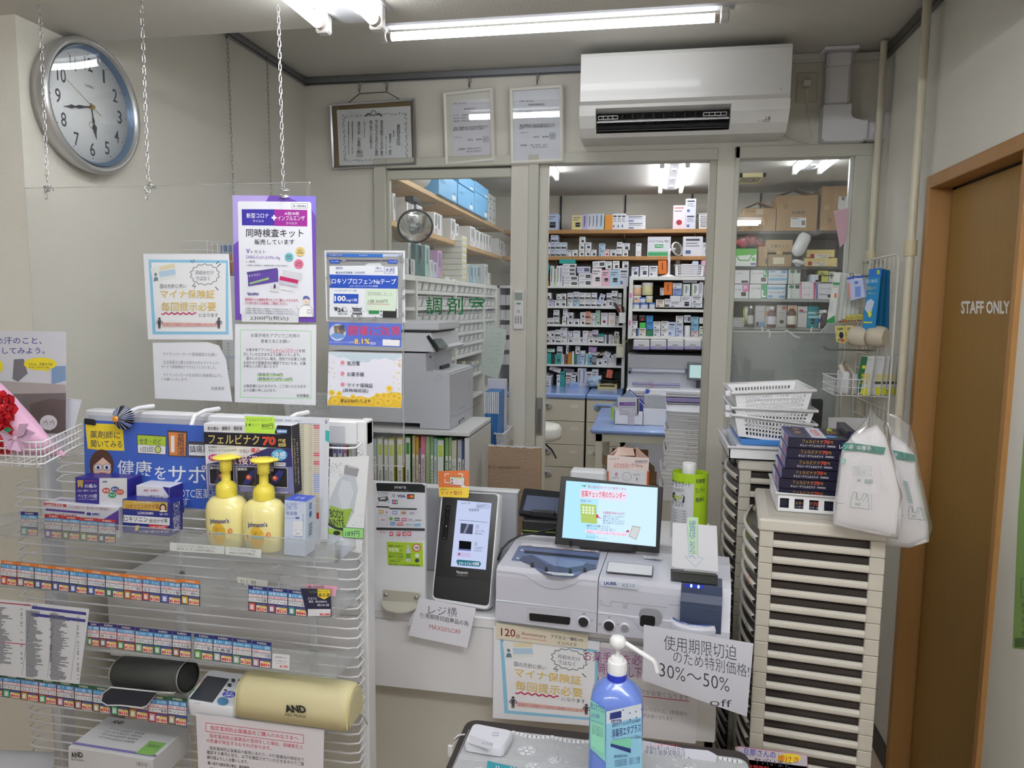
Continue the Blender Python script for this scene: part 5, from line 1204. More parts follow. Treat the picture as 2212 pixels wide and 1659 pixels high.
for a,b,w_,h_,c,st in((152,400,42,30,(200,160,60),'iD'),(212,402,22,34,(222,224,232),'R'),(268,410,42,28,(120,150,210),'nanaco'),(342,410,44,28,(230,190,150),'WAON'),(412,412,50,30,(222,224,232),'Q+'),(172,468,38,28,(222,224,232),'ic'),(288,466,42,24,(60,90,80),'suica'),(346,468,44,24,(216,90,140),'ICOCA'),(400,470,46,22,(222,224,232),'TOICA'),(458,478,62,14,(222,224,232),'nanaca'),(250,502,44,26,(60,140,206),'ICa'),(308,506,54,24,(200,80,110),'PiTaPa'),(376,514,62,14,(222,224,232),'nimoca'),(452,514,60,22,(150,200,230),'はやか')):
 _.R(a,b,a+w_,b+h_,C(*c));dark=sum(c)<560
 _.T(st,a+4,b+h_*.25,a+w_-4,b+h_*.78,WH if dark else C(200,40,60)if st in('ic','R')else C(60,60,110),bd=.03)
_.P([(258,456),(276,472),(258,490),(240,472)],C(110,160,80));_.F(148,444,228,520,1.5,C(150,150,160),sl=.05)
_.R(133,548,546,568,C(50,48,50),sl=.02)
_.T('R Pay',164,582,214,602,C(200,60,80))
for a,st in((246,'au'),(308,'P'),(358,'d'),(400,'m')):_.R(a,586,a+30,618,C(206,44,60));_.T(st,a+6,592,a+24,612,WH,bd=.03)
_.B(o)
o,_=ys('green_sticker','J',[(218,672),(525,684),(530,885),(228,868)],BP,C(170,206,50),'lime green drink advert sticker below the payment sheet','sticker')
for st,a0,b0,a1,b1,m_ in(('医師1,000名の',234,698,356,718,DK),('95%',236,724,322,756,WH),('が、',330,736,362,756,DK),('ボディメンテを',236,764,356,782,DK),('勧めたいと回答。',236,788,366,806,DK),('コンディションを整える',240,814,360,824,DK),('乳酸菌B240配合。',240,830,342,842,DK)):_.T(st,a0,b0,a1,b1,m_,sl=.03,bd=.02)
_.P([(392,700),(410,700),(412,720),(424,750),(424,840),(384,840),(382,752),(392,722)],C(206,212,216));_.R(383,770,424,815,C(120,170,50));_.O(474,722,36,34,C(206,70,80));_.O(474,722,28,26,C(236,226,220));_.T('A&B',456,712,492,732,DK,bd=.03);_.O(478,790,18,17,C(236,236,230));_.O(478,832,18,17,DK);_.T('臨床試験による安全性試験を実施',240,852,500,872,C(90,110,40),sl=.05)
_.B(o)
BRM=C(206,204,190,r=.3,m=.35)
t=Tg('metal_bracket','cream metal bracket with two screws on counter front','bracket',tuple(CW('J',340,1250,Y=YC_-.02)))
m,n=slab([CW('J',182,1080,Y=BP-.002),CW('J',508,1110,Y=BP-.002),CW('J',508,1200,Y=BP-.002),CW('J',180,1180,Y=BP-.002)],.002,BRM,.006,.001);m.B('plate',t)
P_=[CW('J',178,1182,Y=BP-.003),CW('J',508,1202,Y=BP-.003)]
m=MB();u=P_[1]-P_[0];m.E([P_[0]+u*(.5-.5*cos(pi*k/12))+v3(0,-.035*sin(pi*k/12),-.014*sin(pi*k/12))for k in Rg(13)],v3(0,0,.003),BRM);m.B('curved_lip',t)
for q in((212,1124),(470,1148)):
 c=CW('J',*q,Y=BP-.003);MB().La([(.006,0),(.0055,.002),(.003,.0035)],c,STEEL,14,(0,-1,0)).B('screw',t)
g0=CW('J',545,205,Y=2.05);g1=CW('J',1330,255,Y=2.05)
t=Tg('device_back_panel','light grey panel with white top edge standing behind the card reader','panel',((g0.x+g1.x)/2,2.06,zc))
MB().b(g0.x-.03,2.05,zc,g1.x+.002,2.075,g0.z,C(176,178,184,r=.5),.004).B('panel',t)
MB().b(g0.x-.032,2.047,g0.z-.004,g1.x+.004,2.08,g0.z+.003,C(226,226,230,r=.4),.002).B('top_edge',t)
KY0,KY1=1.785,1.872
B0,B1,T0,T1=CW('J',596,1180,Y=KY0),CW('J',1098,1262,Y=KY0-.004),CW('J',684,236,Y=KY1),CW('J',1186,262,Y=KY1)
t=Tg('card_reader_kiosk','white-cased card reader kiosk with lit screen reading card steps','card reader',(B0.x+.07,1.85,zc))
nn_=(B0-T0).cross(T1-T0).normalized();B1=op(*cp('J',1098,1262),T0,nn_)
m,nk=slab([T0,T1,B1,B0],.055,C(232,232,234,r=.3),.016,.004);m.B('casing',t)
MB().b(B0.x+.015,KY0+.03,zc,B1.x-.01,KY0+.13,zc+.05,C(214,214,216,r=.4),.004).B('foot',t)
ck=(T0+T1+B0+B1)/4
def kin(a,b,h):return op(*cp('J',a,b),ck+nk*h,nk)
m,_=slab([kin(700,245,.0015),kin(1168,268,.0015),kin(1088,1222,.0015),kin(612,1148,.0015)],.001,C(26,26,28,r=.22),.012,.0005);m.B('black_face',t)
m,_=slab([kin(640,965,.0022),kin(1100,1012,.0022),kin(1086,1215,.0022),kin(618,1140,.0022)],.0004,C(12,12,13,r=.35),.006,.0002);m.B('recess_shade',t)  # flat panel; shade of the card recess put into its darker colour
_=Pr(pix(ck+nk*.003,nk,CR['J']))
_.P([(822,318),(1114,344),(1064,912),(766,882)],sn((205,216,250),.62));SI=sn((60,66,90),.5);SB=sn((60,130,150),.5)
_.T('No.23111 00',854,336,928,350,SI);_.L([(990,350),(1090,356),(1098,372),(1088,390),(990,382),(978,366),(990,350)],2,SI);_.T('職員用ボタン',992,358,1088,380,SI);_.T('柏里薬局',920,388,1006,414,SI);_.R(834,484,1078,487,SI,sl=.09)
_.P([(852,514),(958,524),(950,608),(845,600)],sn((80,84,110),.5));_.P([(905,520),(925,522),(890,600),(872,598)],sn((150,160,190),.5));_.T('①',980,530,1006,560,SI);_.T('カバーから',976,568,1052,588,SI,sl=.05);_.T('取り出し、',974,592,1046,612,SI,sl=.05)
_.P([(838,662),(942,672),(938,740),(834,732)],sn((30,32,36),.3));_.P([(832,732),(940,742),(936,752),(830,744)],sn((110,120,200),.5));_.T('②',966,676,992,706,SI);_.T('この向きで',962,712,1040,734,SI,sl=.05);_.T('入れます。',960,736,1032,756,SI,sl=.05)
_.P([(820,756),(938,770),(934,808),(815,798)],sn((206,200,240),.6));_.O(838,778,9,11,sn((180,90,110),.5))
_.P([(812,836),(826,824),(1010,840),(1026,858),(1012,886),(826,872)],SB);_.T('スマートフォンを利用',834,842,1006,872,sn((240,245,255),.8),sl=.03,bd=.015)
_.T('Panasonic',816,918,914,942,C(210,210,212),sl=.06,bd=.02);_.T('XC-STFR1J-MN',820,950,906,966,C(150,150,152),sl=.06)
pts=[(742,362),(758,372),(732,650),(714,660),(694,640),(722,372)];_.P(pts,C(8,8,9,r=.1));_.O(742,388,6,7,C(60,60,62));_.O(738,440,6,7,C(50,50,52));_.O(728,540,4,6,C(210,210,210));_.O(712,638,7,7,C(50,50,52))
_.B(t)
P0_=ck+nk*.006
o,_=sheet('orange_sign','I',[(690,1318),(955,1310),(968,1330),(966,1545),(955,1558),(700,1548)],P0_+v3(0,.0,0),nk,C(214,112,50),'orange and yellow sign card standing on top of the card reader kiosk','sign')
_.P([(694,1462),(968,1468),(966,1545),(955,1558),(700,1548)],C(240,208,60))
for q in(((752,1370),(752,1342),(790,1342)),((870,1342),(908,1342),(908,1370)),((752,1388),(752,1420),(790,1420))):_.L(q,8,C(236,226,216))
_.P([(792,1366),(930,1372),(925,1448),(790,1440)],DK);_.P([(796,1370),(926,1376),(921,1444),(794,1436)],C(222,218,222));_.R(800,1374,920,1388,C(196,206,150));_.O(814,1402,12,13,DK);_.O(814,1405,8,8,C(240,225,215));_.P([(800,1432),(806,1416),(824,1416),(830,1434)],C(200,110,70));_.R(842,1396,880,1425,C(226,200,214))
_.P([(900,1400),(912,1408),(930,1450),(966,1452),(966,1466),(905,1464),(885,1448),(915,1448)],C(240,228,220));_.L([(900,1400),(930,1450),(966,1456)],3,DK)
_.T('健康保険証としてマイナンバーカードで',712,1474,908,1488,DK,bd=.02);_.T('マイナ受付',712,1494,906,1532,C(180,60,40),bd=.02)
_.B(o)
PS=YC_-.03
o,_=ys('paper_sign','J',[(495,1150),(980,1240),(905,1578),(402,1472)],PS,C(222,222,230),'white paper sign with red MAX50%OFF hanging under the card reader','sign')
_.T('レジ横',575,1212,818,1292,DK,sl=.1,bd=-.008);_.T('使用期限切迫商品の為',505,1272,916,1316,DK,sl=.19,bd=.01);_.T('MAX50%OFF',582,1376,850,1414,C(170,70,74),sl=.19,bd=-.005)
_.B(o)
m=MB();P_=[CW('J',*q,Y=PS+.004)for q in((455,1265),(480,1262),(430,1390),(392,1385))];m.E(P_,v3(0,.001,0),C(214,216,222,r=.3));m.B('sleeve_edge',N0,'clear sleeve corner sticking out left of the MAX50%OFF sign','plastic sleeve')
A0=W(1070,1343,Z=zc);A1=W(1289,1371,Z=zc)
U=(A1-A0);WB=U.length;U.normalize();N=v3(U.y,-U.x,0);Bk=-N
MG=C(198,198,208,r=.38);MGL=C(216,216,226,r=.35);SLT=C(92,106,140,r=.4);DKB=C(58,68,92,r=.35);BKK=C(16,16,18,r=.5)
def prof_body(m,s0,s1,prof,mat_):
 pts=[A0+U*s0+Bk*d+v3(0,0,h)for d,h in prof]
 m.E(pts,U*(s1-s0),mat_)
t=Tg('cash_machine','grey and white cash register machine with blue note tray and coin unit','cash machine',tuple(A0+U*WB+Bk*.15))
zt_=W(1078,1225,Y=(A0+Bk*.005).y).z-zc
pf=[(0,.004),(0,.055),(.003,.058),(.003,zt_-.022),(.006,zt_-.008),(.018,zt_),(.2,zt_+.011),(.235,zt_+.006),(.235,.004)]
m=MB();prof_body(m,0,WB-.001,pf,MG);m.B('note_unit',t)
WC=(W(1562,1370,Y=A1.y).x-A1.x)/U.x
m=MB();prof_body(m,WB+.001,WB+WC*.66,pf,MG);m.B('coin_unit',t)
s0,s1=WB+WC*.665,WB+WC
zh=zt_+.0
pf2=[(-.012,.0),(-.012,.05),(0.01,zt_-.03),(.02,zh),(.16,zh+.010),(.235,zh+.006),(.235,.004)]
m=MB();prof_body(m,s0,s1+.012,pf2,MGL);m.B('coin_unit_side',t)
m=MB();prof_body(m,s0-.002,s1-.008,[(-.013,.045),(-.013,zt_-.028),(.0,zt_-.012),(.02,zt_+.002),(.075,zt_+.004),(.075,.045)],DKB);m.B('coin_hopper',t)
fr0=A0+N*.0003
pF=Pr(pix(A0+N*.0006,N,CR['K']));tn=(v3(0,0,1)+N*.0).normalized()
top0=A0+Bk*.018+v3(0,0,zt_);tdir=(Bk*.202+v3(0,0,.012)).normalized();tnn=U.cross(tdir).normalized()
if tnn.z<0:tnn=-tnn
pT=Pr(pix(top0+tnn*.0006,tnn,CR['K']))
pF.L([(45,1132),(868,1224)],5,C(228,228,236));pF.L([(45,1138),(868,1230)],2,C(120,122,132))
sc_=[(50,898),(200,912),(290,930)]+[(290+k*23,930+96*sin(pi*k/20)**.9+k*1.4)for k in Rg(1,20)]+[(760,968),(868,980)]
pF.L(sc_,3,C(110,112,122))
pF.B(t)
m,_=slab([op(*cp('K',*q),A0+N*.0015,N)for q in((300,1182),(660,1222),(655,1345),(300,1310))],.001,C(190,190,198,r=.3),.008,.0006);m.B('note_outlet_frame',t)
m,_=slab([op(*cp('K',*q),A0+N*.002,N)for q in((315,1236),(658,1272),(650,1336),(318,1300))],.001,BKK,.005,.0004);m.B('note_outlet',t)
for q,nm in(((765,1308),'lock'),((975,1340),'lock'),((1105,1355),'button')):
 c=op(*cp('K',*q),A0,N);r_=.0125 if nm=='lock' else.009
 MB().La([(r_+.003,.0),(r_+.003,.002),(r_,.003)],c,MGL,24,N).B(nm+'_ring',t)
 MB().La([(r_,.003),(r_-.001,.004)],c,C(64,64,66,r=.3,m=.6)if nm=='lock' else C(176,176,182,r=.25,m=.5),24,N).B(nm,t)
pL=Pr(pix(A0+N*.0046,N,CR['K']));pL.L([(770,1290),(770,1328)],5,BKK);pL.L([(980,1322),(980,1358)],5,BKK)
pL.T('運用',755,1236,778,1250,DK);pL.T('保守',822,1292,846,1306,DK);pL.T('運用',966,1266,988,1280,DK);pL.T('管理',888,1320,912,1334,DK);pL.T('保守',1036,1322,1058,1336,DK)
pL.P([(905,968),(1200,998),(1218,1012),(1215,1036),(1200,1042),(915,1010),(902,992)],C(206,214,226));pL.T('LAUREL',934,976,1040,1004,C(40,56,120),sl=.05,bd=.04);pL.T('ACE-110',1080,992,1186,1020,C(70,76,90),sl=.08,bd=.0)
pL.L([(888,1128),(910,1130),(914,1172),(988,1182),(990,1140),(1090,1150),(1092,1190),(1102,1198),(1108,1152),(1118,1154),(1112,1198),(1122,1192),(1128,1156),(1455,1192)],2.5,C(90,92,100))
pL.L([(880,1238),(1100,1262),(1170,1290),(1230,1370),(1262,1392)],2.5,C(120,122,132));pL.B(t)
m,_=slab([op(*cp('K',*q),A0+N*.002,N)for q in((1222,1190),(1412,1212),(1410,1350),(1225,1330))],.001,C(150,150,154,r=.4),.02,.0005);m.B('coin_outlet_frame',t)
m,_=slab([op(*cp('K',*q),A0+N*.003,N)for q in((1235,1252),(1356,1264),(1352,1352),(1225,1345))],.001,BKK,.008,.0004);m.B('coin_outlet',t)
def tq(a,b,h=0):return op(*cp('K',a,b),top0+tnn*h,tnn)
m=MB();m.E([tq(*q)for q in((232,690),(900,752),(872,875),(820,880),(760,905),(700,935),(600,945),(480,930),(380,880),(300,815),(172,802))],tnn*.0022,C(104,118,156,r=.4));m.B('note_tray',t)
m=MB();m.E([tq(*q,.0022)for q in((285,722),(892,780),(888,802),(275,742))],tnn*.0006,C(40,46,62,r=.5));m.E([tq(*q,.0022)for q in((258,772),(340,760),(470,840),(640,860),(790,830),(868,840),(862,872),(760,890),(560,905),(400,870),(240,800))],tnn*.0006,C(74,84,112,r=.45));m.E([tq(*q,.0022)for q in((345,760),(640,800),(795,820),(760,850),(640,868),(520,850))],tnn*.0016,C(122,138,176,r=.35));m.B('tray_slot',t)
for q in((342,838),(458,876),(655,892),(776,880)):
 m=MB();m.E([tq(q[0]-14,q[1]+16,.003),tq(q[0]+14,q[1]+18,.003),tq(q[0]+10,q[1]-12,.003),tq(q[0]-10,q[1]-12,.003)],tnn*.002,BKK);m.B('tray_roller',t)
pT=Pr(pix(top0+tnn*.004,tnn,CR['K']))
pT.T('お札を入れてください',430,905,690,926,C(90,92,100),sl=.02)
pT.P([(440,895),(690,915),(680,932),(520,925)],C(222,226,230));pT.T('お札はまとめて入れてください',490,904,640,922,DK,sl=.05)
pT.R(246,712,268,726,C(206,210,220));pT.R(212,778,234,794,C(206,210,220))
pT.P([(262,660),(890,712),(888,738),(250,680)],C(222,222,228))
for k,a in En((300,435,480,600,640,780,820)):pT.T(('紙幣','お札','投入口')[k%3],a,672+(a-262)*.085,a+40,684+(a-262)*.085,(DK,C(200,60,70))[k%2],sl=.1)
pT.P([(968,812),(1338,848),(1332,938),(950,902)],C(60,60,64));pT.P([(972,815),(1334,850),(1326,930),(956,896)],C(226,226,228))
pT.P([(1258,765),(1410,780),(1404,800),(1262,788)],C(226,226,230));pT.T('お釣り取り忘れに',1275,768,1395,782,DK,sl=.08);pT.T('ご注意ください',1330,786,1400,800,DK,sl=.08);pT.B(t)
hz=A0+Bk*.03+v3(0,0,zt_+.0045)
def hq(a,b,h=0):return op(*cp('K',a,b),hz+v3(0,0,h),(0,0,1))
m=MB();m.E([hq(*q)for q in((1482,866),(1872,905),(1868,1006),(1484,966))],v3(0,0,.0008),BKK);m.B('hopper_mouth',t)
m=MB();m.E([hq(*q,.0008)for q in((1500,880),(1860,915),(1858,935),(1500,900))],v3(0,0,.0008),C(66,64,64,r=.4));m.B('hopper_flap',t)
pH=Pr(pix(A0+N*.0138,N,CR['K']));pH.P([(1602,996),(1758,1010),(1756,1036),(1600,1020)],C(40,50,200));LED=emit('blue_led',(.12,.3,1),5);pH.O(1652,1012,9,14,LED);pH.O(1712,1020,9,14,LED);pH.L([(1465,1168),(1700,1180),(1896,1215)],3,C(90,104,140));pH.B(t)
rb=.053;BW=W(1503,1350,Y=1.722)
m=MB()
m.La([(.003,.004),(rb*.8,.006),(rb*.98,.014),(rb*1.02,.03),(rb*1.06,.03),(rb*1.06,.012),(rb*.9,0)],BW-v3(0,0,.012),C(62,84,140,r=.25,coat=.6),36,sq=(1,.7),cap=_F)
m.B('coin_bowl',t)
m=MB();m.La([(rb*1.10,-.008),(rb*1.16,.016),(rb*1.10,.028),(rb*1.06,.024)],BW-v3(0,0,.012),MGL,36,sq=(1,.74),cap=_F);m.B('bowl_rim',t)
c=BW+v3(.012,-.012,.004);MB().H(c,U*.03,Bk*.008-U*.002,v3(0,0,.004),BKK,.001).B('coin_clip',t)
t=Tg('monitor','small black customer monitor showing a light blue medicine calendar page','monitor',(-.09,1.93,1.0))
Mc=[W(1212,1028,Y=1.925),W(1433,1052,Y=1.925),W(1424,1196,Y=1.885),W(1198,1176,Y=1.885)]
nn_=(Mc[3]-Mc[0]).cross(Mc[1]-Mc[0]).normalized();Mc[2]=op(1424,1196,Mc[0],nn_)
m,nm_=slab(Mc,.022,C(22,22,24,r=.3),.004,.0015);m.B('housing',t)
cm=sum(Mc,v3(0,0,0))/4
_=Pr(pix(cm+nm_*.0006,nm_,CR['K']))
def sc(r_,g_,b_,s_=.75):return sn((r_,g_,b_),s_)
_.P([(622,146),(1376,204),(1360,690),(588,615)],sc(172,222,246,.8));_.P([(900,170),(1376,204),(1360,690),(860,640)],sc(200,228,250,.8))
RDS=sc(200,60,90);BKS=sc(40,50,80,.5)
_.T('薬の飲み忘れがスグ発見できる',800,182,1116,206,RDS,sl=.07);_.P([(742,180),(770,186),(790,178),(775,200)],sc(80,160,110));_.P([(740,212),(1122,240),(1116,316),(736,285)],sc(226,214,232,.8));_.T('服薬チェック用のカレンダー',748,226,1110,278,sc(206,40,60),sl=.05,bd=.012)
_.T('壁掛け式',740,300,826,322,sc(130,90,150),sl=.05);_.P([(738,334),(868,346),(878,502),(744,490)],sc(176,200,110));_.hold=_T;_.k+=1
for i in Rg(4):
 for j in Rg(3):_.R(756+i*26,356+j*22+i*2,772+i*26,372+j*22+i*2,sc(226,236,226,.8))
_.hold=_F
_.T('お薬管理が始められます！',926,398,1108,422,RDS,sl=.05,bd=.012)
for k,st in En(('透明のポケットに1日分ずつ','薬を入れて使います。','薬を飲んだらカラになるので','飲んだ事がすぐわかります。')):_.T(st,926,430+k*19,926+len(st)*13.5,446+k*19,BKS,sl=.04)
_.P([(866,425),(890,428),(886,440),(915,462),(880,450),(872,460)],RDS);_.T('お薬ポケット1週間 / エコノミー',788,506,982,526,BKS,sl=.05,bd=.01)
for k in Rg(2):_.T('寸法：タテ・約640×ヨコ 450mm 材質・塩化ビニル',788,530+k*14,1030,540+k*14,BKS,sl=.05)
_.P([(780,548),(1130,578),(1128,604),(778,574)],sc(236,216,236,.8));_.T('生地がしっかりしたタイプもございます！',790,556,1124,578,RDS,sl=.075);_.T('こちらもどうぞ',782,594,888,612,sc(60,150,170),sl=.05);_.R(782,612,960,614,sc(60,150,170),sl=.06)
_.P([(1168,514),(1236,528),(1200,636),(1134,606)],sc(176,178,180));_.P([(1172,524),(1228,536),(1196,626),(1144,602)],sc(206,208,210));_.P([(1110,570),(1130,550),(1142,560),(1135,572)],RDS)
_.B(t)
for a in(660,1185):
 c=op(*cp('K',a,660+(a-660)*.09),cm+nm_*.002,nm_);MB().H(c-v3(.004,0,.01),v3(.008,0,0),v3(0,.03,0),v3(0,0,.018),C(26,26,28),.001).B('clip',t)
st_=(Mc[2]+Mc[3])/2;MB().H(st_+v3(-.05,.02,-.04),v3(.1,0,0),v3(0,.05,0),v3(0,0,.06),C(30,30,32),.003).H(v3(st_.x-.07,st_.y+.0,zc+zt_+.016),v3(.14,0,0),v3(0,.1,0),v3(0,0,.008),C(30,30,32),.002).B('stand',t)
t=Tg('card_terminal','black tablet card terminal left of the customer monitor','card terminal',(-.27,2.0,zc+.14))
Tc=[CW('K',272,205,Y=2.10),CW('K',575,235,Y=2.10),CW('K',560,462,Y=2.03),CW('K',228,415,Y=2.03)]
nn_=(Tc[3]-Tc[0]).cross(Tc[1]-Tc[0]).normalized();Tc[2]=op(*cp('K',560,462),Tc[0],nn_)
m,nt_=slab(Tc,.014,C(30,32,36,r=.3),.006,.0015);m.B('tablet',t)
_=Pr(pix(sum(Tc,v3(0,0,0))/4+nt_*.0006,nt_,CR['K']));_.P([(300,265),(575,290),(560,420),(265,390)],C(96,104,128,r=.1));_.O(442,255,12,6,C(10,10,10));_.B(t)
m=MB();q0=CW('K',258,590,Y=2.0);q1=CW('K',560,612,Y=2.0);zz=CW('K',262,470,Y=2.0).z
m.H(q0,q1-q0,v3(0,.085,0),v3(0,0,zz-q0.z),C(26,27,29,r=.35),.004).H(q0+v3(.02,.03,zz-q0.z),v3(.07,0,0),v3(0,.05,0),v3(0,0,.02),C(34,35,38,r=.35),.003);m.B('base_unit',t)
MB().H(q0+v3(0,-.001,(zz-q0.z)*.28),q1-q0,v3(0,.002,0),v3(0,0,.0018),C(150,190,60)).B('green_line',t)
MB().b(q0.x-.005,1.998,zc,q1.x+.01,2.085,q0.z,C(206,206,210,r=.4),.003).B('riser',t)
m=MB();m.Tu([CW('K',545,540,Y=1.99),CW('K',380,575,Y=1.91),CW('K',240,600,Y=1.9),CW('K',150,650,Y=1.88),CW('K',90,710,Y=1.86),CW('K',60,800,Y=1.86)],.003,C(20,20,22,r=.4),8);m.B('power_cable',N0,'black cable curling between the card reader and cash machine','cable')
BS=zc+.12
t=Tg('rear_counter_shelf','white shelf box on the counter behind the cash machine','shelf',(.05,2.2,zc))
MB().b(-.2,2.09,zc,.205,2.33,BS,C(214,214,218,r=.4),.004).B('top',t)
bc_=W(1478,1180,Y=2.17);t=Tg('drink_display','clear drink bottle with white cap inside a lime green round card display','drink display',(bc_.x,2.17,BS))
LG=C(176,214,40,r=.45);zt2=CW('K',1620,70,Y=2.17).z;cx_=bc_.x+.01
RR=.052
def arc(m,z0,z1,a0,a1,mat_,r_=RR):
 m.E([v3(cx_+r_*cos(a),2.17+r_*.7*sin(a),z0)for a in[a0+(a1-a0)*k/24 for k in Rg(25)]]+[v3(cx_+(r_-.001)*cos(a),2.17+(r_-.001)*.7*sin(a),z0)for a in[a1+(a0-a1)*k/24 for k in Rg(25)]],v3(0,0,z1-z0),mat_)
zb2=zt2-.028
m=MB();arc(m,zb2,zt2,-pi*.999,pi*.999,LG);m.B('green_band',t)
m=MB();arc(m,BS,zb2,-pi,-pi*.44,C(222,224,228,r=.45));m.B('white_sleeve',t)
m=MB();arc(m,BS,zb2,-pi*.44,pi*.999,LG);m.B('green_sleeve',t)
m=MB();m.La([(.028,0),(.031,.01),(.031,zb2-BS-.02),(.022,zb2-BS+.01),(.013,zb2-BS+.022),(.013,zt2-BS+.003)],(cx_-.004,2.17,BS),C(200,210,214,r=.1,tr=.6),24);m.B('bottle',t)
m=MB();m.La([(.02,0),(.02,.03),(.018,.032)],(cx_-.004,2.17,zt2-.006),C(236,238,236,r=.35),28);m.B('bottle_cap',t)
def wrapf(a,b,h):
 p=op(*cp('K',a,b),(0,2.17-.02,0),(0,1,0));dx=max(-.99,min(.99,(p.x-cx_)/RR));return v3(cx_+dx*(RR+.0006+h),2.17-(RR*.7+.0008+h)*sqrt(1-dx*dx),p.z+.004)
_=Pr(wrapf)
_.T('ングをサポート',1470,150,1640,200,DK,sl=.02,bd=.015);_.T('乳酸菌',1688,135,1762,170,DK,bd=.015);_.T('コンディ',1684,205,1760,250,DK,bd=.015);_.T('飲料',1684,285,1755,325,DK,bd=.015)
_.T('日々な体調管理に',1470,212,1598,244,C(150,160,150));_.P([(1500,262),(1512,250),(1580,262),(1598,280),(1592,330),(1520,318),(1500,300)],DK);_.T('電解質',1510,272,1572,308,C(190,220,80),bd=.015);_.T('+',1480,262,1492,278,DK);_.T('ンテドリンク',1448,308,1588,360,DK,sl=.03,bd=.01)
for k in Rg(5):_.T('からだの水分と電解質バランスで乳酸菌の',1446,384+k*22,1610,398+k*22,C(130,132,136),sl=.04)
_.B(t)
t=Tg('carton_display','pink triangular medicine display carton standing behind the customer monitor','display carton',(-.08,2.25,BS))
Q=[CW('P',892,1260,Y=2.2),CW('P',1358,1296,Y=2.2),CW('P',1352,1600,Y=2.2),CW('P',890,1600,Y=2.2)]
Q[2].z=BS;Q[3].z=BS;Q[2].x=Q[1].x-.002;Q[3].x=Q[0].x
PKC=C(238,220,214,r=.5)
m=MB();m.E(Q,v3(0,.002,0),PKC);m.B('front_face',t)
m=MB();m.E([Q[0],Q[0]+v3(.05,.09,.016),v3(Q[3].x+.05,2.29,BS),Q[3]],v3(.001,.001,0),C(224,190,176,r=.5));m.E([Q[1],Q[1]+v3(-.04,.09,.016),v3(Q[2].x-.04,2.29,BS),Q[2]],v3(-.001,.001,0),C(224,190,176,r=.5));m.B('side_wing',t)
top_=CW('P',1180,1195,Y=2.28);m=MB();m.Tu([Q[0]+v3(.014,.03,0),Q[0]+v3(.03,.05,.014),top_],.003,C(236,206,190),6);m.E([Q[0]+v3(.02,.002,-.002),Q[0]+v3(.03,.04,.014),top_,top_+v3(.006,0,-.02),Q[0]+v3(.04,.02,-.004)],v3(0,0,.001),C(240,212,198));m.B('curled_flap',t)
_=Pr(pix((0,2.1995,0),YN,CR['P']));_.P([(890,1440),(905,1440),(905,1600),(890,1600)],C(206,90,50));_.P([(1335,1440),(1356,1440),(1352,1600),(1330,1600)],C(206,90,50))
_.T('ヒサミツ',912,1288,1018,1314,C(80,80,130),sl=.03);_.F(1200,1318,1340,1348,2,C(90,100,130));_.T('医療関係者用',1208,1322,1334,1344,C(90,100,130));_.T('ジクトルテープ',962,1345,1188,1390,C(190,66,48),sl=.03,bd=.02);_.T('75mg',1200,1365,1286,1400,C(200,110,80));_.T('ZICTHORU Tapes 75mg',962,1388,1128,1404,C(200,120,90),sl=.03)
_.P([(925,1412),(1315,1436),(1312,1600),(922,1600)],C(226,226,230));_.T('0',978,1455,1006,1495,C(190,60,40),bd=.02);_.T('痛みがない',955,1502,1028,1522,DK);_.L([(1110+50*cos(k*.4),1500+48*sin(k*.4))for k in Rg(17)],3,DK);_.O(1092,1500,3,4,DK,8);_.O(1130,1502,3,4,DK,8);_.L([(1096,1522),(1110,1530),(1126,1524)],2,DK);_.T('痛みが強い',1184,1470,1264,1486,DK);_.P([(1212,1530),(1222,1508),(1232,1530)],C(40,110,60));_.R(1220,1528,1225,1560,C(40,110,60));_.B(t)
m=MB();q=[CW('K',650,72,Y=2.16),CW('K',700,52,Y=2.18),CW('K',962,80,Y=2.18),CW('K',962,160,Y=2.16),CW('K',645,130,Y=2.16)]
a_,b_=CW('K',655,66,Y=2.12),CW('K',958,84,Y=2.12);m.H(v3(a_.x,2.12,BS),v3(b_.x-a_.x-.004,0,0),v3(0,.05,0),v3(0,0,b_.z-BS+.003),C(228,230,232,r=.5),.006);m.B('white_tissue_pack',N0,'white rounded pack standing behind the customer monitor','pack')
PN=N
o,_=sheet('arrow_sign','K',[(1500,492),(1862,518),(1868,640),(1875,898),(1720,880),(1520,865),(1492,850)],A0+N*.002+Bk*.03,(N+v3(0,0,.12)),C(224,224,228,r=.5),'white card with handwritten blue arrow pointing down to the coin slot','sign')
_.P([(1620,445),(1710,450),(1708,560),(1700,760),(1640,750),(1616,560)],C(196,222,190));BLU=C(60,130,180)
_.L([(1618,510),(1634,770),(1600,772),(1690,856),(1750,785),(1706,778),(1706,515)],3,C(110,176,206))
_.T('硬貨はこちらへ',1634,478,1690,790,BLU,vt=_T,bd=-.004);_.B(o)
o,_=sheet('paper_sign','L',[(1362,62),(2110,190),(2065,690),(1350,440)],BW+N*.075,N,C(214,214,222),'large white handwritten 30-50% off sign hanging at the counter corner','sign')
for st,a0,b0,a1,b1,s_ in(('使用期限切迫',1498,130,1995,232,.15),('のため特別価格!!',1562,232,2100,320,.2),('30%～50%',1468,320,1945,412,.23),('off',1812,562,1962,612,.1)):_.T(st,a0,b0,a1,b1,C(52,52,58),sl=s_,bd=-.008)
_.B(o)
YD=YC_-.006
fz=W(1180,1400,Y=YD)
o,_=ys('notice_sheet','L',[(338,70),(1062,180),(1068,260),(1040,280),(1030,755),(330,698)],YD,PP,'blue-bordered notice with yellow lettering under the cash machine','notice')
def f2(a,b):
 u_=(a-98)/614;v_=(b-492)/616
 x_=335+u_*(1055-335)-v_*5;y_=70+v_*628+u_*(125-70*v_)
 return(x_,y_)
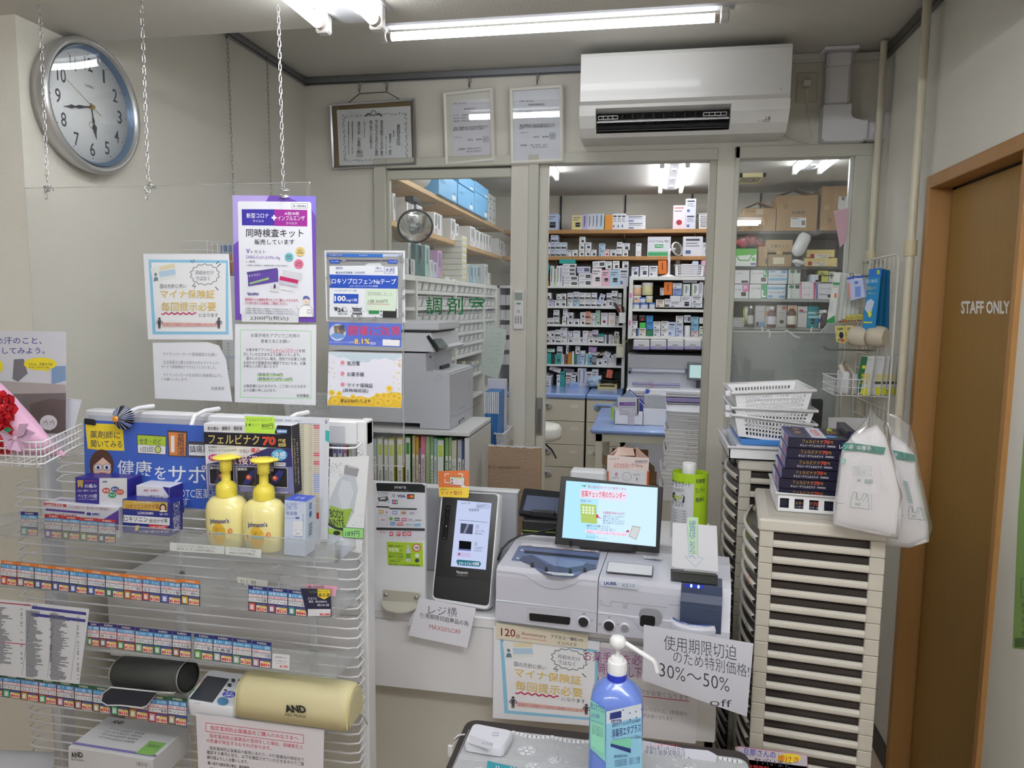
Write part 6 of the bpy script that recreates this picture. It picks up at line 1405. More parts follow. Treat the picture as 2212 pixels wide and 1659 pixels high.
hn(_,f2,1.15);_.B(o)
o,_=ys('banner_strip','L',[(352,48),(982,128),(975,230),(354,158)],YD-.003,C(222,214,192),'cream anniversary strip stuck above the notice under the cash machine','banner')
MR_=C(130,26,46);_.T('120',386,84,484,136,MR_,sl=.1,bd=.01);_.T('th',488,122,516,152,MR_,sl=.1);_.T('Anniversary',526,108,694,138,MR_,sl=.13,bd=.0);_.T('Adephos Kowa Granule',526,142,694,158,C(200,70,80),sl=.13)
_.T('アデホス',726,126,826,154,DK,sl=.15,bd=.02);_.T('コーワ',830,146,858,158,DK,sl=.1);_.T('顆粒10%',860,146,948,170,DK,sl=.1,bd=.015);_.T('イソバイド',768,170,902,196,DK,sl=.12,bd=.02);_.B(o)
t=Tg('poster_board','white acrylic poster board with purple lettering on counter front, behind the sanitizer bottle','poster board',tuple(CW('L',1500,860,Y=YD)))
Qb=[CW('L',1060,180,Y=YD),CW('L',1860,300,Y=YD),CW('L',1868,880,Y=YD),CW('L',1040,780,Y=YD)]
Qb[1].z=Qb[0].z;Qb[2].z=CW('L',1868,870,Y=YD).z;Qb[3]=v3(Qb[0].x,YD,Qb[2].z);Qb[2].x=Qb[1].x+.004
m=MB();m.E(rpoly(Qb,.008),v3(0,.004,0),C(214,212,210,r=.3));m.B('board',t)
_=Pr(pix((0,YD-.0006,0),YN,CR['L']))
_.P([(1062,215),(1400,262),(1395,500),(1350,485),(1345,420),(1045,420)],C(186,176,190));PU=C(140,60,110)
_.T('お薬手帳を必',950,236,1342,306,PU,sl=.09);_.T('時にお出し下さい',1056,318,1440,398,PU,sl=.12)
_.P([(1345,395),(1730,480),(1715,875),(1345,830)],C(222,220,222));_.T('会計がお安くなります',1300,492,1668,530,C(120,124,140),sl=.14);_.R(1345,545,1670,551,C(190,70,90),sl=.11);_.T('お持ちいただくと、3割負担の',1290,612,1658,640,C(130,130,136),sl=.12);_.T('約40円お安くなります。',1310,660,1570,688,C(130,130,136),sl=.12);_.B(t)
zt3=.72;TB=[W(1003,1556,Z=zt3),W(1560,1612,Z=zt3)]
tx0,ty1=TB[0].x+.01,TB[0].y+.01;tx1=.22;ty0=.98
t=Tg('side_table','small dark table under a lace cloth in front of the counter','table',((tx0+tx1)/2,1.2,0))
m=MB();m.E([V(p)for p in rpoly([(tx0-.005,ty1,zt3-.028),(tx1,ty1,zt3-.028),(tx1,ty0,zt3-.028),(tx0-.005,ty0,zt3-.028)],.03)],v3(0,0,.026),C(52,44,42,r=.5));m.B('tabletop',t)
for(x_,y_)in((tx0+.05,ty0+.05),(tx1-.05,ty0+.05),(tx0+.05,ty1-.05),(tx1-.05,ty1-.05)):MB().c((x_,y_,0),(x_,y_,zt3-.028),.014,C(60,50,46),10).B('leg',t)
LACE=C(190,192,194,r=.85,bump=.5,bs=900,noise=.12,ns=60)
m=MB();m.E([V(p)for p in rpoly([(tx0+.012,ty1-.03,zt3-.001),(tx1-.004,ty1-.03,zt3-.001),(tx1-.004,ty0,zt3-.001),(tx0+.006,ty0,zt3-.001)],.025)],v3(0,0,.002),LACE)
m.E([v3(tx0+.008,ty0,zt3),v3(tx0-.01,ty0,zt3-.03),v3(tx0-.01,ty1-.05,zt3-.03),v3(tx0+.008,ty1-.04,zt3)],v3(.001,0,0),LACE)
cl=m.B('lace_cloth',N0,'grey-white floral lace cloth lying on the small table','tablecloth')
_=Pr(lambda a,b,h:v3(a,b,zt3+.0012+h));_.hold=_T;rd=Rn(31)
LW=C(226,228,230,r=.8);GRY=C(142,144,148,r=.8)
for k in Rg(60):
 x_=tx0+.02+k*(tx1-tx0-.03)/60
 _.O(x_,ty1-.034-.008*abs(sin(k*.35)),.006,.006,LW,9)
for(fx,fy,fr)in((-.22,1.38,.018),(-.2,1.33,.014),(-.16,1.36,.012),(-.3,1.30,.01),(-.1,1.30,.016),(-.02,1.42,.014),(.1,1.38,.016),(-.27,1.2,.014),(-.12,1.18,.012)):
 for p in Rg(6):
  an=p*pi/3;_.L([(fx+fr*cos(an+q)*(1 if q else.3),fy+fr*sin(an+q))for q in(0,.25,.5,.75)],.0012,LW);_.O(fx+fr*.7*cos(an),fy+fr*.7*sin(an),fr*.3,fr*.3,LW,9)
 _.O(fx,fy,fr*.28,fr*.28,LW,10)
for k in Rg(70):
 x_,y_=rd.uniform(tx0+.02,tx1-.02),rd.uniform(1.1,ty1-.06)
 for q in Rg(5):an=rd.uniform(0,6.28);_.L([(x_,y_),(x_+.006*cos(an),y_+.006*sin(an))],.0011,LW)
_.k+=1
for k in Rg(16):
 x_=tx0+.02+k*.006;_.L([(x_,1.28),(x_+.03,1.3)],.0006,GRY)
for k in Rg(3):_.L([(tx0+.01,1.34-k*.006),(tx1-.01,1.355-k*.006)],.0012,LW)
_.B(cl,'lace_pattern')
t=Tg('white_gadget','small white rounded device with a peeling label on the lace cloth','gadget',tuple(CW('L',300,850,Z=zt3+.003)))
Wq=[CW('L',195,728,Z=zt3+.022),CW('L',475,782,Z=zt3+.022),CW('L',400,905,Z=zt3+.022),CW('L',132,862,Z=zt3+.022)]
pl=rpoly(Wq,.012);ce=sum(Wq,v3(0,0,0))/4
m=MB();m.rings([[p-v3(0,0,.019)for p in pl],[p-v3(0,0,.004)for p in pl],[p+(ce-p).normalized()*.004 for p in pl]],C(226,226,234,r=.35),_T,_T);m.B('case',t)
_=Pr(pix(ce+v3(0,0,.001),(0,0,1),CR['L']));_.P([(172,815),(200,822),(330,870),(310,912),(165,868)],C(206,206,212));_.F(330,798,368,818,2,C(120,120,130));_.T('キリカエる',258,862,330,880,C(110,90,160),sl=.1);_.B(t)
m=MB();m.Tu([CW('L',140,810,Z=zt3+.012),CW('L',95,815,Z=zt3+.012),CW('L',60,850,Z=zt3+.005),v3(tx0-.006,1.42,zt3-.01),CW('L',45,900,Y=1.40)],.0016,C(214,214,216),6)
q=CW('L',42,925,Y=1.40);m.H(q-v3(.006,.003,.012),v3(.012,0,0),v3(0,.006,0),v3(0,0,.026),C(222,222,224),.002);m.B('cord_with_clip',N0,'thin white cord with clip hanging off the left table edge','cord')
o,_=sheet('leaflet','L',[(295,990),(850,1120),(840,1200),(270,1200)],(0,0,zt3+.004),(0,0,1),C(46,146,160),'teal leaflet with white lettering at bottom edge of the lace table','leaflet')
_.T('ハードな業務',340,1012,640,1075,WH,sl=.12,bd=.01);_.B(o)
o,_=sheet('leaflet_stand','L',[(1350,850),(1640,905),(1800,920),(1850,945),(1880,1200),(1340,1200)],(0,1.43,zt3+.02),(0,-1,.5),C(206,206,216,r=.3),'clear stand with printed insurance notice right of the sanitizer bottle','leaflet stand')
for st,a0,b0,a1,b1,m_ in(('⚠ご注意ください！',1396,866,1600,890,C(200,60,80)),('令和6年12月2日から',1372,886,1640,916,DK),('従来の健康保険証は',1366,912,1644,946,DK),('発行されなくなりました',1356,940,1684,980,DK),('医療機関等を受診の際は',1380,990,1620,1016,DK),('マイナンバーカード',1356,1015,1600,1040,C(60,80,150))):_.T(st,a0,b0,a1,b1,m_,sl=.06)
_.R(1350,968,1750,972,C(90,100,170),sl=.12);_.B(o)
bp=W(1331,1700,Z=zt3+.002);bx,by=W(1331,1560,Y=1.30).x,1.30
t=Tg('sanitizer_bottle','blue hand sanitizer bottle with white pump on the lace table','bottle',(bx,by,zt3+.002))
BB=C(110,138,220,r=.25,coat=.5,noise=.05,ns=10)
zs0=zt3+.002;zsh=W(1331,1478,Y=by).z-zs0;zne=W(1331,1466,Y=by).z-zs0
hw=(W(1389,1560,Y=by).x-W(1274,1560,Y=by).x)/2
m=MB();rr_=[]
for r_,h,e in((.9,0,.5),(.97,.004,.45),(1,.015,.42),(1,zsh*.7,.42),(.985,zsh*.86,.45),(.92,zsh*.93,.55),(.75,zsh*.985,.7),(.52,zsh+.008,.9),(.36,zsh+.014,1),(.34,zsh+.03,1)):
 rr_.append([v3(bx+r_*hw*copysign(abs(cos(a))**e,cos(a)),by+r_*hw*.8*copysign(abs(sin(a))**e,sin(a)),zs0+h)for a in[2*pi*i/40 for i in Rg(40)]])
m.rings(rr_,BB,_T,_T);m.B('bottle_body',t)
zc0=zs0+zsh+.012;cX=bx-.001
MB().c((cX,by,zc0),(cX,by,zc0+.012),.0185,C(40,60,190,r=.3),28).B('blue_ring',t)
PW=C(240,240,240,r=.3)
m=MB();m.La([(.0178,.012),(.0178,.032),(.0165,.035),(.012,.0352)],(cX,by,zc0),PW,28);m.La([(.0125,.035),(.0125,.040),(.010,.042)],(cX,by,zc0),PW,28);m.B('pump_collar',t)
MB().c((cX,by,zc0+.04),(cX,by,zc0+.068),.0045,PW,14).B('pump_stem',t)
m=MB();m.La([(.006,.060),(.0125,.0605),(.0148,.067),(.0148,.074),(.011,.080),(.002,.081)],(cX,by,zc0),PW,28);e0=v3(cX+.01,by,zc0+.071);e1=W(1410,1426,Y=by-.012);e2=W(1419,1452,Y=by-.012)
m.Tu([e0,e0.lerp(e1,.5),e1,e1+v3(.003,0,-.004),e2],.0045,C(240,240,240,r=.3),10);m.B('pump_spout',t)
yl=by-hw*.8-.0006;_=Pr(pix((0,yl,0),YN,CR['L']))
LB=C(150,206,232,r=.35);DB=C(36,50,120)
_.P([(1105,655),(1345,600),(1352,1200),(1100,1200)],LB);_.P([(1105,655),(1345,600),(1346,690),(1105,740)],C(214,222,232));_.P([(1130,665),(1208,648),(1208,695),(1128,710)],DB)
for q in((1215,640),(1260,660),(1300,650),(1262,704),(1305,690),(1340,635)):_.P([(q[0],q[1]+8),(q[0]+6,q[1]-4),(q[0]+12,q[1]+8)],DB)
_.R(1140,712,1208,732,DB,sl=-.08);_.T('第3類医薬品',1145,716,1204,730,WH,sl=-.08,bd=.02);_.T('速乾性すり込み式手指消毒剤',1144,738,1338,762,DB,sl=-.2);_.T('消毒用エタプラス',1142,776,1342,836,DB,sl=-.22,bd=.015)
_.T('1000mL',1296,816,1346,840,DB,sl=-.1);_.T('エタノール・アルコール成分・医薬品消毒剤',1146,838,1290,850,DB,sl=-.1);_.P([(1136,852),(1272,830),(1272,905),(1136,870)],C(128,206,170));_.P([(1136,872),(1272,906),(1272,936),(1134,890)],DB);_.T('健栄製薬株式会社',1158,950,1250,970,DB,sl=-.08)
for k in Rg(4):_.T('外用殺菌消毒剤　使用上の注意',1160,985+k*12,1335,994+k*12,DB,sl=-.15)
_.P([(996,570),(1098,640),(1100,1000),(994,900)],C(136,206,190));_.T('用エタプラス',998,585,1090,632,DB,sl=.4,bd=.01);_.T('点検',1000,660,1060,690,C(90,110,180),sl=.2);_.R(1003,710,1090,712,DB,sl=.3);_.P([(1000,720),(1088,760),(1090,940),(1000,880)],C(150,220,190))
for k in Rg(5):_.T('効能・効果　手指皮膚の洗浄・消毒',1008,735+k*14,1080,745+k*14,DB,sl=.4)
_.B(t)
o,_=ys('flyer','T',[(175,1488),(668,1548),(680,1700),(160,1700)],1.5,C(196,190,200),'colourful flyer with blue and red lettering at the bottom right','flyer')
_.F(172,1490,670,1690,5,C(206,120,150),sl=.12);_.T('旦那さんの',216,1500,446,1548,C(50,60,160),sl=.12,bd=.02);_.O(540,1572,86,32,C(236,214,50));_.T('媛けき',462,1548,610,1592,C(200,50,40),sl=.1,bd=.02);_.T('ヤバいまに‥',292,1562,590,1612,DK,sl=.13,bd=.02);_.T('お見積無料',212,1612,400,1640,C(200,50,60),sl=.1);_.B(o)
t_=CW('T',420,1700,Y=1.5);MB().b(t_.x-.07,1.5,0,t_.x+.07,1.54,t_.z+.03,C(150,146,150)).B('flyer_stand',N0,'grey stand holding the colourful flyer','stand')
# cabinet, binders, printer behind the counter
CY0=2.51;CZ=W(1014,934,Y=CY0).z
t=Tg('white_cabinet','white open-front cabinet full of binders, carrying the grey printer','cabinet',(-1.0,2.77,0))
cx1=W(1014,934,Y=CY0).x;cx0=-1.42;CB=C(212,210,206,r=.45)
cy1=W(1055,901,Z=CZ).y
m=MB();m.b(cx0,CY0,CZ-.016,cx1,cy1,CZ,C(222,222,222,r=.4),.002);m.B('top',t)
MB().b(cx1-.018,CY0+.001,0,cx1,cy1,CZ-.022,CB,.001).B('side_panel',t)
MB().b(cx0,CY0+.001,0,cx0+.018,cy1,CZ-.022,CB,.001).B('side_panel',t)
MB().b(cx0+.018,cy1-.008,0,cx1-.018,cy1,CZ-.022,C(60,58,56)).B('back_panel',t)
bzs=.795
for z in(bzs-.018,.42,.05):MB().b(cx0+.018,CY0+.004,z,cx1-.018,cy1-.008,z+.018,CB,.001).B('shelf_board',t)
BN=[(565,628,485,(170,184,178),'アレルギー センター'),(635,700,470,(188,192,150),'調剤券 国保'),(715,762,478,(160,168,140),'調剤券 後期高齢'),(765,835,480,(196,196,80),'介護'),(870,940,470,(200,180,40),'労災書類'),(968,1032,450,(60,120,50),'自賠責'),(1050,1088,440,(196,176,120),'自賠責 書類②'),(1095,1128,460,(204,160,70),'公費'),(1131,1150,600,(110,124,160),'重要'),(1152,1210,450,(206,120,140),'調剤券請求 処方箋コピー 保存'),(1213,1262,455,(150,176,130),''),(1268,1308,460,(140,170,120),'返戻情報'),(1312,1348,480,(150,190,190),'調剤取り引 レセプト'),(1351,1432,480,(70,140,60),'請求書 FAX送信案内書'),(1445,1485,470,(130,160,110),'薬歴簿'),(1488,1525,470,(140,165,115),'保険'),(1527,1550,505,(210,208,180),'センター'),(1552,1580,505,(204,202,190),'センター'),(1592,1645,500,(170,172,172),'電子購入票 請求案内'),(1650,1675,520,(60,80,160),'保存')]
YBn=CY0+.03
for i,(a,b_,tp_,col,tx_)in En(BN):
 p=CW('AA',a,tp_,Y=YBn);q=CW('AA',b_,tp_+3,Y=YBn)
 p.z=min(p.z,CZ-.026)
 o_=MB();o_.b(p.x,YBn,bzs+.0005,q.x,YBn+.27,p.z,C(*col,r=.55),.002)
 lab='%s binder from the left in the white cabinet, %s spine'%(ORD[i],['grey-green','pale olive','sage','yellow-green','yellow','dark green','tan','orange','blue-grey','pink','light green','soft green','pale teal','green and white','moss green','moss green','cream','off-white','grey','blue'][i])
 o_=o_.B('binder',N0,lab,'binder','binders in the white cabinet')
 _=Pr(loc((p.x,YBn-.0003,p.z),(q.x-p.x,0,0),(0,0,bzs-p.z),100,300))
 if i in(1,2,3,4,5,13):_.R(6,6,94,205,C(226,226,222));_.R(18,22,82,60,C(60,140,50)if i==5 else C(186,206,70));_.T(tx_[:3],28,110,72,180,DK,vt=_T)
 elif tx_:_.R(16,60,84,250,C(224,224,220));_.T(tx_.replace(' ',''),30,72,70,240,DK,vt=_T,bd=.01)
 if i in(3,4,5,13):_.R(6,208,94,290,BLACK);_.R(25,220,75,250,C(*col));_.R(10,255,90,262,C(*col))
 _.B(o_)
for k,(x0_,x1_,c_)in En(((98,150,(70,70,150)),(152,222,(120,120,190)),(228,270,(190,80,100)),(290,320,(160,190,140)),(322,372,(224,224,226)))):
 p=CW('AA',x0_,452,Y=YBn);q=CW('AA',x1_,455,Y=YBn)
 p.x=max(p.x,cx0+.02);p.z=min(p.z,CZ-.026)
 if q.x>p.x+.004:
  o_=MB().b(p.x,YBn,bzs,q.x,YBn+.27,p.z,C(*c_,r=.55),.002).B('binder',N0,'%s binder from the left of those seen through the rack wires at its right end'%ORD[k],'binder','binders in the white cabinet')
  _=Pr(loc((p.x,YBn-.0003,p.z),(q.x-p.x,0,0),(0,0,bzs-p.z),100,300));_.R(14,10,86,270,C(214,214,224));_.R(24,30,76,60,C(*c_));_.T('保存記録',32,120,68,250,DK,vt=_T);_.B(o_)
PG=C(198,200,208,r=.45);PGL=C(220,222,228,r=.4)
pc=W(972,929,Z=CZ);pcb=W(1037,899,Z=CZ)
px1=pc.x;py0=pc.y;py1=pcb.y
def pz(y_):return W(972,y_,Y=py0).z
def pxx(x_):return W(x_,780,Y=py0).x
z1=pz(806);zs1=W(930,760,Y=py0).z;zs2=W(900,719,Y=py0).z
t=Tg('laser_printer','large light grey laser printer with tilted touch panel on the white cabinet','printer',(px1-.25,(py0+py1)/2,CZ))
xl=px1-.46
sec=[(xl,CZ+.02),(pxx(907),CZ+.02),(pxx(907),CZ+.002),(px1,CZ+.002),(px1,z1-.006),(px1-.012,z1),(pxx(921),z1+.005),(pxx(920),zs1-.006),(xl,zs1-.006)]
m=MB();m.prism(sec,'y',py0,py1,PG);m.B('body',t)
m=MB();m.H((pxx(932),py0+.012,z1+.002),(px1-pxx(932)-.004,0,-.004),(0,py1-py0-.03,0),(0,0,.004),PGL,.002);m.B('output_tray',t)
m=MB();m.H((pxx(937),py0+.07,z1+.007),(px1-pxx(937)-.05,0,0),(0,.11,0),(0,0,.012),C(40,42,46),.002);m.B('paper_stop',t)
m=MB();m.prism([(xl,zs1),(pxx(945),zs1),(pxx(952),zs1+.012),(pxx(940),zs1+.02),(pxx(932),zs2),(xl,zs2)],'y',py0-.004,py1,PGL);m.B('scanner_unit',t)
m=MB();m.H((xl,py0+.01,zs2),(pxx(930)-xl,0,0),(0,py1-py0-.02,0),(0,0,.01),C(60,60,62,r=.5),.002);m.H((xl+.02,py0+.0,zs2+.01),(pxx(930)-xl+.01,0,.0),(0,py1-py0-.05,0),(0,0,.03),PGL,.004);m.B('scanner_lid',t)
Q=[CW('I',605,95,Y=py0-.006),CW('I',690,85,Y=py0+.12),CW('I',788,208,Y=py0+.08),CW('I',700,235,Y=py0-.03)]
nn_=(Q[3]-Q[0]).cross(Q[1]-Q[0]).normalized();Q[2]=op(*cp('I',788,208),Q[0],nn_)
m,ns_=slab(Q,.012,C(30,30,34,r=.25),.003,.001);m.B('touch_panel',t)
ce=sum(Q,v3(0,0,0))/4;MB().E([ce+(q-ce)*.84+ns_*.0012 for q in Q],ns_*.0004,C(110,128,130,r=.12)).B('panel_screen',t)
_=Pr(pix((0,py0-.0004,0),YN,CR['I']))
_.L([(795,445),(800,945)],2,C(120,122,130));_.L([(500,110),(500,240)],2,C(130,132,140));_.L([(360,205),(500,210),(690,245)],2.5,C(130,132,140));_.L([(580,258),(585,405),(795,440)],2,C(150,152,160));_.L([(640,258),(642,372)],2,C(170,172,178));_.F(672,462,718,506,3,C(160,162,170));_.O(622,296,7,9,BLACK)
_.B(t)
_=Pr(pix((px1+.0005,0,0),(1,0,0),CR['I']));_.L([(800,825),(860,820),(1068,705)],3,C(130,132,140));_.L([(880,762),(925,740)],3,C(110,110,116));_.O(968,535,11,32,C(170,172,178));_.O(968,535,7,22,C(205,206,212));_.P([(872,870),(925,832),(928,868),(880,905)],C(90,92,98));_.P([(885,872),(925,845),(928,866),(886,896)],C(190,192,198));_.B(t)
f0=CW('I',1072,800,Y=2.98)
fl=CW('I',1072,510,Y=2.98);fr=CW('I',1258,510,Y=2.98);fb=CW('I',1265,1000,Y=2.98)
BK0=CW('I',1140,1105,Y=2.95)
t=Tg('plastic_basket','small white perforated basket holding blue folders right of the printer','basket',((fl.x+fr.x)/2,3.0,BK0.z))
bz1=CW('I',1285,985,Y=2.95).z;bx_0=cx1+.003;bx_1=fr.x+.012;by0,by1=2.95,3.15
def basket(t,x0,x1,y0,y1,z0,z1,mat_,nx=9,nz=4,ny=4,flare=.006):
 """perforated basket: every wall is a real lattice of bars round open holes"""
 m=MB();m.b(x0+flare,y0+flare,z0,x1-flare,y1-flare,z0+.003,mat_);m.B('base',t)
 for side in Rg(4):
  m=MB()
  if side<2:
   yy=y0 if side==0 else y1;sg=1 if side==0 else-1
   A=v3(x0,yy,z1);Ux=v3(x1-x0,0,0);lo=v3(x0+flare,yy+sg*flare,z0);Ul=v3(x1-x0-2*flare,0,0);n_=nx
  else:
   xx=x0 if side==2 else x1;sg=1 if side==2 else-1
   A=v3(xx,y0,z1);Ux=v3(0,y1-y0,0);lo=v3(xx+sg*flare,y0+flare,z0);Ul=v3(0,y1-y0-2*flare,0);n_=ny
  th=v3(0,sg*.002,0)if side<2 else v3(sg*.002,0,0)
  def P(u,v):return(A+Ux*u).lerp(lo+Ul*u,v)
  mg=.1;bw=.35
  def quad(u0,u1,v0,v1):m.E([P(u0,v0),P(u1,v0),P(u1,v1),P(u0,v1)],th,mat_)
  quad(0,1,0,.12);quad(0,1,.88,1);quad(0,mg,.12,.88);quad(1-mg,1,.12,.88)
  for k in Rg(1,nz):
   v=.12+.76*k/nz;quad(mg,1-mg,v-.76/nz*bw/2,v+.76/nz*bw/2)
  for k in Rg(1,n_):
   u=mg+(1-2*mg)*k/n_;quad(u-(1-2*mg)/n_*bw/2,u+(1-2*mg)/n_*bw/2,.12,.88)
  m.B('lattice_wall',t)
 m=MB();e=.005
 m.Tu([(x0-e,y0-e,z1),(x1+e,y0-e,z1),(x1+e,y1+e,z1),(x0-e,y1+e,z1)],.0035,mat_,6,_T);m.B('rim',t)
 return t
basket(t,bx_0,bx_1,by0,by1,BK0.z,bz1,WHITE,7,7,5)
n_f=8
for k in Rg(n_f):
 xa_=fl.x+.02+(fr.x-fl.x-.026)*k/n_f;xb_=xa_+(fr.x-fl.x-.026)/n_f*.82
 m=MB();m.b(xa_,by0+.014,BK0.z+.004,xb_,by0+.17,CW('I',1100,600,Y=2.98).z,C(70,130,200,r=.45),.001);m.b(xa_+.0005,by0+.0135,CW('I',1100,795,Y=2.98).z,xb_-.0005,by0+.016,CW('I',1100,602,Y=2.98).z,C(228,230,238))
 m.B('file_folder',N0,'%s blue folder with white strip, counted from the printer'%ORD[k],'folder','blue folders in the basket')
m=MB();m.b(fl.x+.005,by0+.13,BK0.z+.004,fr.x,by0+.16,fl.z,C(214,214,228,r=.4),.002);m.B('white_file',N0,'tall white file standing behind the blue folders','file')
MB().b(cx1+.002,2.94,0,bx_1+.004,3.165,BK0.z-.001,C(190,188,182,r=.5),.003).B('side_stand',N0,'narrow grey-white stand under the blue folder basket','stand')
Q=[CW('I',1140,1095,Y=2.72),CW('I',1612,1100,Y=2.72)]
Q=[v3(Q[0].x,2.72,Q[0].z),v3(Q[1].x,2.72,Q[0].z-.002),v3(Q[1].x,2.70,.02),v3(Q[0].x,2.70,.02)]
t=Tg('cardboard_sheet','brown cardboard panel in bubble wrap leaning behind the card terminal','cardboard',((Q[0].x+Q[1].x)/2,2.7,0.02))
MB().E(Q,v3(0,.02,0),C(166,134,100,r=.7)).B('cardboard',t)
m=MB();BW_=clear('bubble_wrap',(.97,.97,.97),2.5,.15,haze=.12);rd=Rn(8)
for i in Rg(26):
 for j in Rg(30):
  x_=Q[0].x+.006+(Q[1].x-Q[0].x-.012)*(i+.5*(j%2))/26;z_=Q[0].z-.01-j*.0095
  m.La([(.0036,0),(.0028,.0015),(.001,.0022)],(x_,2.7175-(Q[0].z-z_)*.012,z_),BW_,6,(0,-1,0))
bwp=m.B('bubble_wrap',t);bwp['kind']='stuff'
m=MB();rd=Rn(5)
for k in Rg(30):
 x_=Q[0].x+(Q[1].x-Q[0].x)*k/30;m.ball(v3(x_+.003,2.726,Q[0].z+rd.uniform(0,.004)),.006,C(226,228,228,r=.2),6,(1,1,rd.uniform(.5,1)))
o_=m.B('wrap_fold',t);o_['kind']='stuff'
_=Pr(pix((0,2.712,0),YN,CR['I']));_.T('外寸 360×360×570',1140,1268,1425,1296,C(80,66,52),sl=.015);_.B(t)
t=Tg('remote_control','white air conditioner remote on the textured pillar','remote control',tuple(W(1121,712,Y=YP-.03)))
a_=W(1109,626,Y=YP-.03);b_=W(1132,712,Y=YP-.03)
MB().b(a_.x,YP-.036,b_.z,b_.x,YP-.0205,a_.z,C(230,230,228,r=.35),.004).B('case',t)
_=Pr(loc((a_.x,YP-.0365,a_.z),(b_.x-a_.x,0,0),(0,0,b_.z-a_.z),100,360));_.R(15,25,85,95,C(150,160,150));_.R(30,118,70,132,C(60,150,100));_.O(50,195,14,16,C(190,196,200));_.hold=_T
for r_ in Rg(5):
 for c_ in Rg(3):_.R(18+c_*24,240+r_*14,32+c_*24,248+r_*14,C(110,112,116))
_.B(t)
YG=YP-.001
GR=C(24,134,74,r=.5)
m_=Pr(lambda a,b,h:W(*cp('M',a,b),Y=YG)+v3(0,-h-.0006,0))
for k,(ch,a0_,a1_)in En((('調',333,446),('剤',484,598),('室',640,756))):
 _=Pr(m_.fn);_.T(ch,a0_,932,a1_,1060,GR,bd=.036,res=3)
 o_=_.mb.B('glass_letter',N0,'green adhesive character on the glass of left window, %s of three'%ORD[k],'lettering');
o,_=ys('paper_sheet','M',[(765,1130),(905,1168),(905,1250),(880,1400),(845,1522),(722,1480),(735,1330),(758,1240)],YP-.004,C(206,218,212,r=.6),'pale green-white paper sheet taped inside the lower left window','paper')
for k in Rg(9):_.T('予約表　来局者',795+(k%3)*30-k*4,1190+k*30,870+(k%3)*10-k*4,1202+k*30,C(170,186,178))
_.B(o)
t=Tg('convex_mirror','small round convex mirror with dark rim hanging inside the left window','mirror',tuple(W(897,487,Y=YP+.12)))
mc=W(897,488,Y=YP+.14);nv=v3(.30,-.72,-.42).normalized()
m=MB();m.La([(.078,0),(.084,.002),(.084,.010),(.078,.012)],mc,C(40,42,46,r=.35),40,nv,cap=_F);m.B('rim',t)
m=MB();m.La([(.0008,.034),(.02,.0325),(.04,.0275),(.06,.019),(.078,.008)],mc,C(230,232,236,r=.02,m=1),40,nv,cap=_T);m.B('mirror_dome',t)
MB().c(mc-nv*.004,mc-nv*.004+v3(0,-.0,.12),.004,C(50,50,54),8).B('arm',t)
MB().b(mc.x-.02,YP+.05,mc.z+.10,mc.x+.02,mc.y+.02,mc.z+.125,C(50,50,54),.003).B('clamp',t)
t=Tg('plastic_basket','white perforated basket seen through the screen below the green-outlined notice','basket',(-1.1,2.5,1.1))
p=W(608,878,Y=2.3);q=W(748,880,Y=2.3)
zb_=1.02
MB().b(-1.5,2.36,0,cx0-.02,3.1,zb_,C(206,204,198,r=.5),.003).B('low_desk',N0,'plain pale desk behind the clear screen beside the white cabinet','desk')
basket(t,W(612,880,Y=2.62).x,W(735,880,Y=2.62).x,2.62,2.85,CZ+.002,CZ+.075,WHITE,14,5,8)
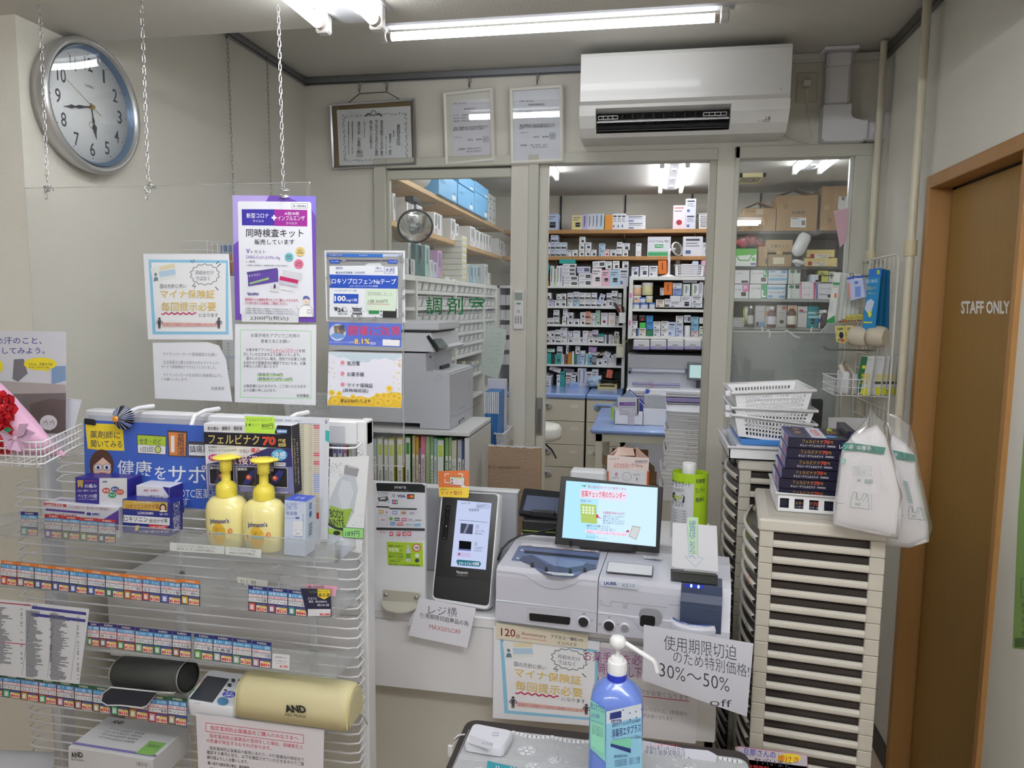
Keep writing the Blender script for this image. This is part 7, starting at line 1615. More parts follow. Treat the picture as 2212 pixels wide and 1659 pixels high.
# drawer towers and goods on the right
BEI=C(198,192,178,r=.45);SMK=C(58,52,50,r=.2);BEL=C(206,200,188,r=.4)
def tower(label,C0,th,ztop,pitch,wu=.268,wd=.30,ztags=()):
 Ux=v3(cos(th),-sin(th),0);Dx=v3(sin(th),cos(th),0);O=v3(C0[0],C0[1],0)
 t=Tg('drawer_tower',label,'drawer unit',tuple(O+Ux*wu/2+Dx*wd/2))
 n=int((ztop-.05)/pitch)
 zt0=ztop-.03
 def P(u,d,z):return O+Ux*u+Dx*d+v3(0,0,z)
 m=MB();z=zt0-pitch;cw=.031
 def hx(u,d,z_,lu,ld,lz,mt,ch=.001):m.H(P(u,d,z_),Ux*lu,Dx*ld,v3(0,0,lz),mt,ch)
 for(u,d)in((0,0),(wu-cw,0),(0,wd-.02),(wu-cw,wd-.02)):hx(u,d,z+.0006,cw,.02,pitch-.0012,BEI,.0015)
 hx(wu-.004,.01,z+.001,.004,wd-.02,pitch-.002,BEI);hx(.004,.01,z+.0006,.004,wd-.02,.0015,BEI)
 for dd,sg in((0,1),(wd,-1)):
  pr_=[(0,.002),(-.002,.006),(-.002,.012),(.004,.0175),(.008,.0175),(.008,.002)]
  m.E([P(cw,dd+sg*a,z+b)for a,b in pr_],Ux*(wu-2*cw),BEL)
 fr_=m.B('frame_ring',t)
 m=MB();m.H(P(.01,.012,z+.003),Ux*(wu-.02),Dx*(wd-.024),v3(0,0,pitch-.008),SMK,.002)
 def bow(q):return-.026*sin(pi*q)-.002
 arc_=[(q,bow(q))for q in[k/12 for k in Rg(13)]]
 lo=[P(b_*1.0,.012+(wd-.024)*q,z+.003)for q,b_ in arc_]
 vs=[];hs=((.002,.006),(.006,-.003),(.019,-.007),(.021,.0),(pitch-.005,.006))
 for h,off in hs:vs+=[P(b_+off,.008+(wd-.016)*q,z+h)for q,b_ in arc_]
 fs=[(j*13+i,j*13+i+1,(j+1)*13+i+1,(j+1)*13+i)for j in Rg(3)for i in Rg(12)];m.add(vs,fs,BEL,_T)
 fs=[(3*13+i,3*13+i+1,4*13+i+1,4*13+i)for i in Rg(12)];m.add(vs,fs,SMK,_T)
 m.add([vs[i]for i in Rg(13)]+[P(.012,.008,z+.002),P(.012,wd-.008,z+.002)],[list(Rg(13))+[14,13]],BEL)
 dr=m.B('drawer',t)
 for k in Rg(1,n):
  for src in(fr_,dr):
   c=src.copy();c.location=(0,0,-pitch*k);c.parent=t;LINK.append(c)
 zb=zt0-pitch*n
 m=MB();m.H(P(0,0,0),Ux*wu,Dx*wd,v3(0,0,zb),BEI,.004);m.B('base',t)
 m=MB();m.H(P(-.004,-.004,zt0),Ux*(wu+.008),Dx*(wd+.008),v3(0,0,.03),BEL,.005);m.B('lid',t)
 m=MB();m.H(P(.02,.02,ztop-.0005),Ux*(wu-.04),Dx*(wd-.04),v3(0,0,.0016),C(190,184,170,r=.4),.001);m.B('lid_panel',t)
 for(k,q,col)in ztags:
  z_=zt0-pitch*k+.004;m=MB();m.H(P(bow(q)-.008,.012+wd*q,z_),Ux*.001,Dx*.03,v3(0,0,.018),C(*col));m.B('tag',t)
 return t,P
T1,P1=tower('front beige drawer tower stacked with medicine boxes and white bags',(.266,1.748),R(6),1.13,.0385,.268,.30,((4,.1,(232,120,60)),(9,.08,(232,120,60)),(7,.1,(90,150,90))))
T2,P2=tower('rear beige drawer tower carrying white baskets, behind the front one',(.258,2.10),R(3),1.195,.0385,.268,.31,((5,.1,(220,110,70)),))
def onlid(cr,a,b,z):return CW(cr,a,b,Z=z)
t=Tg('document_tray','white shallow tray with papers and blue folder under the white baskets','tray',tuple(P2(.13,.15,1.196)))
tz=1.197;q0=CW('S',70,570,Y=2.085);x0_=q0.x
m=MB()
TX0,TX1,TY0,TY1=W(1578,985,Y=2.09).x-.004,.50,2.09,2.38;TZ=tz+.034
for a in((TX0,TY0,TX1,TY0+.003),(TX0,TY1-.003,TX1,TY1),(TX0,TY0,TX0+.003,TY1),(TX1-.003,TY0,TX1,TY1)):m.b(a[0],a[1],tz,a[2],a[3],TZ,WHITE)
m.b(TX0,TY0,tz,TX1,TY1,tz+.003,WHITE);m.Tu([(TX0-.004,TY0-.004,TZ),(TX1,TY0-.004,TZ),(TX1,TY1,TZ),(TX0-.004,TY1,TZ)],.004,WHITE,6,_T);m.B('tray',t)
MB().b(TX0+.02,TY0+.01,tz+.003,TX1-.01,TY1-.01,TZ+.006,C(222,226,236),.001).B('paper_stack',N0,'stack of white papers in the shallow tray','papers')
o_=MB().b(TX0+.03,TY0+.006,TZ+.0065,TX1-.012,TY1-.02,TZ+.022,C(74,134,206,r=.35),.002).B('blue_folder',N0,'blue folder lying under the lowest white basket','folder')
bl=[(CW('S',130,530,Y=2.10),CW('S',745,545,Y=2.10),CW('S',105,290,Y=2.10),CW('S',785,380,Y=2.10)),
      (N0,N0,CW('S',105,232,Y=2.10),CW('S',785,262,Y=2.10)),(N0,N0,CW('S',100,105,Y=2.10),CW('S',775,92,Y=2.10))]
zb0=TZ+.024
def sbasket(label,xL,xR,zL,zR,hgt,y0=2.10,y1=2.34):
 t=Tg('plastic_basket',label,'basket',((xL+xR)/2,(y0+y1)/2,min(zL,zR)-hgt),'stacked white baskets')
 fl=.014
 for side in Rg(4):
  m=MB();fr_=v3(xL,y0,zL);U_=v3(xR-xL,0,zR-zL);dz=v3(0,0,-hgt)
  if side==0:A,Ux,lo,Ul,n_=fr_,U_,fr_+v3(fl,fl*.6,0)+dz,U_*(1-2*fl/(xR-xL)),18
  elif side==1:A,Ux,lo,Ul,n_=fr_+v3(0,y1-y0,0),U_,fr_+v3(fl,y1-y0-fl,0)+dz,U_*(1-2*fl/(xR-xL)),18
  elif side==2:A,Ux,lo,Ul,n_=fr_,v3(0,y1-y0,0),fr_+v3(fl,fl*.6,0)+dz,v3(0,y1-y0-1.6*fl,0),12
  else:A,Ux,lo,Ul,n_=fr_+U_,v3(0,y1-y0,0),fr_+U_+v3(-fl,fl*.6,0)+dz,v3(0,y1-y0-1.6*fl,0),12
  th=[v3(0,.002,0),v3(0,-.002,0),v3(.002,0,0),v3(-.002,0,0)][side]
  def P(u,v):return(A+Ux*u).lerp(lo+Ul*u,v)
  def quad(u0,u1,v0,v1):m.E([P(u0,v0),P(u1,v0),P(u1,v1),P(u0,v1)],th,WHITE)
  mg=.12;nz=4;quad(0,1,0,.16);quad(0,1,.86,1);quad(0,mg,.16,.86);quad(1-mg*.6,1,.16,.86)
  for k in Rg(1,nz):v=.16+.7*k/nz;quad(mg,1-mg*.6,v-.7/nz*.22,v+.7/nz*.22)
  for k in Rg(1,n_):u=mg+(1-1.6*mg)*k/n_;quad(u-(1-1.6*mg)/n_*.22,u+(1-1.6*mg)/n_*.22,.16,.86)
  m.B('lattice_wall',t)
 m=MB();m.H(v3(xL+fl,y0+fl,zL-hgt),v3(xR-xL-2*fl,0,(zR-zL)*.9),v3(0,y1-y0-2*fl,0),v3(0,0,.002),WHITE);m.B('base',t)
 m=MB();m.Tu([v3(xL-.008,y0-.006,zL),v3(xR+.006,y0-.006,zR),v3(xR+.006,y1+.004,zR),v3(xL-.008,y1+.004,zL)],.0045,WHITE,6,_T);m.B('rim',t)
 m=MB();m.b(xL-.022,y0+.02,zL-.012,xL-.004,y0+.05,zL+.003,WHITE,.003);m.B('end_lug',t)
 return t
a=CW('S',105,300,Y=2.10);b_=CW('S',785,385,Y=2.10)
sbasket('lowest of three stacked white perforated baskets on the rear tower',a.x,b_.x,a.z,b_.z,a.z-zb0-.004)
a=CW('S',105,243,Y=2.10);b_=CW('S',788,268,Y=2.10)
sbasket('middle of three stacked white perforated baskets on the rear tower',a.x+.001,b_.x+.001,a.z,b_.z,.055,2.103,2.343)
a=CW('S',105,118,Y=2.10);b_=CW('S',775,90,Y=2.10)
sbasket('topmost white perforated basket of the stack of three',a.x+.001,b_.x,a.z,b_.z,.066)
m=MB();P_=[CW('S',*q,Y=2.36)for q in((765,165),(850,165),(862,185),(840,510),(745,510))];m.E(P_,v3(0,.008,0),C(22,22,24,r=.4));m.B('black_tablet',N0,'black flat tablet standing behind the white baskets','tablet')
zT=1.132
NB=C(30,28,54,r=.35)
bx=[CW('S',465,1000,Y=1.79),CW('S',950,1035,Y=1.79)]
Ux6=v3(cos(R(4)),-sin(R(4)),0);Dx6=v3(sin(R(4)),cos(R(4)),0)
O1=CW('S',465,1120,Z=zT);L1=.165;D1=.20
t=Tg('plastic_basket','white basket with square holes holding the navy patch boxes','basket',tuple(O1+Ux6*.08+Dx6*.1))
H1=.044
def bq(u,d,z):return O1+Ux6*u+Dx6*d+v3(0,0,z)
for side in Rg(4):
 m=MB()
 A,Ux,n_=((bq(0,0,H1),Ux6*L1,5),(bq(0,D1,H1),Ux6*L1,5),(bq(0,0,H1),Dx6*D1,6),(bq(L1,0,H1),Dx6*D1,6))[side]
 th=[Dx6*.002,Dx6*-.002,Ux6*.002,Ux6*-.002][side]
 def quad(u0,u1,v0,v1):m.E([A+Ux*u0-v3(0,0,H1*v0),A+Ux*u1-v3(0,0,H1*v0),A+Ux*u1-v3(0,0,H1*v1),A+Ux*u0-v3(0,0,H1*v1)],th,WHITE)
 quad(0,1,0,.26);quad(0,1,.8,1)
 for k in Rg(n_+1):u=k/n_;quad(max(0,u-.19/n_),min(1,u+.19/n_),.26,.8)
 m.B('lattice_wall',t)
m=MB();m.H(bq(0,0,0),Ux6*L1,Dx6*D1,v3(0,0,.002),WHITE);m.B('base',t)
m=MB();m.Tu([bq(-.003,-.003,H1),bq(L1+.003,-.003,H1),bq(L1+.003,D1+.003,H1),bq(-.003,D1+.003,H1)],.003,WHITE,6,_T);m.B('rim',t)
bh=.0255;GDD=C(196,150,40)
def pb_(u,d,z,label,print_=_T,Lu=.135,Ld=.165):
 m=MB();m.H(bq(u,d,z),Ux6*Lu,Dx6*Ld,v3(0,0,bh-.001),NB,.001)
 o_=m.B('patch_box',N0,label,'medicine box','navy pain patch boxes')
 nn=-Dx6
 if print_:
  _=Pr(loc(bq(u,d-.0003,z+bh),Ux6*Lu,v3(0,0,-bh),480,100))
  _.T('フェルビナク',110,16,275,48,GDD,bd=.02);_.T('70',280,14,326,50,C(206,70,40),bd=.04);_.T('mg',330,20,352,46,GDD);_.T('オムニードフェルビナク',95,60,290,82,WH,bd=.012);_.R(304,60,376,80,C(80,80,96));_.T('第2類医薬品',310,63,370,77,WH)
  _.B(o_)
 _=Pr(loc(bq(u,d+Ld,z+bh-.0006),Ux6*Lu,Dx6*-Ld,100,100))
 _.P([(0,0),(100,0),(100,30),(60,100),(0,100)],C(60,60,120));_.R(8,12,36,34,BLACK);_.R(8,42,36,62,BLACK);_.R(8,70,36,92,BLACK);_.O(22,23,6,4,C(220,150,90));_.O(22,52,6,4,C(220,150,90));_.R(40,5,64,95,C(216,216,226));_.T('直接浸透',44,20,60,80,C(200,50,70),vt=_T);_.R(66,2,98,60,BLACK);_.T('フェルビ',70,10,92,55,GDD,vt=_T,bd=.02);_.O(74,80,10,8,C(90,160,216));_.B(o_)
 sd=Pr(loc(bq(u-.0003,d+Ld,z+bh),Dx6*-Ld,v3(0,0,-bh),100,100));sd.R(0,0,100,100,C(150,150,190));sd.R(5,10,40,90,C(222,222,230));sd.T('直接浸透',45,25,90,75,C(190,50,80),bd=.02);sd.B(o_,'side_print')
 return o_
for k,(du,dd)in En(((.004,.006),(.004,.004),(.003,.003),(.008,.0),(.014,-.004),(.016,-.004),(.018,-.006))):
 pb_(du,dd+.008,.003+k*bh,'%s navy patch box from the bottom of the front stack'%ORD[k])
for k in Rg(6):
 m=MB();m.H(bq(L1-.018+.004,.02+.001*k,.046+k*bh),Ux6*.02,Dx6*.15,v3(0,0,bh-.001),NB,.001)
 if k<6:m.B('patch_box',N0,'%s from the bottom of navy boxes squeezed between stack and white bag'%ORD[k],'medicine box','navy pain patch boxes')
o,_=ys('shelf_talker','S',[(898,412),(1022,488),(1008,610),(884,520)],1.93,C(226,226,210),'small green and red leaflet pair sticking up beside the patch boxes','leaflet')
_.P([(898,412),(956,448),(954,465),(896,430)],C(150,200,70));_.P([(960,452),(1022,490),(1020,508),(958,470)],C(200,60,70));_.L([(957,450),(945,565)],2,DK)
for k in Rg(4):_.R(905,455+k*22,930,468+k*22,C(200,90,80)if k%2 else C(90,150,90),sl=.6);_.R(966,492+k*22,992,505+k*22,C(210,130,130),sl=.6)
_.B(o)
o,_=ys('grey_board','S',[(905,322),(1245,328),(1240,560),(905,560)],2.35,C(188,188,188,r=.6),'grey sheet standing behind the bags of plastic bags','board')
for k in Rg(3):_.L([(920,440+k*40),(1230,446+k*40)],2,C(168,168,172))
_.B(o)
FILM=clear('bag_film',(.97,.97,.97),2.2,.05,haze=.1)
WB_=C(232,228,230,r=.5,bump=.25,bs=25);TEAL=C(20,122,106,r=.4)
def bagpack(label,cr,out,P0,n,amp,seed,film,band,deco):
 t=Tg('bag_pack',label,'bag pack',tuple(op(*cp(cr,*out[len(out)//2]),V(P0),V(n))))
 n=V(n).normalized();n=-n if n.dot(CAM-V(P0))<0 else n
 pts=[op(*cp(cr,*q),V(P0),n)for q in out];ce=sum(pts,v3(0,0,0))/len(pts)
 rd=Rn(seed)
 m=MB();K=[]
 for f,h in((1,-.02),(1,-.004),(.985,.004),(.93,.010),(.8,.014),(.55,.016),(.25,.017)):
  K.append([ce+(p-ce)*f+n*(h+rd.uniform(-.0012,.0012)*(f<1))for p in pts])
 m.rings(K,WB_,_T,_T);m.B('carrier_bags',t)
 fp=[op(*cp(cr,*q),V(P0)+n*.004,n)for q in film];cf=sum(fp,v3(0,0,0))/len(fp)
 def cr_(f,h):return[cf+(p-cf)*f+n*(h+rd.uniform(-.006,.006))for p in fp]
 m=MB();m.rings([cr_(1,-.02),cr_(1,.0),cr_(.9,.018),cr_(.7,.026),cr_(.4,.028)],FILM,_F,_T);m.B('clear_film',t)
 def fn(a,b,h):return op(*cp(cr,a,b),V(P0)+n*.0195,n)+n*h
 _=Pr(fn,.0002);band(_);deco(_);_.B(t);return t
def logo(_,x,y,s_,sk=0):
 A=lambda a,b:(x+a*s_+sk*b*s_,y+b*s_)
 _.L([A(0,130),A(15,40),A(35,0),(A(60,5)),A(50,55),A(75,70),A(100,60),A(115,15),A(150,20),A(165,150),A(100,140),A(0,130)],3.5,C(50,120,110));_.L([A(60,5),A(62,60)],3,C(50,120,110));_.L([A(150,20),A(110,80)],3,C(50,120,110));_.L([A(185,20),A(185,155)],2,C(50,120,110));_.T('国産',A(45,92)[0],A(45,92)[1],A(90,92)[0],A(0,115)[1],C(60,130,120))
 _.L([(A(-110,95)),A(-50,98)],3,C(50,130,110))
def band1(_):_.P([(1030,545),(1120,540),(1395,580),(1380,640),(1200,615),(1025,600)],TEAL);_.T('レジ袋',1000,552,1118,592,WH,bd=.0);_.T('中厚手',1150,562,1272,604,WH,sl=.02,bd=.01)
def deco1(_):
 _.F(1118,738,1275,815,2,C(120,170,160),sl=.03);_.T('お取扱い注意',1124,745,1170,755,C(80,140,130))
 for k in Rg(4):_.T('小児の手の届かない所に置いてください',1125,758+k*13,1268,766+k*13,C(110,160,150))
 _.T('PE',1155,850,1180,870,C(60,130,120),bd=.02)
 for k in Rg(12):_.R(1215+k*6,848,1218+k*6,884,C(110,150,145))
 logo(_,1090,955,1.0);_.O(1035,690,20,26,C(150,190,180))
PB1=(.56,1.66,0)
bagpack('front pack of white carrier bags with teal band hanging over the drawer tower','S',[(1320,395),(1400,500),(1440,640),(1500,800),(1535,1000),(1530,1160),(1500,1362),(1230,1310),(940,1240),(955,1060),(985,850),(1005,700),(1030,570),(1130,480)],PB1,(-.25,-1,0),.01,3,[(1270,205),(1290,280),(1380,360),(1420,500),(1540,1000),(1500,1365),(1230,1312),(938,1240),(1000,650),(1100,480),(1230,350)],band1,deco1)
def band2(_):_.P([(1455,600),(1640,640),(1648,700),(1490,680)],TEAL);_.T('中',1468,622,1495,660,WH,bd=.01)
def deco2(_):
 logo(_,1575,1080,.8,.15)
 for k in Rg(12):_.R(1545+k*4,860+k*16,1585+k*4,868+k*16,C(130,170,165),sl=.2)
bagpack('rear pack of white carrier bags, right of the front pack beside the door frame','S',[(1450,480),(1560,560),(1640,660),(1660,820),(1700,1000),(1750,1250),(1758,1390),(1600,1435),(1450,1430),(1330,1400),(1300,1340),(1500,1300),(1530,1100),(1500,800),(1430,560)],(.62,1.76,0),(-.45,-1,0),.01,5,[(1400,300),(1500,310),(1600,400),(1650,560),(1700,850),(1790,1280),(1750,1385),(1600,1440),(1330,1400),(1500,1000),(1420,500)],band2,deco2)
GX=XR-.068
GW=C(216,212,200,r=.4)
t=Tg('wire_grid_panel','cream wire grid fixed to the two pipes on right wall','wire grid',(GX,2.87,.98))
gy0,gy1=2.66,3.09;gz0,gz1=.98,1.80
MB().Tu([v3(GX,gy0,gz0),v3(GX,gy0,gz1-.015),v3(GX,gy0+.015,gz1),v3(GX,gy1-.015,gz1),v3(GX,gy1,gz1-.015),v3(GX,gy1,gz0)],.0038,GW,8,_T).B('border_wire',t)
for k in Rg(1,9):yy=gy0+(gy1-gy0)*k/9;MB().c((GX,yy,gz0),(GX,yy,gz1),.0018,GW,6).B('vertical_wire',t)
for k in Rg(1,14):zz=gz0+(gz1-gz0)*k/14;MB().c((GX-.003,gy0,zz),(GX-.003,gy1,zz),.0018,GW,6).B('cross_wire',t)
HK_=C(150,148,142,r=.3,m=.7)
def ghook(label,y,z,L=.16,dbl=.03):
 t=Tg('grid_hook',label,'hook',(GX-L,y,z))
 for dy in(0,dbl):MB().Tu([v3(GX-.004,y+dy,z+.012),v3(GX-.012,y+dy,z),v3(GX-L,y+dy,z),v3(GX-L-.008,y+dy,z+.012)],.0019,HK_,6).B('prong',t)
 MB().Tu([v3(GX-.008,y,z),v3(GX-.008,y+dbl,z)],.0019,HK_,6).B('bar',t)
zh1=CW('R',420,300,X=.68).z;zh2=CW('R',260,660,X=.66).z;zh3=CW('R',320,990,X=.66).z
ghook('upper metal grid hook above the blue mask packs',2.84,zh1,.19);ghook('middle double hook through the white packs',2.95,zh2,.18);ghook('empty double hook left of the yellow sachets',2.82,zh3,.17)
ghook('hook carrying the blue mask packs',2.72,CW('R',800,300,X=.76).z,.12)
def hp(name,label,cat,cr,quad,X,Y,yaw,th,mt,fn=N0,group=N0,rad=.003):
 n=v3(-cos(R(yaw)),-sin(R(yaw)),0);P0=v3(X,Y,0)
 c4=[op(*cp(cr,*q),P0,n)for q in quad]
 m,n2=slab(c4,th,mt,rad,.001);o_=m.B(name,N0,label,cat,group)
 if fn:_=Pr(pix(c4[0]+n2*.0008,n2,CR[cr]));fn(_);_.B(o_)
 return o_
for k in Rg(7):
 dx=34*(6-k)if k<6 else 0;i=6-k
 x0_=268+i*32 if i else 262
 def fn(_,i=i):
  _.P([(248,372),(306,374),(304,398),(244,396)],C(60,160,110));_.P([(262,472),(280,472),(276,512),(258,510)],C(226,120,50));_.P([(190,712),(262,668),(262,735),(188,738)],C(50,150,80));_.P([(218,545),(248,545),(244,640),(214,640)],C(206,212,214));_.T('はみがき',250,405,292,420,DK)
 hp('white_packet',('front white packet with green corner hanging on the right wall grid' if i==0 else '%s white packet behind the front one on the grid'%ORD[i-1]),'packet','R',[(x0_-6,284+i*3),(x0_+(56 if i==0 else 34),282+i*3),(x0_+(0 if i==0 else-30+i*7),742-i*12),(x0_-76+i*8,742-i*14)],.625+i*.014,2.70+i*.02,48,.004,C(222,226,220,r=.45),fn if i==0 else N0,'white packets on the grid')
def fbox(_):_.R(372,330,520,348,C(60,90,190),sl=-.12);_.T('Fine',440,332,500,350,WH,sl=-.05,bd=.02);_.O(455,375,18,14,C(90,120,200));_.R(445,412,495,505,C(120,150,220),sl=-.1);_.P([(372,380),(395,378),(405,530),(392,532)],C(220,150,130))
hp('small_box','small blue and white box tilted on the grid hook','medicine box','R',[(365,350),(508,322),(535,505),(398,540)],.66,2.70,48,.02,C(190,202,236,r=.4),fbox)
MSK=C(34,134,196,r=.35)
for k in(2,1,0):
 dx=(0,55,118)[k]
 def fm(_):
  _.P([(578,258),(678,245),(680,320),(570,325)],C(40,110,200));_.R(640,262,664,300,C(170,206,60));_.T('BIO MASK',548,348,648,380,C(190,222,240),sl=-.06,bd=.01);_.T('EXII',545,410,585,440,C(226,220,90));_.T('ふつう',590,412,632,438,C(226,220,90));_.T('呼吸らくらく',562,462,636,482,C(200,220,120),lean=-.2)
  _.P([(548,545),(585,520),(618,545),(590,640),(560,655),(532,610)],C(196,208,228));_.O(576,655,16,32,C(216,220,60));_.R(520,725,598,738,C(216,220,60),sl=.02)
 hp('mask_pack',['front blue face mask pack hanging on the wall grid','middle blue face mask pack, behind the front one','rear dark blue face mask pack nearest the pipe'][k],'mask pack','R',[(568+dx*1.1,255+k*4),(680+dx*.62,242+k*10),(620+dx*1.02,826+k*6),(505+dx*1.5,812+k*8)],.70+.018*k,2.68+k*.012,50,.005,C(36,136,196,r=.35)if k<1 else C(14,96,140,r=.4),fm if k==0 else N0,'blue mask packs')
for k,(x0_,x1_,y0_)in En(((262,352,762),(352,425,758))):
 def fi(_,x0_=x0_,x1_=x1_,y0_=y0_):
  _.O((x0_+x1_)/2+14,y0_+85,20,30,C(40,44,70));_.T('OFF',x0_+22,y0_+18,x1_-14,y0_+42,DK,bd=.03);_.T('24',x0_+26,y0_+115,x0_+52,y0_+138,DK,bd=.03);_.R(x0_+56,y0_+118,x1_-4,y0_+145,C(200,70,80));_.F(x0_+12,y0_+62,x0_+32,y0_+92,2,DK)
 hp('insole_pack',['left yellow supporter pack under the white packets','right yellow supporter pack under the white packets'][k],'packet','R',[(x0_,y0_),(x1_,y0_+2),(x1_+(4 if k==0 else 0),y0_+162),(x0_+12,y0_+145)],.67+.01*k,2.70,48,.006,C(222,210,130,r=.4),fi)
for k,(x0_,x1_)in En(((410,560),(572,722))):
 a=op(*cp('R',x0_,850),v3(.68+.01*k,2.72,0),v3(-.66,-.74,0));b_=op(*cp('R',x1_,865),v3(.68+.01*k,2.72,0),v3(-.66,-.74,0))
 o_=MB();ax=(b_-a);o_.La([(.022,0),(.034,.004),(.036,.02),(.035,ax.length-.01),(.028,ax.length)],a,C(206,196,176,r=.5),20,ax);o_.B('cushion_pack',N0,['left tan padded cushion pack under the mask packs','right tan padded cushion pack under the mask packs'][k],'packet')
for k in Rg(4):
 def fy(_,k=k):_.T('テーピング',305+k*55,690-k*4,345+k*55,708-k*4,DK,bd=.02);_.R(302+k*52,716-k*3,325+k*52,732-k*3,C(200,60,60));_.R(330+k*52,716-k*3,348+k*52,732-k*3,C(60,90,170))
 hp('taping_card','%s yellow taping card in the row above the tan cushion packs'%ORD[k],'packet','R',[(300+k*54,672-k*5),(352+k*54,672-k*5),(350+k*54,740-k*5),(298+k*54,742-k*5)],.70+.008*k,2.75,48,.003,C(214,206,110,r=.4),fy)
for k in Rg(6):
 i=5-k
 x0_=510+(0,105,155,195,240,285)[i]*.87
 def fs(_):
  _.P([(505,1035),(560,1040),(490,1360),(462,1368),(470,1200)],C(40,110,70));_.P([(510,1118),(540,1118),(538,1148),(505,1145)],C(220,214,60));_.T('塩飴',500,1185,575,1255,C(226,206,50),bd=.02);_.T('熱中対策',480,1262,560,1285,C(206,200,60),sl=.03,bd=.01);_.P([(505,1320),(555,1310),(566,1370),(535,1392),(500,1375)],C(216,216,50));_.R(560,1060,605,1068,C(190,190,194))
 def fs2(_,x0_=x0_):_.T('塩飴',x0_+30,1190,x0_+85,1252,C(216,198,60),bd=.02);_.R(x0_+20,1262,x0_+75,1285,C(70,70,40));_.P([(x0_+20,1320),(x0_+70,1310),(x0_+72,1372),(x0_+30,1385)],C(206,206,50));_.R(x0_+40,1060,x0_+90,1066,C(170,170,174));_.R(x0_+40,1080,x0_+90,1084,C(170,170,174))
 hp('candy_pack',('front green and white salt candy pack on the wall grid' if i==0 else '%s salt candy pack behind the front one'%ORD[i-1]),'packet','R',[(x0_,1030),(x0_+112,1036),(x0_+62,1382+(8 if i else 10)),(x0_-50+i*8,1370)],.70+.011*i,2.68+i*.016,48,.008,C(206,208,208,r=.35),fs if i==0 else fs2,'salt candy packs')
t=Tg('wire_basket','small white wire basket with cords and packets on the wall grid','basket',tuple(CW('R',290,1380,X=.62)))
bz=CW('R',270,1240,Y=2.66).z;fa=CW('R',118,1178,Y=2.82);fbb=CW('R',272,1242,Y=2.66);fc=v3(GX-.006,2.66,bz);fa=v3(fbb.x-.0,2.86,bz);fd=v3(GX-.006,2.86,bz)
hh=bz-CW('R',280,1385,Y=2.66).z
for k,z_ in En((0,-hh*.5,-hh)):MB().Tu([fc+v3(0,0,z_),v3(fbb.x,2.66,bz+z_),fa+v3(0,0,z_),fd+v3(0,0,z_)],.0022 if k==0 else.0016,WHITE,6,_T).B('rim_wire',t)
for k in Rg(9):p=v3(fbb.x,2.66,bz).lerp(fc,k/9);MB().c(p,p-v3(0,0,hh),.0014,WHITE,5).B('upright_wire',t)
for k in Rg(9):p=v3(fbb.x,2.66,bz).lerp(fa,k/9);MB().c(p,p-v3(0,0,hh),.0014,WHITE,5).B('upright_wire',t)
for k in Rg(1,8):a=v3(fbb.x,2.66,bz-hh).lerp(fc,k/8);MB().c(a,a+v3(0,.2,0),.0014,WHITE,5).B('base_wire',t)
m=MB();m.Tu([v3(.68,2.72,bz-.03),v3(.66,2.74,bz+.04),v3(.68,2.78,bz+.05),v3(.72,2.78,bz+.0),v3(.75,2.76,bz+.02)],.009,C(216,208,190,r=.6),8);m.B('coiled_strap',N0,'cream strap coiled in the small wall basket','strap')
MB().H(v3(.69,2.69,bz-hh+.003),v3(.09,0,.004),v3(0,.012,.0),v3(0,0,hh+.012),C(206,206,204,r=.3),.003).B('clear_packet',N0,'clear packet standing in the small wall basket','packet')
MB().H(v3(.66,2.70,bz-hh+.003),v3(.02,-.01,0),v3(0,.08,0),v3(.0,0,hh+.02),C(228,228,230,r=.4),.003).B('white_card',N0,'folded white card in left end of the small wall basket','card')
for k,(yy,zz)in En(((yA,1.80),(yB,1.81),(yA,1.03),(yB,1.03))):
 t=Tg('pipe_clamp',['upper clamp on the left pipe','upper clamp on the right pipe','lower clamp on the left pipe','lower clamp on the right pipe'][k]+', holding the wire grid','clamp',(XR-.045,yy,zz))
 MB().c((XR-.045,yy,zz-.012),(XR-.045,yy,zz+.008),.019,C(190,188,182,r=.35,m=.4),16).B('band',t);MB().H(v3(XR-.03,yy-.006,zz-.008),v3(.028,0,0),v3(0,.012,0),v3(0,0,.012),C(176,174,170,r=.35,m=.5),.002).B('bracket',t)
gb0=W(1574,716,Y=3.27);gb1=W(1800,720,Y=3.27)
t=Tg('grey_partition_board','grey board with white hooks standing inside the right window','board',((gb0.x+gb1.x)/2,3.27,.96))
MB().b(wx0+.02,3.262,.96,.775,3.272,gb0.z,C(172,176,176,r=.5)).B('board',t)
MB().b(wx0+.02,3.258,gb0.z-.002,.775,3.276,gb0.z+.005,C(220,222,222,r=.4),.001).B('top_edge',t)
for k,q in En((((618,480),(635,470),(655,500),(660,560),(640,570)),((868,486),(890,476),(930,500),(1000,555),(1066,575)),((545,420),(556,484)),((1242,420),(1222,490)))):
 MB().Tu([CW('Y',*p,Y=3.256)for p in q],.004,WHITE,6).B('hook',t)
o,_=ys('paper_form','S',[(52,195),(108,190),(105,745),(40,745)],3.13,C(196,198,198),'printed form partly hidden left of the white basket stack','paper')
for k in Rg(14):_.R(58,215+k*34,96,221+k*34,C(130,132,134))
_.B(o)
o,_=ys('pink_file','X',[(1738,915),(1975,845),(1925,1390),(1832,1480)],3.14,C(214,176,190,r=.3),'pink clear file hanging at right edge inside the right window','file');_.L([(1740,925),(1975,855)],8,C(236,226,232));_.B(o)
o,_=sheet('green_notice','P0',[(2187,1400),(2199,1110),(2216,880),(2300,870),(2300,1410)],(XR-.001,0,0),(-1,0,0),C(140,176,100,r=.6),'green notice sheet cut by the right edge of the photo','notice')
for k,st in En('自地内予問'):_.T(st,2208,1300+k*16,2222,1312+k*16,C(60,90,50))
_.R(2192,1378,2300,1398,C(90,120,70));_.F(2206,1250,2290,1290,1.5,C(90,120,70));_.B(o)
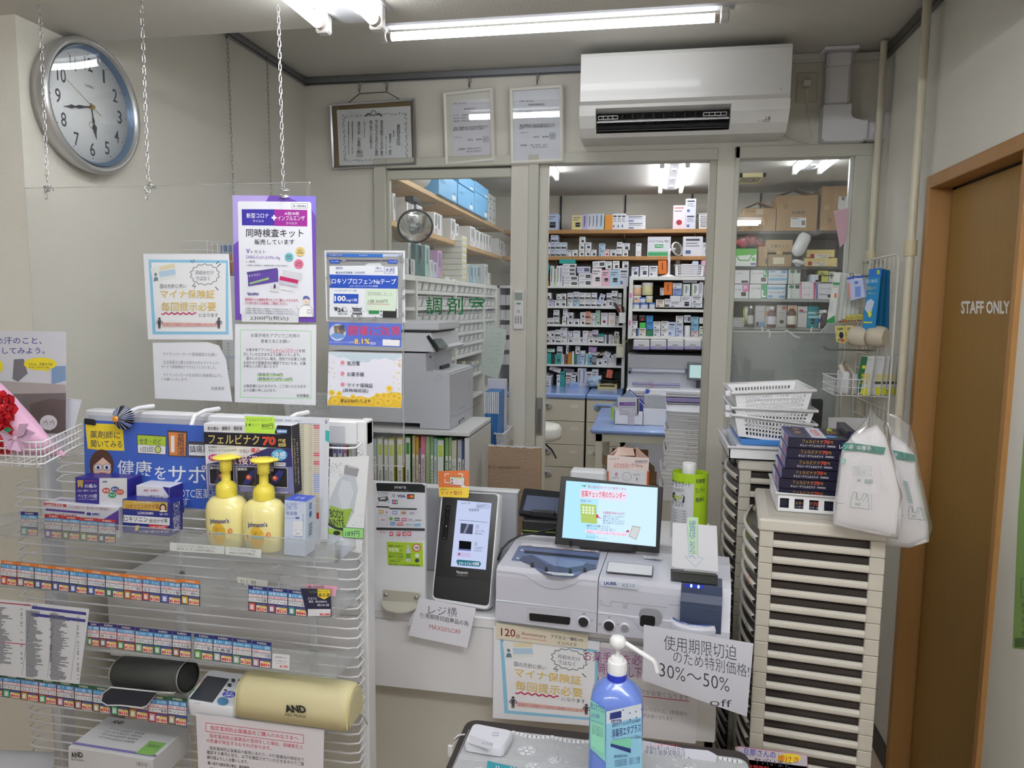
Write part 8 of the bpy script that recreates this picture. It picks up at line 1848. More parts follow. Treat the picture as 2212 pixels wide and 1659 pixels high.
# dispensary behind the partition
SB=wood('shelf_wood',(170,124,74),(186,140,90),'X',6,.5)
YB_=6.45
ZB1=CW('N',1000,832,Y=YB_).z;ZB2=CW('N',1000,1142,Y=YB_).z
for nm,z in(('upper',ZB1),('lower',ZB2)):
 t=Tg('wall_shelf','%s long brown wooden shelf on the back wall of the dispensary'%nm,'shelf',(-.2,6.65,z-.032))
 MB().b(-1.3,YB_,z-.032,.62,6.9,z,SB,.002).B('board',t)
 for px in(1210,1350,1497):
  x_=W(px,520,Y=6.8).x;MB().E([(x_,6.89,z-.033),(x_,6.55,z-.033),(x_,6.55,z-.045),(x_,6.89,z-.10)],(.006,0,0),C(210,210,206,r=.4)).B('bracket',t)
t=Tg('shelf_standard','black slotted shelf uprights on the dispensary back wall','shelf upright',(0,6.89,1.2))
for px in(1212,1351,1495,1643):
 x_=W(px,440,Y=6.89).x;MB().b(x_-.007,6.886,1.3,x_+.007,6.9,2.615,C(40,40,42,r=.4)).B('slotted_rail',t)
WC_=C(224,224,220,r=.5);LBK=C(34,34,38);WB2=C(214,216,222,r=.5)
CW_=[C(224,225,230,r=.5),C(216,218,226,r=.5),C(228,228,226,r=.5)]
SHZ=[ZB1,ZB2];rndp=Rn(77);BOXN=[0]
SN={}
def pbox(cr,x0,x1,yt,yb,Y,shelf,st='k',col=N0,dep=.12,tilt=0,name='medicine_box',zb=N0):
 p=CW(cr,x0,yt,Y=Y);q=CW(cr,x1,yb,Y=Y)
 if zb is not N0:q.z=zb
 for zs in SHZ:
  if abs(q.z-zs)<.014:q.z=zs+.0008
 if p.z-q.z<.012:p.z=q.z+.012
 w_=q.x-p.x-.001;h_=p.z-q.z;m_=C(*col,r=.5)if col else rndp.choice(CW_)
 mb=MB();n=v3(0,-1,0);O=v3(p.x,Y,p.z)
 if tilt:
  a=R(tilt);ux=v3(cos(a),0,sin(a));vz=v3(sin(a),0,-cos(a))
 else:ux=v3(1,0,0);vz=v3(0,0,-1)
 if name=='medicine_box':mb.H(O+vz*h_,ux*w_,v3(0,dep,0),-vz*h_,m_)
 else:
  r_=w_/2;mb.La([(r_*.94,0),(r_,.004),(r_,h_*.74),(r_*.96,h_*.76)],(p.x+r_,Y+r_,q.z),m_,18);mb.La([(r_*1.04,h_*.74),(r_*1.04,h_),],(p.x+r_,Y+r_,q.z),C(228,226,220)if st!='c' else C(90,130,210),18)
 _=Pr(lambda a,b,h:O+ux*(w_*a/100)+vz*(h_*b/100)+n*(h+.0004))
 if name!='medicine_box':_.fn=lambda a,b,h:v3(p.x+w_/2+(a/100-.5)*w_,Y+w_/2-sqrt(max(0,.25-(a/100-.5)**2))*w_-.001-h,p.z-h_*b/100)
 _.eps=.0003
 asp=w_/h_
 G2=C(120,124,138)
 if st=='k':
  s_=.42;sw=s_*100 if asp<1.2 else s_*100/asp*1.1;_.R(78-sw,50,80,50+s_*100*min(1,asp),LBK);_.R(78-sw+4,62,76,66,C(150,150,150));_.R(12,14,80,20,G2);_.R(12,28,60,33,G2)
 elif st=='b':_.R(8,66,92,92,LBK);_.R(40,72,86,77,C(190,190,190));_.R(12,16,84,24,G2);_.R(12,34,70,39,G2)
 elif st=='v':_.R(30,10,45,80,C(70,70,110));_.R(55,8,62,60,G2)
 elif st=='t':_.R(14,12,84,22,C(70,74,90));_.R(14,32,74,37,G2);_.R(14,46,84,50,G2);_.R(14,70,40,88,C(90,110,160))
 elif st=='l':_.R(55,25,92,75,LBK);_.R(60,45,88,53,C(170,170,170));_.R(6,30,46,38,G2);_.R(6,55,38,61,G2)
 elif st=='d':_.O(50,72,22,22*asp,C(190,170,120));_.O(50,72,14,14*asp,C(230,230,226));_.R(20,12,80,18,G2)
 elif st=='r':_.O(50,72,24,22*asp,C(170,40,60));_.R(10,8,84,14,C(190,120,120));_.R(10,22,70,26,G2)
 elif st=='o':_.R(42,15,54,70,C(120,50,20))
 elif st=='g':_.R(6,4,16,96,C(130,200,80));_.R(40,15,52,80,C(60,70,80));_.R(62,20,70,60,G2)
 mb.v+=_.mb.v;off=len(mb.v)-len(_.mb.v)
 for f,fm,sm in zip(_.mb.f,_.mb.fm,_.mb.fs):mb.f.append([i+off for i in f]);mb.fm.append(mb.mi(_.mb.mats[fm]));mb.fs.append(sm)
 SN.setdefault(shelf,[]).append((round(p.x,3),q.z,mb,name,col,st))
def colname(c):
 if not c:return 'white'
 r_,g_,b_=c;mx=max(c);mn=min(c)
 if mx-mn<22:return 'white' if mx>200 else 'grey' if mx>90 else 'dark'
 if r_==mx:return 'orange' if g_>110 and g_<180 and b_<120 else 'yellow' if g_>=180 and b_<150 else 'cream' if b_>140 and g_>190 else 'peach' if g_>180 else 'red' if g_<90 else 'brown'
 if g_==mx:return 'teal' if b_>g_*.75 else 'green'
 return 'light blue' if g_>170 else 'blue'
def flush():
 SD=dict(k='black-square label',b='black band',v='upright lettering',t='small print',l='black side patch',d='round emblem',r='red spot',o='dark upright lettering',g='green edge stripe',n='plain front',c='blue lid')
 for sh,L in SN.items():
  L.sort(key=lambda e:(e[0],e[1]))
  for i,(x_,z_,mb,nm,col,st)in En(L):
   lab='%s %s %s, %s, %s on %s'%(colname(col),'small' if nm=='medicine_box' else '','carton' if nm=='medicine_box' else 'jar',SD[st],ORD[i]if i<len(ORD)else 'last',sh)
   mb.B(nm,N0,' '.join(lab.split()),'medicine box' if nm=='medicine_box' else 'jar','medicines on '+sh)
def row(cr,base,Y,shelf,items,dep=.12):
 for it in items:
  x0,x1,yt=it[:3];st=it[3]if len(it)>3 else 'k';col=it[4]if len(it)>4 else N0;yb=it[5]if len(it)>5 else base;tl=it[6]if len(it)>6 else 0
  nm='medicine_box'
  if st in('j','c'):nm='jar';st='n' if st=='j' else 'c'
  pbox(cr,x0,x1,yt,yb,Y,shelf,st,col,dep,tl,nm)
BL_,TL_,YE_,OR_,PU_,LBL=(60,100,190),(40,160,150),(226,190,60),(226,120,40),(190,184,222),(176,206,224)
row('N',830,YB_+.02,'the upper brown shelf',[(145,300,655,'k',(190,206,236)),(458,575,670,'k',(226,214,150)),(577,642,660,'v',PU_),(645,688,655,'v'),(690,727,655,'v'),(729,771,652,'v',(200,214,232)),(775,827,650,'v',(196,220,226)),(840,926,665,'n',(226,150,50)),(929,980,650,'t'),(982,1028,650,'t'),(1030,1080,650,'t'),(1082,1308,752,'t'),(1082,1308,672,'t',N0,750),(1632,1765,555,'r',(226,210,216)),(1772,1885,654,'t',(216,218,232)),(1776,1890,478,'t',(216,218,232),652)])
row('N',1140,YB_+.02,'the lower brown shelf',[(105,150,1062,'b'),(152,208,1062,'b'),(212,270,1062,'b',(200,206,232)),(273,330,1062,'b',(206,216,226)),(333,392,1062,'b',(206,216,226)),(105,150,982,'b',N0,1060),(152,208,982,'b',N0,1060),(212,270,982,'b',(196,204,232),1060),(273,330,982,'b',(206,216,226),1060),(333,395,982,'b',(206,216,226),1060),(213,298,900,'b',(200,206,232),980),(397,452,1072,'t'),(460,525,1068),(538,600,1066),(540,602,992,'k',N0,1064),(545,610,918,'k',N0,990),(608,672,1065),(612,678,982,'k',N0,1063),(678,742,1068),(770,833,1068,'t',LBL),(772,840,995,'t',LBL,1066),(836,890,1062,'r',(226,200,196)),(898,968,1065),(972,1035,1062,'b'),(978,1042,980,'b',N0,1060),(1042,1105,1070),(1045,1125,992,'k',N0,1068),(1198,1258,992,'d'),(1968,2060,985,'k')])
pbox('N',1335,1595,918,1140,YB_+.02,'the lower brown shelf','n');o_mb=SN['the lower brown shelf'][-1][2]
pbox('N',1745,1965,915,1140,YB_+.02,'the lower brown shelf','t')
pg=Pr(lambda a,b,h:CW('N',a,b,Y=YB_+.0194)+v3(0,-h-.0004,0))
pg.R(1336,1096,1594,1138,C(70,170,110));pg.R(1336,1085,1594,1092,C(150,210,170));pg.R(1415,1005,1512,1045,C(60,160,100));pg.T('0.25mg',1425,1014,1502,1036,WH,bd=.02);pg.T('SFトローチ0.25mg「明治」',1352,958,1580,985,DK,bd=.02)
o_mb.v+=pg.mb.v;off=len(o_mb.v)-len(pg.mb.v)
for f,fm in zip(pg.mb.f,pg.mb.fm):o_mb.f.append([i+off for i in f]);o_mb.fm.append(o_mb.mi(pg.mb.mats[fm]));o_mb.fs.append(_F)
YR1=6.42
RKW=C(222,222,218,r=.45);RKB=C(128,130,126,r=.7)
zl=[CW('O',600,y,Y=YR1).z for y in(365,600,812,1026,1276)]
ztc=CW('O',500,1530,Y=YR1).z;SHZ+=zl+[ztc]
cxa=CW('M',842,860,Y=6.3).x
rx0,rx1=cxa+.21,CW('O',1048,600,Y=YR1).x
t=Tg('steel_rack','white steel medicine rack with open shelves left of the robot dispenser','shelf rack',((rx0+rx1)/2,6.6,ztc))
for z in zl:MB().b(rx0,YR1,z-.018,rx1,6.84,z,RKW,.002).B('shelf_board',t)
MB().b(rx0,6.84,ztc,rx1,6.85,zl[0],RKB).B('back_panel',t)
MB().b(rx1-.0,YR1-.004,ztc,rx1+.028,6.85,zl[0]+.002,RKW,.002).B('side_panel',t)
row('N',1488,YR1+.02,'the white rack top',[(95,183,1352,'n',YE_,1395),(95,190,1400,'n',(150,100,60),1425),(95,188,1426,'n',(206,170,90)),(95,190,1300,'k',TL_,1350),(95,198,1245,'k',TL_,1298),(208,246,1255,'v'),(250,279,1285,'v',(196,214,180)),(282,315,1252,'v'),(318,350,1250,'v'),(358,530,1426,'l'),(358,528,1370,'l',N0,1424),(352,502,1325,'l',N0,1368),(352,500,1280,'l',N0,1323),(352,505,1230,'l',N0,1278),(312,498,1178,'n',TL_,1226),(518,670,1262,'l',(200,200,230),1335),(535,686,1338,'l',N0,1411),(535,686,1413,'l'),(692,800,1280,'k',(230,220,222)),(695,842,1205,'l',N0,1278,4),(804,892,1300,'k',(226,180,196)),(848,918,1202,'k',N0,1296),(896,1002,1298,'k',LBL),(930,1006,1197,'k',N0,1294),(1006,1108,1282,'t'),(1040,1112,1202,'k',N0,1278)])
row('O',598,YR1+.02,'the second shelf of the white rack',[(90,126,520,'b'),(132,188,525),(190,250,520,'t',(200,190,226)),(258,320,525),(325,390,525),(405,468,522,'t'),(475,540,522,'t',LBL),(545,608,522,'b'),(610,675,522,'b'),(680,737,522,'b'),(739,795,522,'b',(206,212,232)),(800,858,530),(862,920,526,'l'),(925,988,518,'t'),(995,1030,522,'b'),(90,125,415,'b',N0,518),(135,212,448,'k',N0,518,6),(280,320,455,'k',N0,518),(322,392,450,'k',N0,518),(405,470,442,'b',N0,518),(475,540,430,'b',N0,518),(545,608,440,'b',N0,518),(610,675,442,'b',N0,518),(685,745,440,'b',N0,518),(790,848,448,'k',(196,206,230),520,-18),(858,915,445,'b',N0,520),(918,985,418,'b',N0,512),(995,1030,445,'b',N0,518)])
row('O',810,YR1+.02,'the third shelf of the white rack',[(88,145,738,'k',(226,160,80)),(148,195,732,'b'),(198,250,732,'b'),(255,310,730,'b'),(345,390,722),(402,465,742),(470,545,742),(552,612,740),(615,672,740,'b',(226,190,170)),(675,730,742,'t'),(735,782,740,'k',(186,214,190)),(795,870,672,'r'),(880,960,672,'d',(230,218,216)),(968,1000,710,'t'),(88,145,662,'k',(226,160,80),735),(245,310,640,'b',N0,728),(402,472,668,'k',N0,738),(555,612,665,'k',N0,737),(615,672,658,'b',(226,150,120),737),(675,730,676,'t',(216,216,210),739),(735,782,645,'t',(170,206,180),737),(355,405,628,'t',N0,720)])
row('O',1022,YR1+.02,'the fourth shelf of the white rack',[(80,138,955),(142,205,955),(210,268,952),(272,330,950,'b'),(333,402,940,'t'),(408,465,950),(470,550,880,'d'),(552,576,955,'l'),(582,638,880,'d'),(645,705,950),(708,758,955),(762,825,952,'b'),(835,856,928,'v'),(858,881,928,'v',(60,60,64)),(884,902,928,'v'),(905,921,928,'v',(200,190,196)),(925,948,940,'t'),(955,1006,935,'t',(206,200,180)),(82,128,872,'k',N0,950,-8),(132,200,885,'k',N0,952),(202,258,880,'k',N0,950),(262,325,868,'b',N0,948),(328,402,845,'t',N0,938),(408,462,885,'t',N0,948),(640,690,885,'t',(214,196,196),946),(695,760,872,'b',(206,196,220),948),(765,795,918,'t',TL_,950),(798,830,915,'t',TL_,950),(955,1005,885,'k',N0,932,-12)])
row('O',1270,YR1+.02,'the fifth shelf of the white rack',[(75,130,1095,'n',(40,100,210)),(135,168,1130,'t'),(170,215,1138,'n',TL_),(218,260,1145,'n',(40,56,52)),(262,332,1150,'k',(50,160,150)),(140,258,1090,'t',(190,220,204),1128),(286,345,1062,'b',N0,1148),(336,364,1155,'v'),(368,405,1155,'l',(130,90,60)),(390,418,1045,'l',N0,1150),(410,455,1128,'n',(190,130,50)),(460,481,1120,'n'),(484,513,1155,'n',(40,120,70)),(516,545,1160,'n',(150,150,206)),(498,548,1060,'k',N0,1152),(548,605,1155,'t',LBL),(555,612,1112,'n',(206,212,222),1153),(615,638,1145,'v'),(642,688,1160,'l',(100,180,200)),(692,742,1175,'b',(150,150,152)),(745,812,1200),(815,868,1180),(650,780,1122,'t',N0,1160,-4),(655,745,1062,'t',(190,150,206),1116,-6),(845,912,1118,'t',N0,1180,-22),(875,905,1195,'v'),(908,936,1165,'v'),(940,968,1150,'v'),(752,832,1150,'t',(190,160,130),1180,18)])
row('O',1538,YR1+.02,'the blue counter under the rack',[(282,318,1388,'k'),(320,375,1350,'t',TL_),(210,340,1282,'t',(228,216,212),1335,-18),(360,482,1312,'t',(110,106,108),1352,-6),(388,516,1362,'l',(226,216,216),1400),(385,440,1410,'t',(222,206,206)),(448,500,1400,'t'),(525,575,1312,'v'),(580,620,1315,'v',(206,206,226)),(625,684,1355,'t'),(690,760,1325,'k')])
ph=Tg('pen_holder','white pen holder with scissors and pens hung on the rack side','pen holder',tuple(CW('O',1040,795,Y=6.36)))
a,b_=CW('O',1002,670,Y=6.36),CW('O',1078,795,Y=6.36)
MB().H(v3(a.x,6.36,b_.z),v3(b_.x-a.x,0,0),v3(0,.05,0),v3(0,0,a.z-b_.z),WC_,.003).B('cup',ph)
for k,(q0,q1,c_)in En((((1005,680),(940,555),(90,66,50)),((1020,680),(960,560),(60,44,36)),((1030,680),(1010,590),(226,150,140)),((1055,680),(1050,600),(40,40,44)),((1040,680),(1030,600),(60,60,64)))):MB().c(CW('O',*q0,Y=6.38),CW('O',*q1,Y=6.38),.007,C(*c_),8).B('pen',ph)
tb_=Tg('wall_timer','cream thermostat box with antenna-like wires on the rack side','control box',tuple(CW('O',1015,1195,Y=6.38)))
a,b_=CW('O',970,1060,Y=6.38),CW('O',1060,1195,Y=6.38);MB().H(v3(a.x,6.38,b_.z),v3(b_.x-a.x,0,0),v3(0,.03,0),v3(0,0,a.z-b_.z),C(206,204,180,r=.5),.004).B('case',tb_)
for q in(((1020,1060),(1050,1010),(1075,940)),((1040,1060),(1080,1010),(1120,970))):MB().Tu([CW('O',*p,Y=6.38)for p in q],.003,C(206,196,130),6).B('wire',tb_)
YR2=6.3
sx0=CW('O',1112,600,Y=YR2).x;sx1=.60
zr=[CW('O',1500,y,Y=YR2).z for y in(252,630,948)];SHZ+=zr
t=Tg('steel_rack','white steel medicine rack above the grey dispensing machine','shelf rack',(.2,6.5,.9))
for z in zr:MB().b(sx0,YR2,z-.03 if z==zr[0]else z-.022,sx1,6.84,z,RKW,.002).B('shelf_board',t)
MB().b(sx0,YR2-.004,zr[2]-.024,sx0+.032,6.85,zr[0],RKW,.002).B('side_panel',t)
MB().b(sx0+.03,6.78,zr[2]-.022,sx1,6.79,zr[0],C(60,44,40,r=.6)).B('back_panel',t)
for y_ in(475,788):
 c=CW('O',1112,y_,Y=YR2-.005);MB().b(sx0+.008,YR2-.006,c.z-.02,sx0+.022,YR2-.004,c.z+.02,C(216,110,190)).B('pink_tag',t)
row('N',1373,YR2+.03,'top of the right rack',[(1148,1228,1265,'k',(206,212,230)),(1245,1340,1252),(1352,1448,1254,'t'),(1455,1548,1195,'o',OR_,1350,3)])
row('O',630,YR2+.03,'second shelf of the right rack',[(1142,1260,350,'j',(226,186,156),470),(1268,1392,322,'j',(214,210,160),470),(1142,1256,474,'j',(226,190,160),560),(1312,1390,478,'j',(216,212,170),556),(1165,1232,508,'c',(206,212,224),560),(1238,1310,492,'c',(200,210,226),558),(1152,1240,560,'c',(206,216,222)),(1246,1340,562,'c',(200,204,216)),(1350,1420,556,'c',(206,212,222)),(1430,1525,520,'t',(230,216,196)),(1532,1584,510,'b',(216,212,222)),(1588,1714,545,'t'),(1595,1712,475,'n',N0,543),(1718,1835,478),(1842,1965,566,'t'),(1842,1965,480,'t',N0,564),(1478,1520,385,'t',(206,196,196),470),(1525,1616,318,'o',OR_,466),(1626,1728,392,'t',(140,160,214),470),(1626,1728,328,'t',N0,390),(1740,1822,340,'g',N0,476),(1842,1925,335,'g',N0,476),(1935,1972,318,'v',N0,478),(1985,2020,350,'t',N0,500),(1985,2018,520,'t'),(1742,1905,300,'n',(190,190,190),325)])
row('O',945,YR2+.03,'third shelf of the right rack',[(1128,1216,856,'t'),(1130,1216,768,'t',N0,854),(1134,1210,695,'t',(86,60,60),765),(1198,1232,850,'t',(120,160,200)),(1235,1308,700,'r',(40,36,38),770),(1236,1312,850,'t',(226,214,200)),(1240,1310,785,'n',(80,190,90),848),(1318,1394,706,'t',(60,140,206),786),(1318,1394,790,'t',(60,140,206),866),(1318,1394,870,'t',(30,130,80)),(1400,1480,862,'t'),(1400,1482,775,'t',N0,860),(1490,1568,858,'t'),(1492,1570,770,'t',N0,856),(1574,1652,780,'t',(196,208,232)),(1660,1744,872,'t',(200,208,232)),(1660,1744,795,'t',(206,212,232),870),(1662,1742,710,'t',N0,792),(1756,1830,700,'l',(196,204,214),786),(1758,1830,820,'j',(222,224,224)),(1838,1920,878,'t',(220,196,200)),(1838,1920,798,'t',(120,180,214),876),(1838,1920,718,'t',(150,200,220),796),(1932,2000,725,'d',(216,218,226),800),(1932,2004,830,'t',(206,216,190))])
flush()
t=Tg('desk_lamp','white ring magnifier lamp standing on top of the right rack','lamp',tuple(CW('N',1560,1370,Y=YR2+.06)))
b0=CW('N',1562,1372,Y=YR2+.06);b0.z=zr[0]
rb_=(CW('N',1665,1370,Y=YR2).x-CW('N',1462,1370,Y=YR2).x)/2
MB().La([(rb_,0),(rb_*.8,.008),(.02,.02),(.014,.03)],b0,WHITE,24,sq=(1,.6)).B('base',t)
p1_=CW('N',1582,1110,Y=YR2+.06);p2_=CW('N',1615,1065,Y=YR2+.06)
MB().Tu([b0+v3(.01,0,.01),p1_,p1_.lerp(p2_,.5)+v3(-.006,0,.012),p2_,p2_+v3(.03,0,.004)],.012,WHITE,10).B('arm',t)
rc_=CW('N',1672,1060,Y=YR2+.05);MB().La([(.052,-.006),(.062,-.004),(.062,.006),(.052,.008)],rc_,C(206,206,204,r=.35),28,(.7,-.7,.3),cap=_F).B('ring_head',t);MB().La([(.001,0),(.052,.001)],rc_,clear('lens_glass',(.9,.92,.9),1.2,haze=.1),24,(.7,-.7,.3),cap=_F).B('lens',t)
def wB(label,cr,x0,y0,x1,y1,Y,dep,nx,nz):
 a=CW(cr,x0,y0,Y=Y);b_=CW(cr,x1,y1,Y=Y);t=Tg('plastic_basket',label,'basket',((a.x+b_.x)/2,Y+dep/2,b_.z))
 return basket(t,a.x,b_.x,Y,Y+dep,b_.z,a.z,WHITE,nx,nz,6)
wB('white perforated basket on top of the right rack beside the ring lamp','N',1650,1245,1985,1372,YR2+.02,.25,14,4)
wB('white perforated basket at the right end of the upper brown shelf','N',1925,652,2090,826,YB_+.02,.2,7,6)
for k,(a,b_,c_,d_,cl_)in En(((1655,1190,1705,1300,(96,74,66)),(1720,1232,1850,1262,(206,200,210)),(1850,1200,1920,1262,(200,206,226)),(1955,1190,2045,1250,(214,170,200)))):
 p=CW('N',a,b_,Y=YR2+.08);q=CW('N',c_,d_,Y=YR2+.08);MB().b(p.x,YR2+.08,zr[0]+.01,q.x,YR2+.16,p.z,C(*cl_),.006).B('small_packet',N0,['brown packet at the left end of rack-top basket','flat pale packet lying in the rack-top basket','small pale blue carton in the rack-top basket','pink bag bulging from the rack-top basket at right'][k],'packet')
wB('white basket with papers at left end of the blue counter','O',20,1400,212,1545,YR1-.02,.2,8,4)
p=CW('O',30,1368,Y=YR1+.05);q=CW('O',205,1368,Y=YR1+.05);MB().H(v3(p.x,YR1+.03,ztc+.03),v3(q.x-p.x-.01,0,0),v3(0,.12,.02),v3(0,0,p.z-ztc-.05),C(222,222,228),.01).B('paper_bundle',N0,'white paper bundle sticking out of the left counter basket','papers')
bag('pale blue plastic bag bundle behind the kitchen scale','O',[(640,1420),(800,1395),(790,1535),(620,1535)],YR1-.02,.05,14,8,'plastic_bag',C(176,200,222,r=.3))
m=MB();p=CW('O',415,1478,Y=YR1-.03);q=CW('O',530,1560,Y=YR1-.03);m.H(v3(p.x,YR1-.03,q.z),v3(q.x-p.x,0,0),v3(0,.1,0),v3(0,0,p.z-q.z),C(150,176,222,r=.3),.01);m.B('blue_tissue_pack',N0,'soft blue pack lying on the blue counter edge','pack')
MB().H(CW('O',850,1418,Y=YR1-.0),v3(.05,0,-.01),v3(0,.03,0),v3(.01,0,.07),C(214,110,90)).B('red_card',N0,'small red card box above the kitchen scale','medicine box')
t=Tg('weighing_scale','beige electronic weighing scale with black dish on the blue counter','scale',tuple(CW('O',860,1580,Y=6.33)))
p=CW('O',750,1498,Y=6.33);q=CW('O',975,1570,Y=6.33)
MB().H(v3(p.x,6.33,q.z),v3(q.x-p.x,0,0),v3(0,.2,0),v3(0,0,p.z-q.z),C(200,188,130,r=.45),.006).B('body',t);MB().b(p.x+.02,6.328,q.z+.03,p.x+.15,6.331,q.z+.045,C(60,58,46)).B('display',t)
c=CW('O',870,1455,Y=6.42);MB().La([(.04,-.02),(.085,.0),(.095,.012),(.09,.012),(.05,-.005)],c,C(30,28,30,r=.3),24).B('dish',t);MB().c((c.x,c.y,p.z),(c.x,c.y,c.z-.018),.05,C(190,190,188,r=.3,m=.6),16).B('pan_support',t)
BCN=C(140,168,222,r=.2,coat=.4);DRW=C(206,200,184,r=.45)
zct=ztc
def drawercab(label,x0,x1,yf,n,blueh,labs):
 t=Tg('drawer_cabinet',label,'drawer cabinet',((x0+x1)/2,yf+.25,0))
 MB().b(x0,yf-.01,zct-.045,x1,6.86,zct,BCN,.012).B('worktop',t)
 MB().b(x0+.004,yf+.018,.04,x1-.004,6.84,zct-.046,C(190,186,172)).B('carcass',t)
 zt=zct-.05;hs_=[.236,.25,.245,.3]
 for k in Rg(n):
  zb=zt-hs_[k%4]*(zct-.1)/1.03/1.0 if _T else 0
  o_=MB().b(x0+.006,yf,zb+.004,x1-.006,yf+.018,zt,DRW,.003).B('drawer',t)
  cx_=(x0+x1)/2+(.0 if x1-x0>.5 else-.0);zz=zt-.055;w_=.1 if x1-x0>.4 else.07
  m=MB();m.rings([[v3(cx_+(w_-.02)*(1 if cos(a)>0 else-1)*1+.026*f*cos(a),yf-d,zz+.028*f*sin(a))for a in[2*pi*i/20+.001 for i in Rg(20)]]for f,d in((1,0),(.95,.012),(.7,.016))],C(168,168,166,r=.35)if not(blueh and k==0)else C(120,160,214,r=.35),_T,_T);m.B('drawer_handle',o_)
  MB().b(cx_-w_*.72,yf-.018,zz-.012,cx_+w_*.72,yf-.0155,zz+.012,C(110,106,104)).B('handle_recess',o_)
  MB().b(cx_-.03,yf-.003,zz-.05,cx_+.03,yf-.001,zz-.036,C(206,120,170)).B('pink_label',o_)
  if k in labs:MB().b(x0+.02,yf-.002,zz-.01,x0+.08,yf-.0005,zz+.018,C(216,220,206)).B('name_label',o_);MB().b(x1-.12,yf-.002,zz-.012,x1-.06,yf-.0005,zz+.01,C(216,220,206)).B('name_label',o_)
  zt=zb
 return t
ydr=W(1200,849,Z=zct).y
xd1=CW('P',650,600,Y=ydr).x;xd2=CW('P',1048,600,Y=ydr).x
drawercab('cream four-drawer cabinet with blue top at left of the doorway',xd1-.75,xd1-.003,ydr,4,_F,(0,1,2))
drawercab('second cream drawer cabinet, with blue upper handle, behind the blue table',xd1+.003,xd2,ydr,4,_T,(1,2))
YM=6.1
MGY=C(206,208,216,r=.4);MPU=C(150,140,190,r=.4)
t=Tg('dispensing_machine','large grey-white tablet packaging machine with purple drawer strips','dispensing machine',(.2,6.4,0))
mx0=CW('O',1100,1200,Y=YM).x;mx1=.60
za_,zb_=CW('O',1400,1195,Y=YM).z,CW('O',1400,1520,Y=YM).z
MB().b(mx0,YM+.12,zr[2]-.26,mx1,6.8,zr[2]-.15,C(168,170,174,r=.5)).B('hood',t)
m=MB();m.b(mx0,YM+.16,.74,mx1,6.8,zr[2]-.25,MGY,.004);m.B('cabinet',t)
a=CW('O',1148,1195,Y=YM+.14);b_=CW('O',1780,1375,Y=YM+.14);MB().b(a.x,YM+.13,b_.z,b_.x,YM+.16,a.z,C(212,214,224,r=.35),.01).B('front_flap',t)
c=CW('O',1125,1358,Y=YM+.155);MB().c(c,c-v3(0,.01,0),.012,BLACK,14).B('knob',t)
z0_=CW('P',1500,520,Y=YM-.05).z;MB().b(mx0,YM-.1,z0_-.05,mx1,YM+.17,z0_,C(222,224,230,r=.35),.006).B('work_ledge',t)
a=CW('P',1170,445,Y=YM+.05);b_=CW('P',1708,490,Y=YM+.05);MB().b(a.x,YM+.04,b_.z,b_.x,YM+.1,a.z,C(140,134,176,r=.3),.005).B('purple_tray',t)
for k,(y0_,y1_,pu)in En(((535,572,0),(575,600,0),(605,655,1),(660,680,0),(682,725,1),(728,900,0))):
 a=CW('P',1400,y0_,Y=YM-.1).z;b2_=CW('P',1400,y1_,Y=YM-.1).z;MB().b(mx0,YM-.11-(.006 if pu else 0),b2_,mx1,YM+.1,a-.003,MPU if pu else MGY,.003).B('machine_drawer',t)
MB().b(mx0,YM,0,mx1,6.8,CW('P',1400,900,Y=YM-.1).z,MGY).B('base',t)
for k,(a,b_)in En(((1168,1352),(1365,1548),(1562,1748),(1760,1950),(1962,2150))):
 p=CW('O',a,985,Y=YM+.1);q=CW('O',b_,1100,Y=YM+.1);o_=MB().b(p.x,YM+.1,q.z,q.x,YM+.4,p.z,C(206,208,210,r=.35),.006).B('cassette',t)
 MB().b(p.x+.004,YM+.094,q.z,q.x-.004,YM+.101,q.z+.028,MPU,.002).B('purple_band',o_);MB().b(p.x+(q.x-p.x)*.33,YM+.092,p.z-.07,p.x+(q.x-p.x)*.66,YM+.101,p.z-.035,C(160,164,168),.002).B('handle_plate',o_)
t2=Tg('machine_screen','touch screen on the dispensing machine partly hidden by the right jamb','screen',tuple(CW('O',1900,1450,Y=YM+.08)))
p=CW('O',1795,1245,Y=YM+.08);q=CW('O',2060,1460,Y=YM+.08);MB().b(p.x,YM+.08,q.z,q.x,YM+.12,p.z,C(110,112,118,r=.4),.006).B('frame',t2)
p=CW('O',1820,1275,Y=YM+.078);q=CW('O',2040,1430,Y=YM+.078);MB().b(p.x,YM+.078,q.z,q.x,YM+.0795,p.z,sn((176,206,206),.7)).B('display',t2);MB().b(p.x+.06,YM+.09,z0_,p.x+.16,YM+.13,q.z,C(50,52,58),.003).B('stand',t2)
zt_b=.86
y1b=W(1275,925,Z=zt_b).y;x0b=W(1275,925,Z=zt_b).x;yb2=W(1300,880,Z=zt_b).y;x1b=.55
t=Tg('work_table','cream work table with wrapped blue top in the middle of the dispensary','table',((x0b+x1b)/2,(y1b+yb2)/2,0))
MB().b(x0b,y1b,zt_b-.035,x1b,yb2,zt_b,C(136,162,214,r=.3,coat=.3,bump=.15,bs=20),.012).B('tabletop',t)
TBL=C(206,204,188,r=.45)
MB().b(x0b+.03,y1b+.03,zt_b-.085,x1b-.03,y1b+.05,zt_b-.036,TBL).b(x0b+.03,y1b+.05,zt_b-.085,x0b+.05,yb2-.03,zt_b-.036,TBL).B('apron',t)
for(x_,y_)in((x0b+.03,y1b+.03),(x1b-.07,y1b+.03),(x0b+.03,yb2-.08),(x1b-.07,yb2-.08)):MB().b(x_,y_,0,x_+.045,y_+.045,zt_b-.036,TBL,.003).B('leg',t)
YH=W(1330,918,Z=zt_b).y+.02
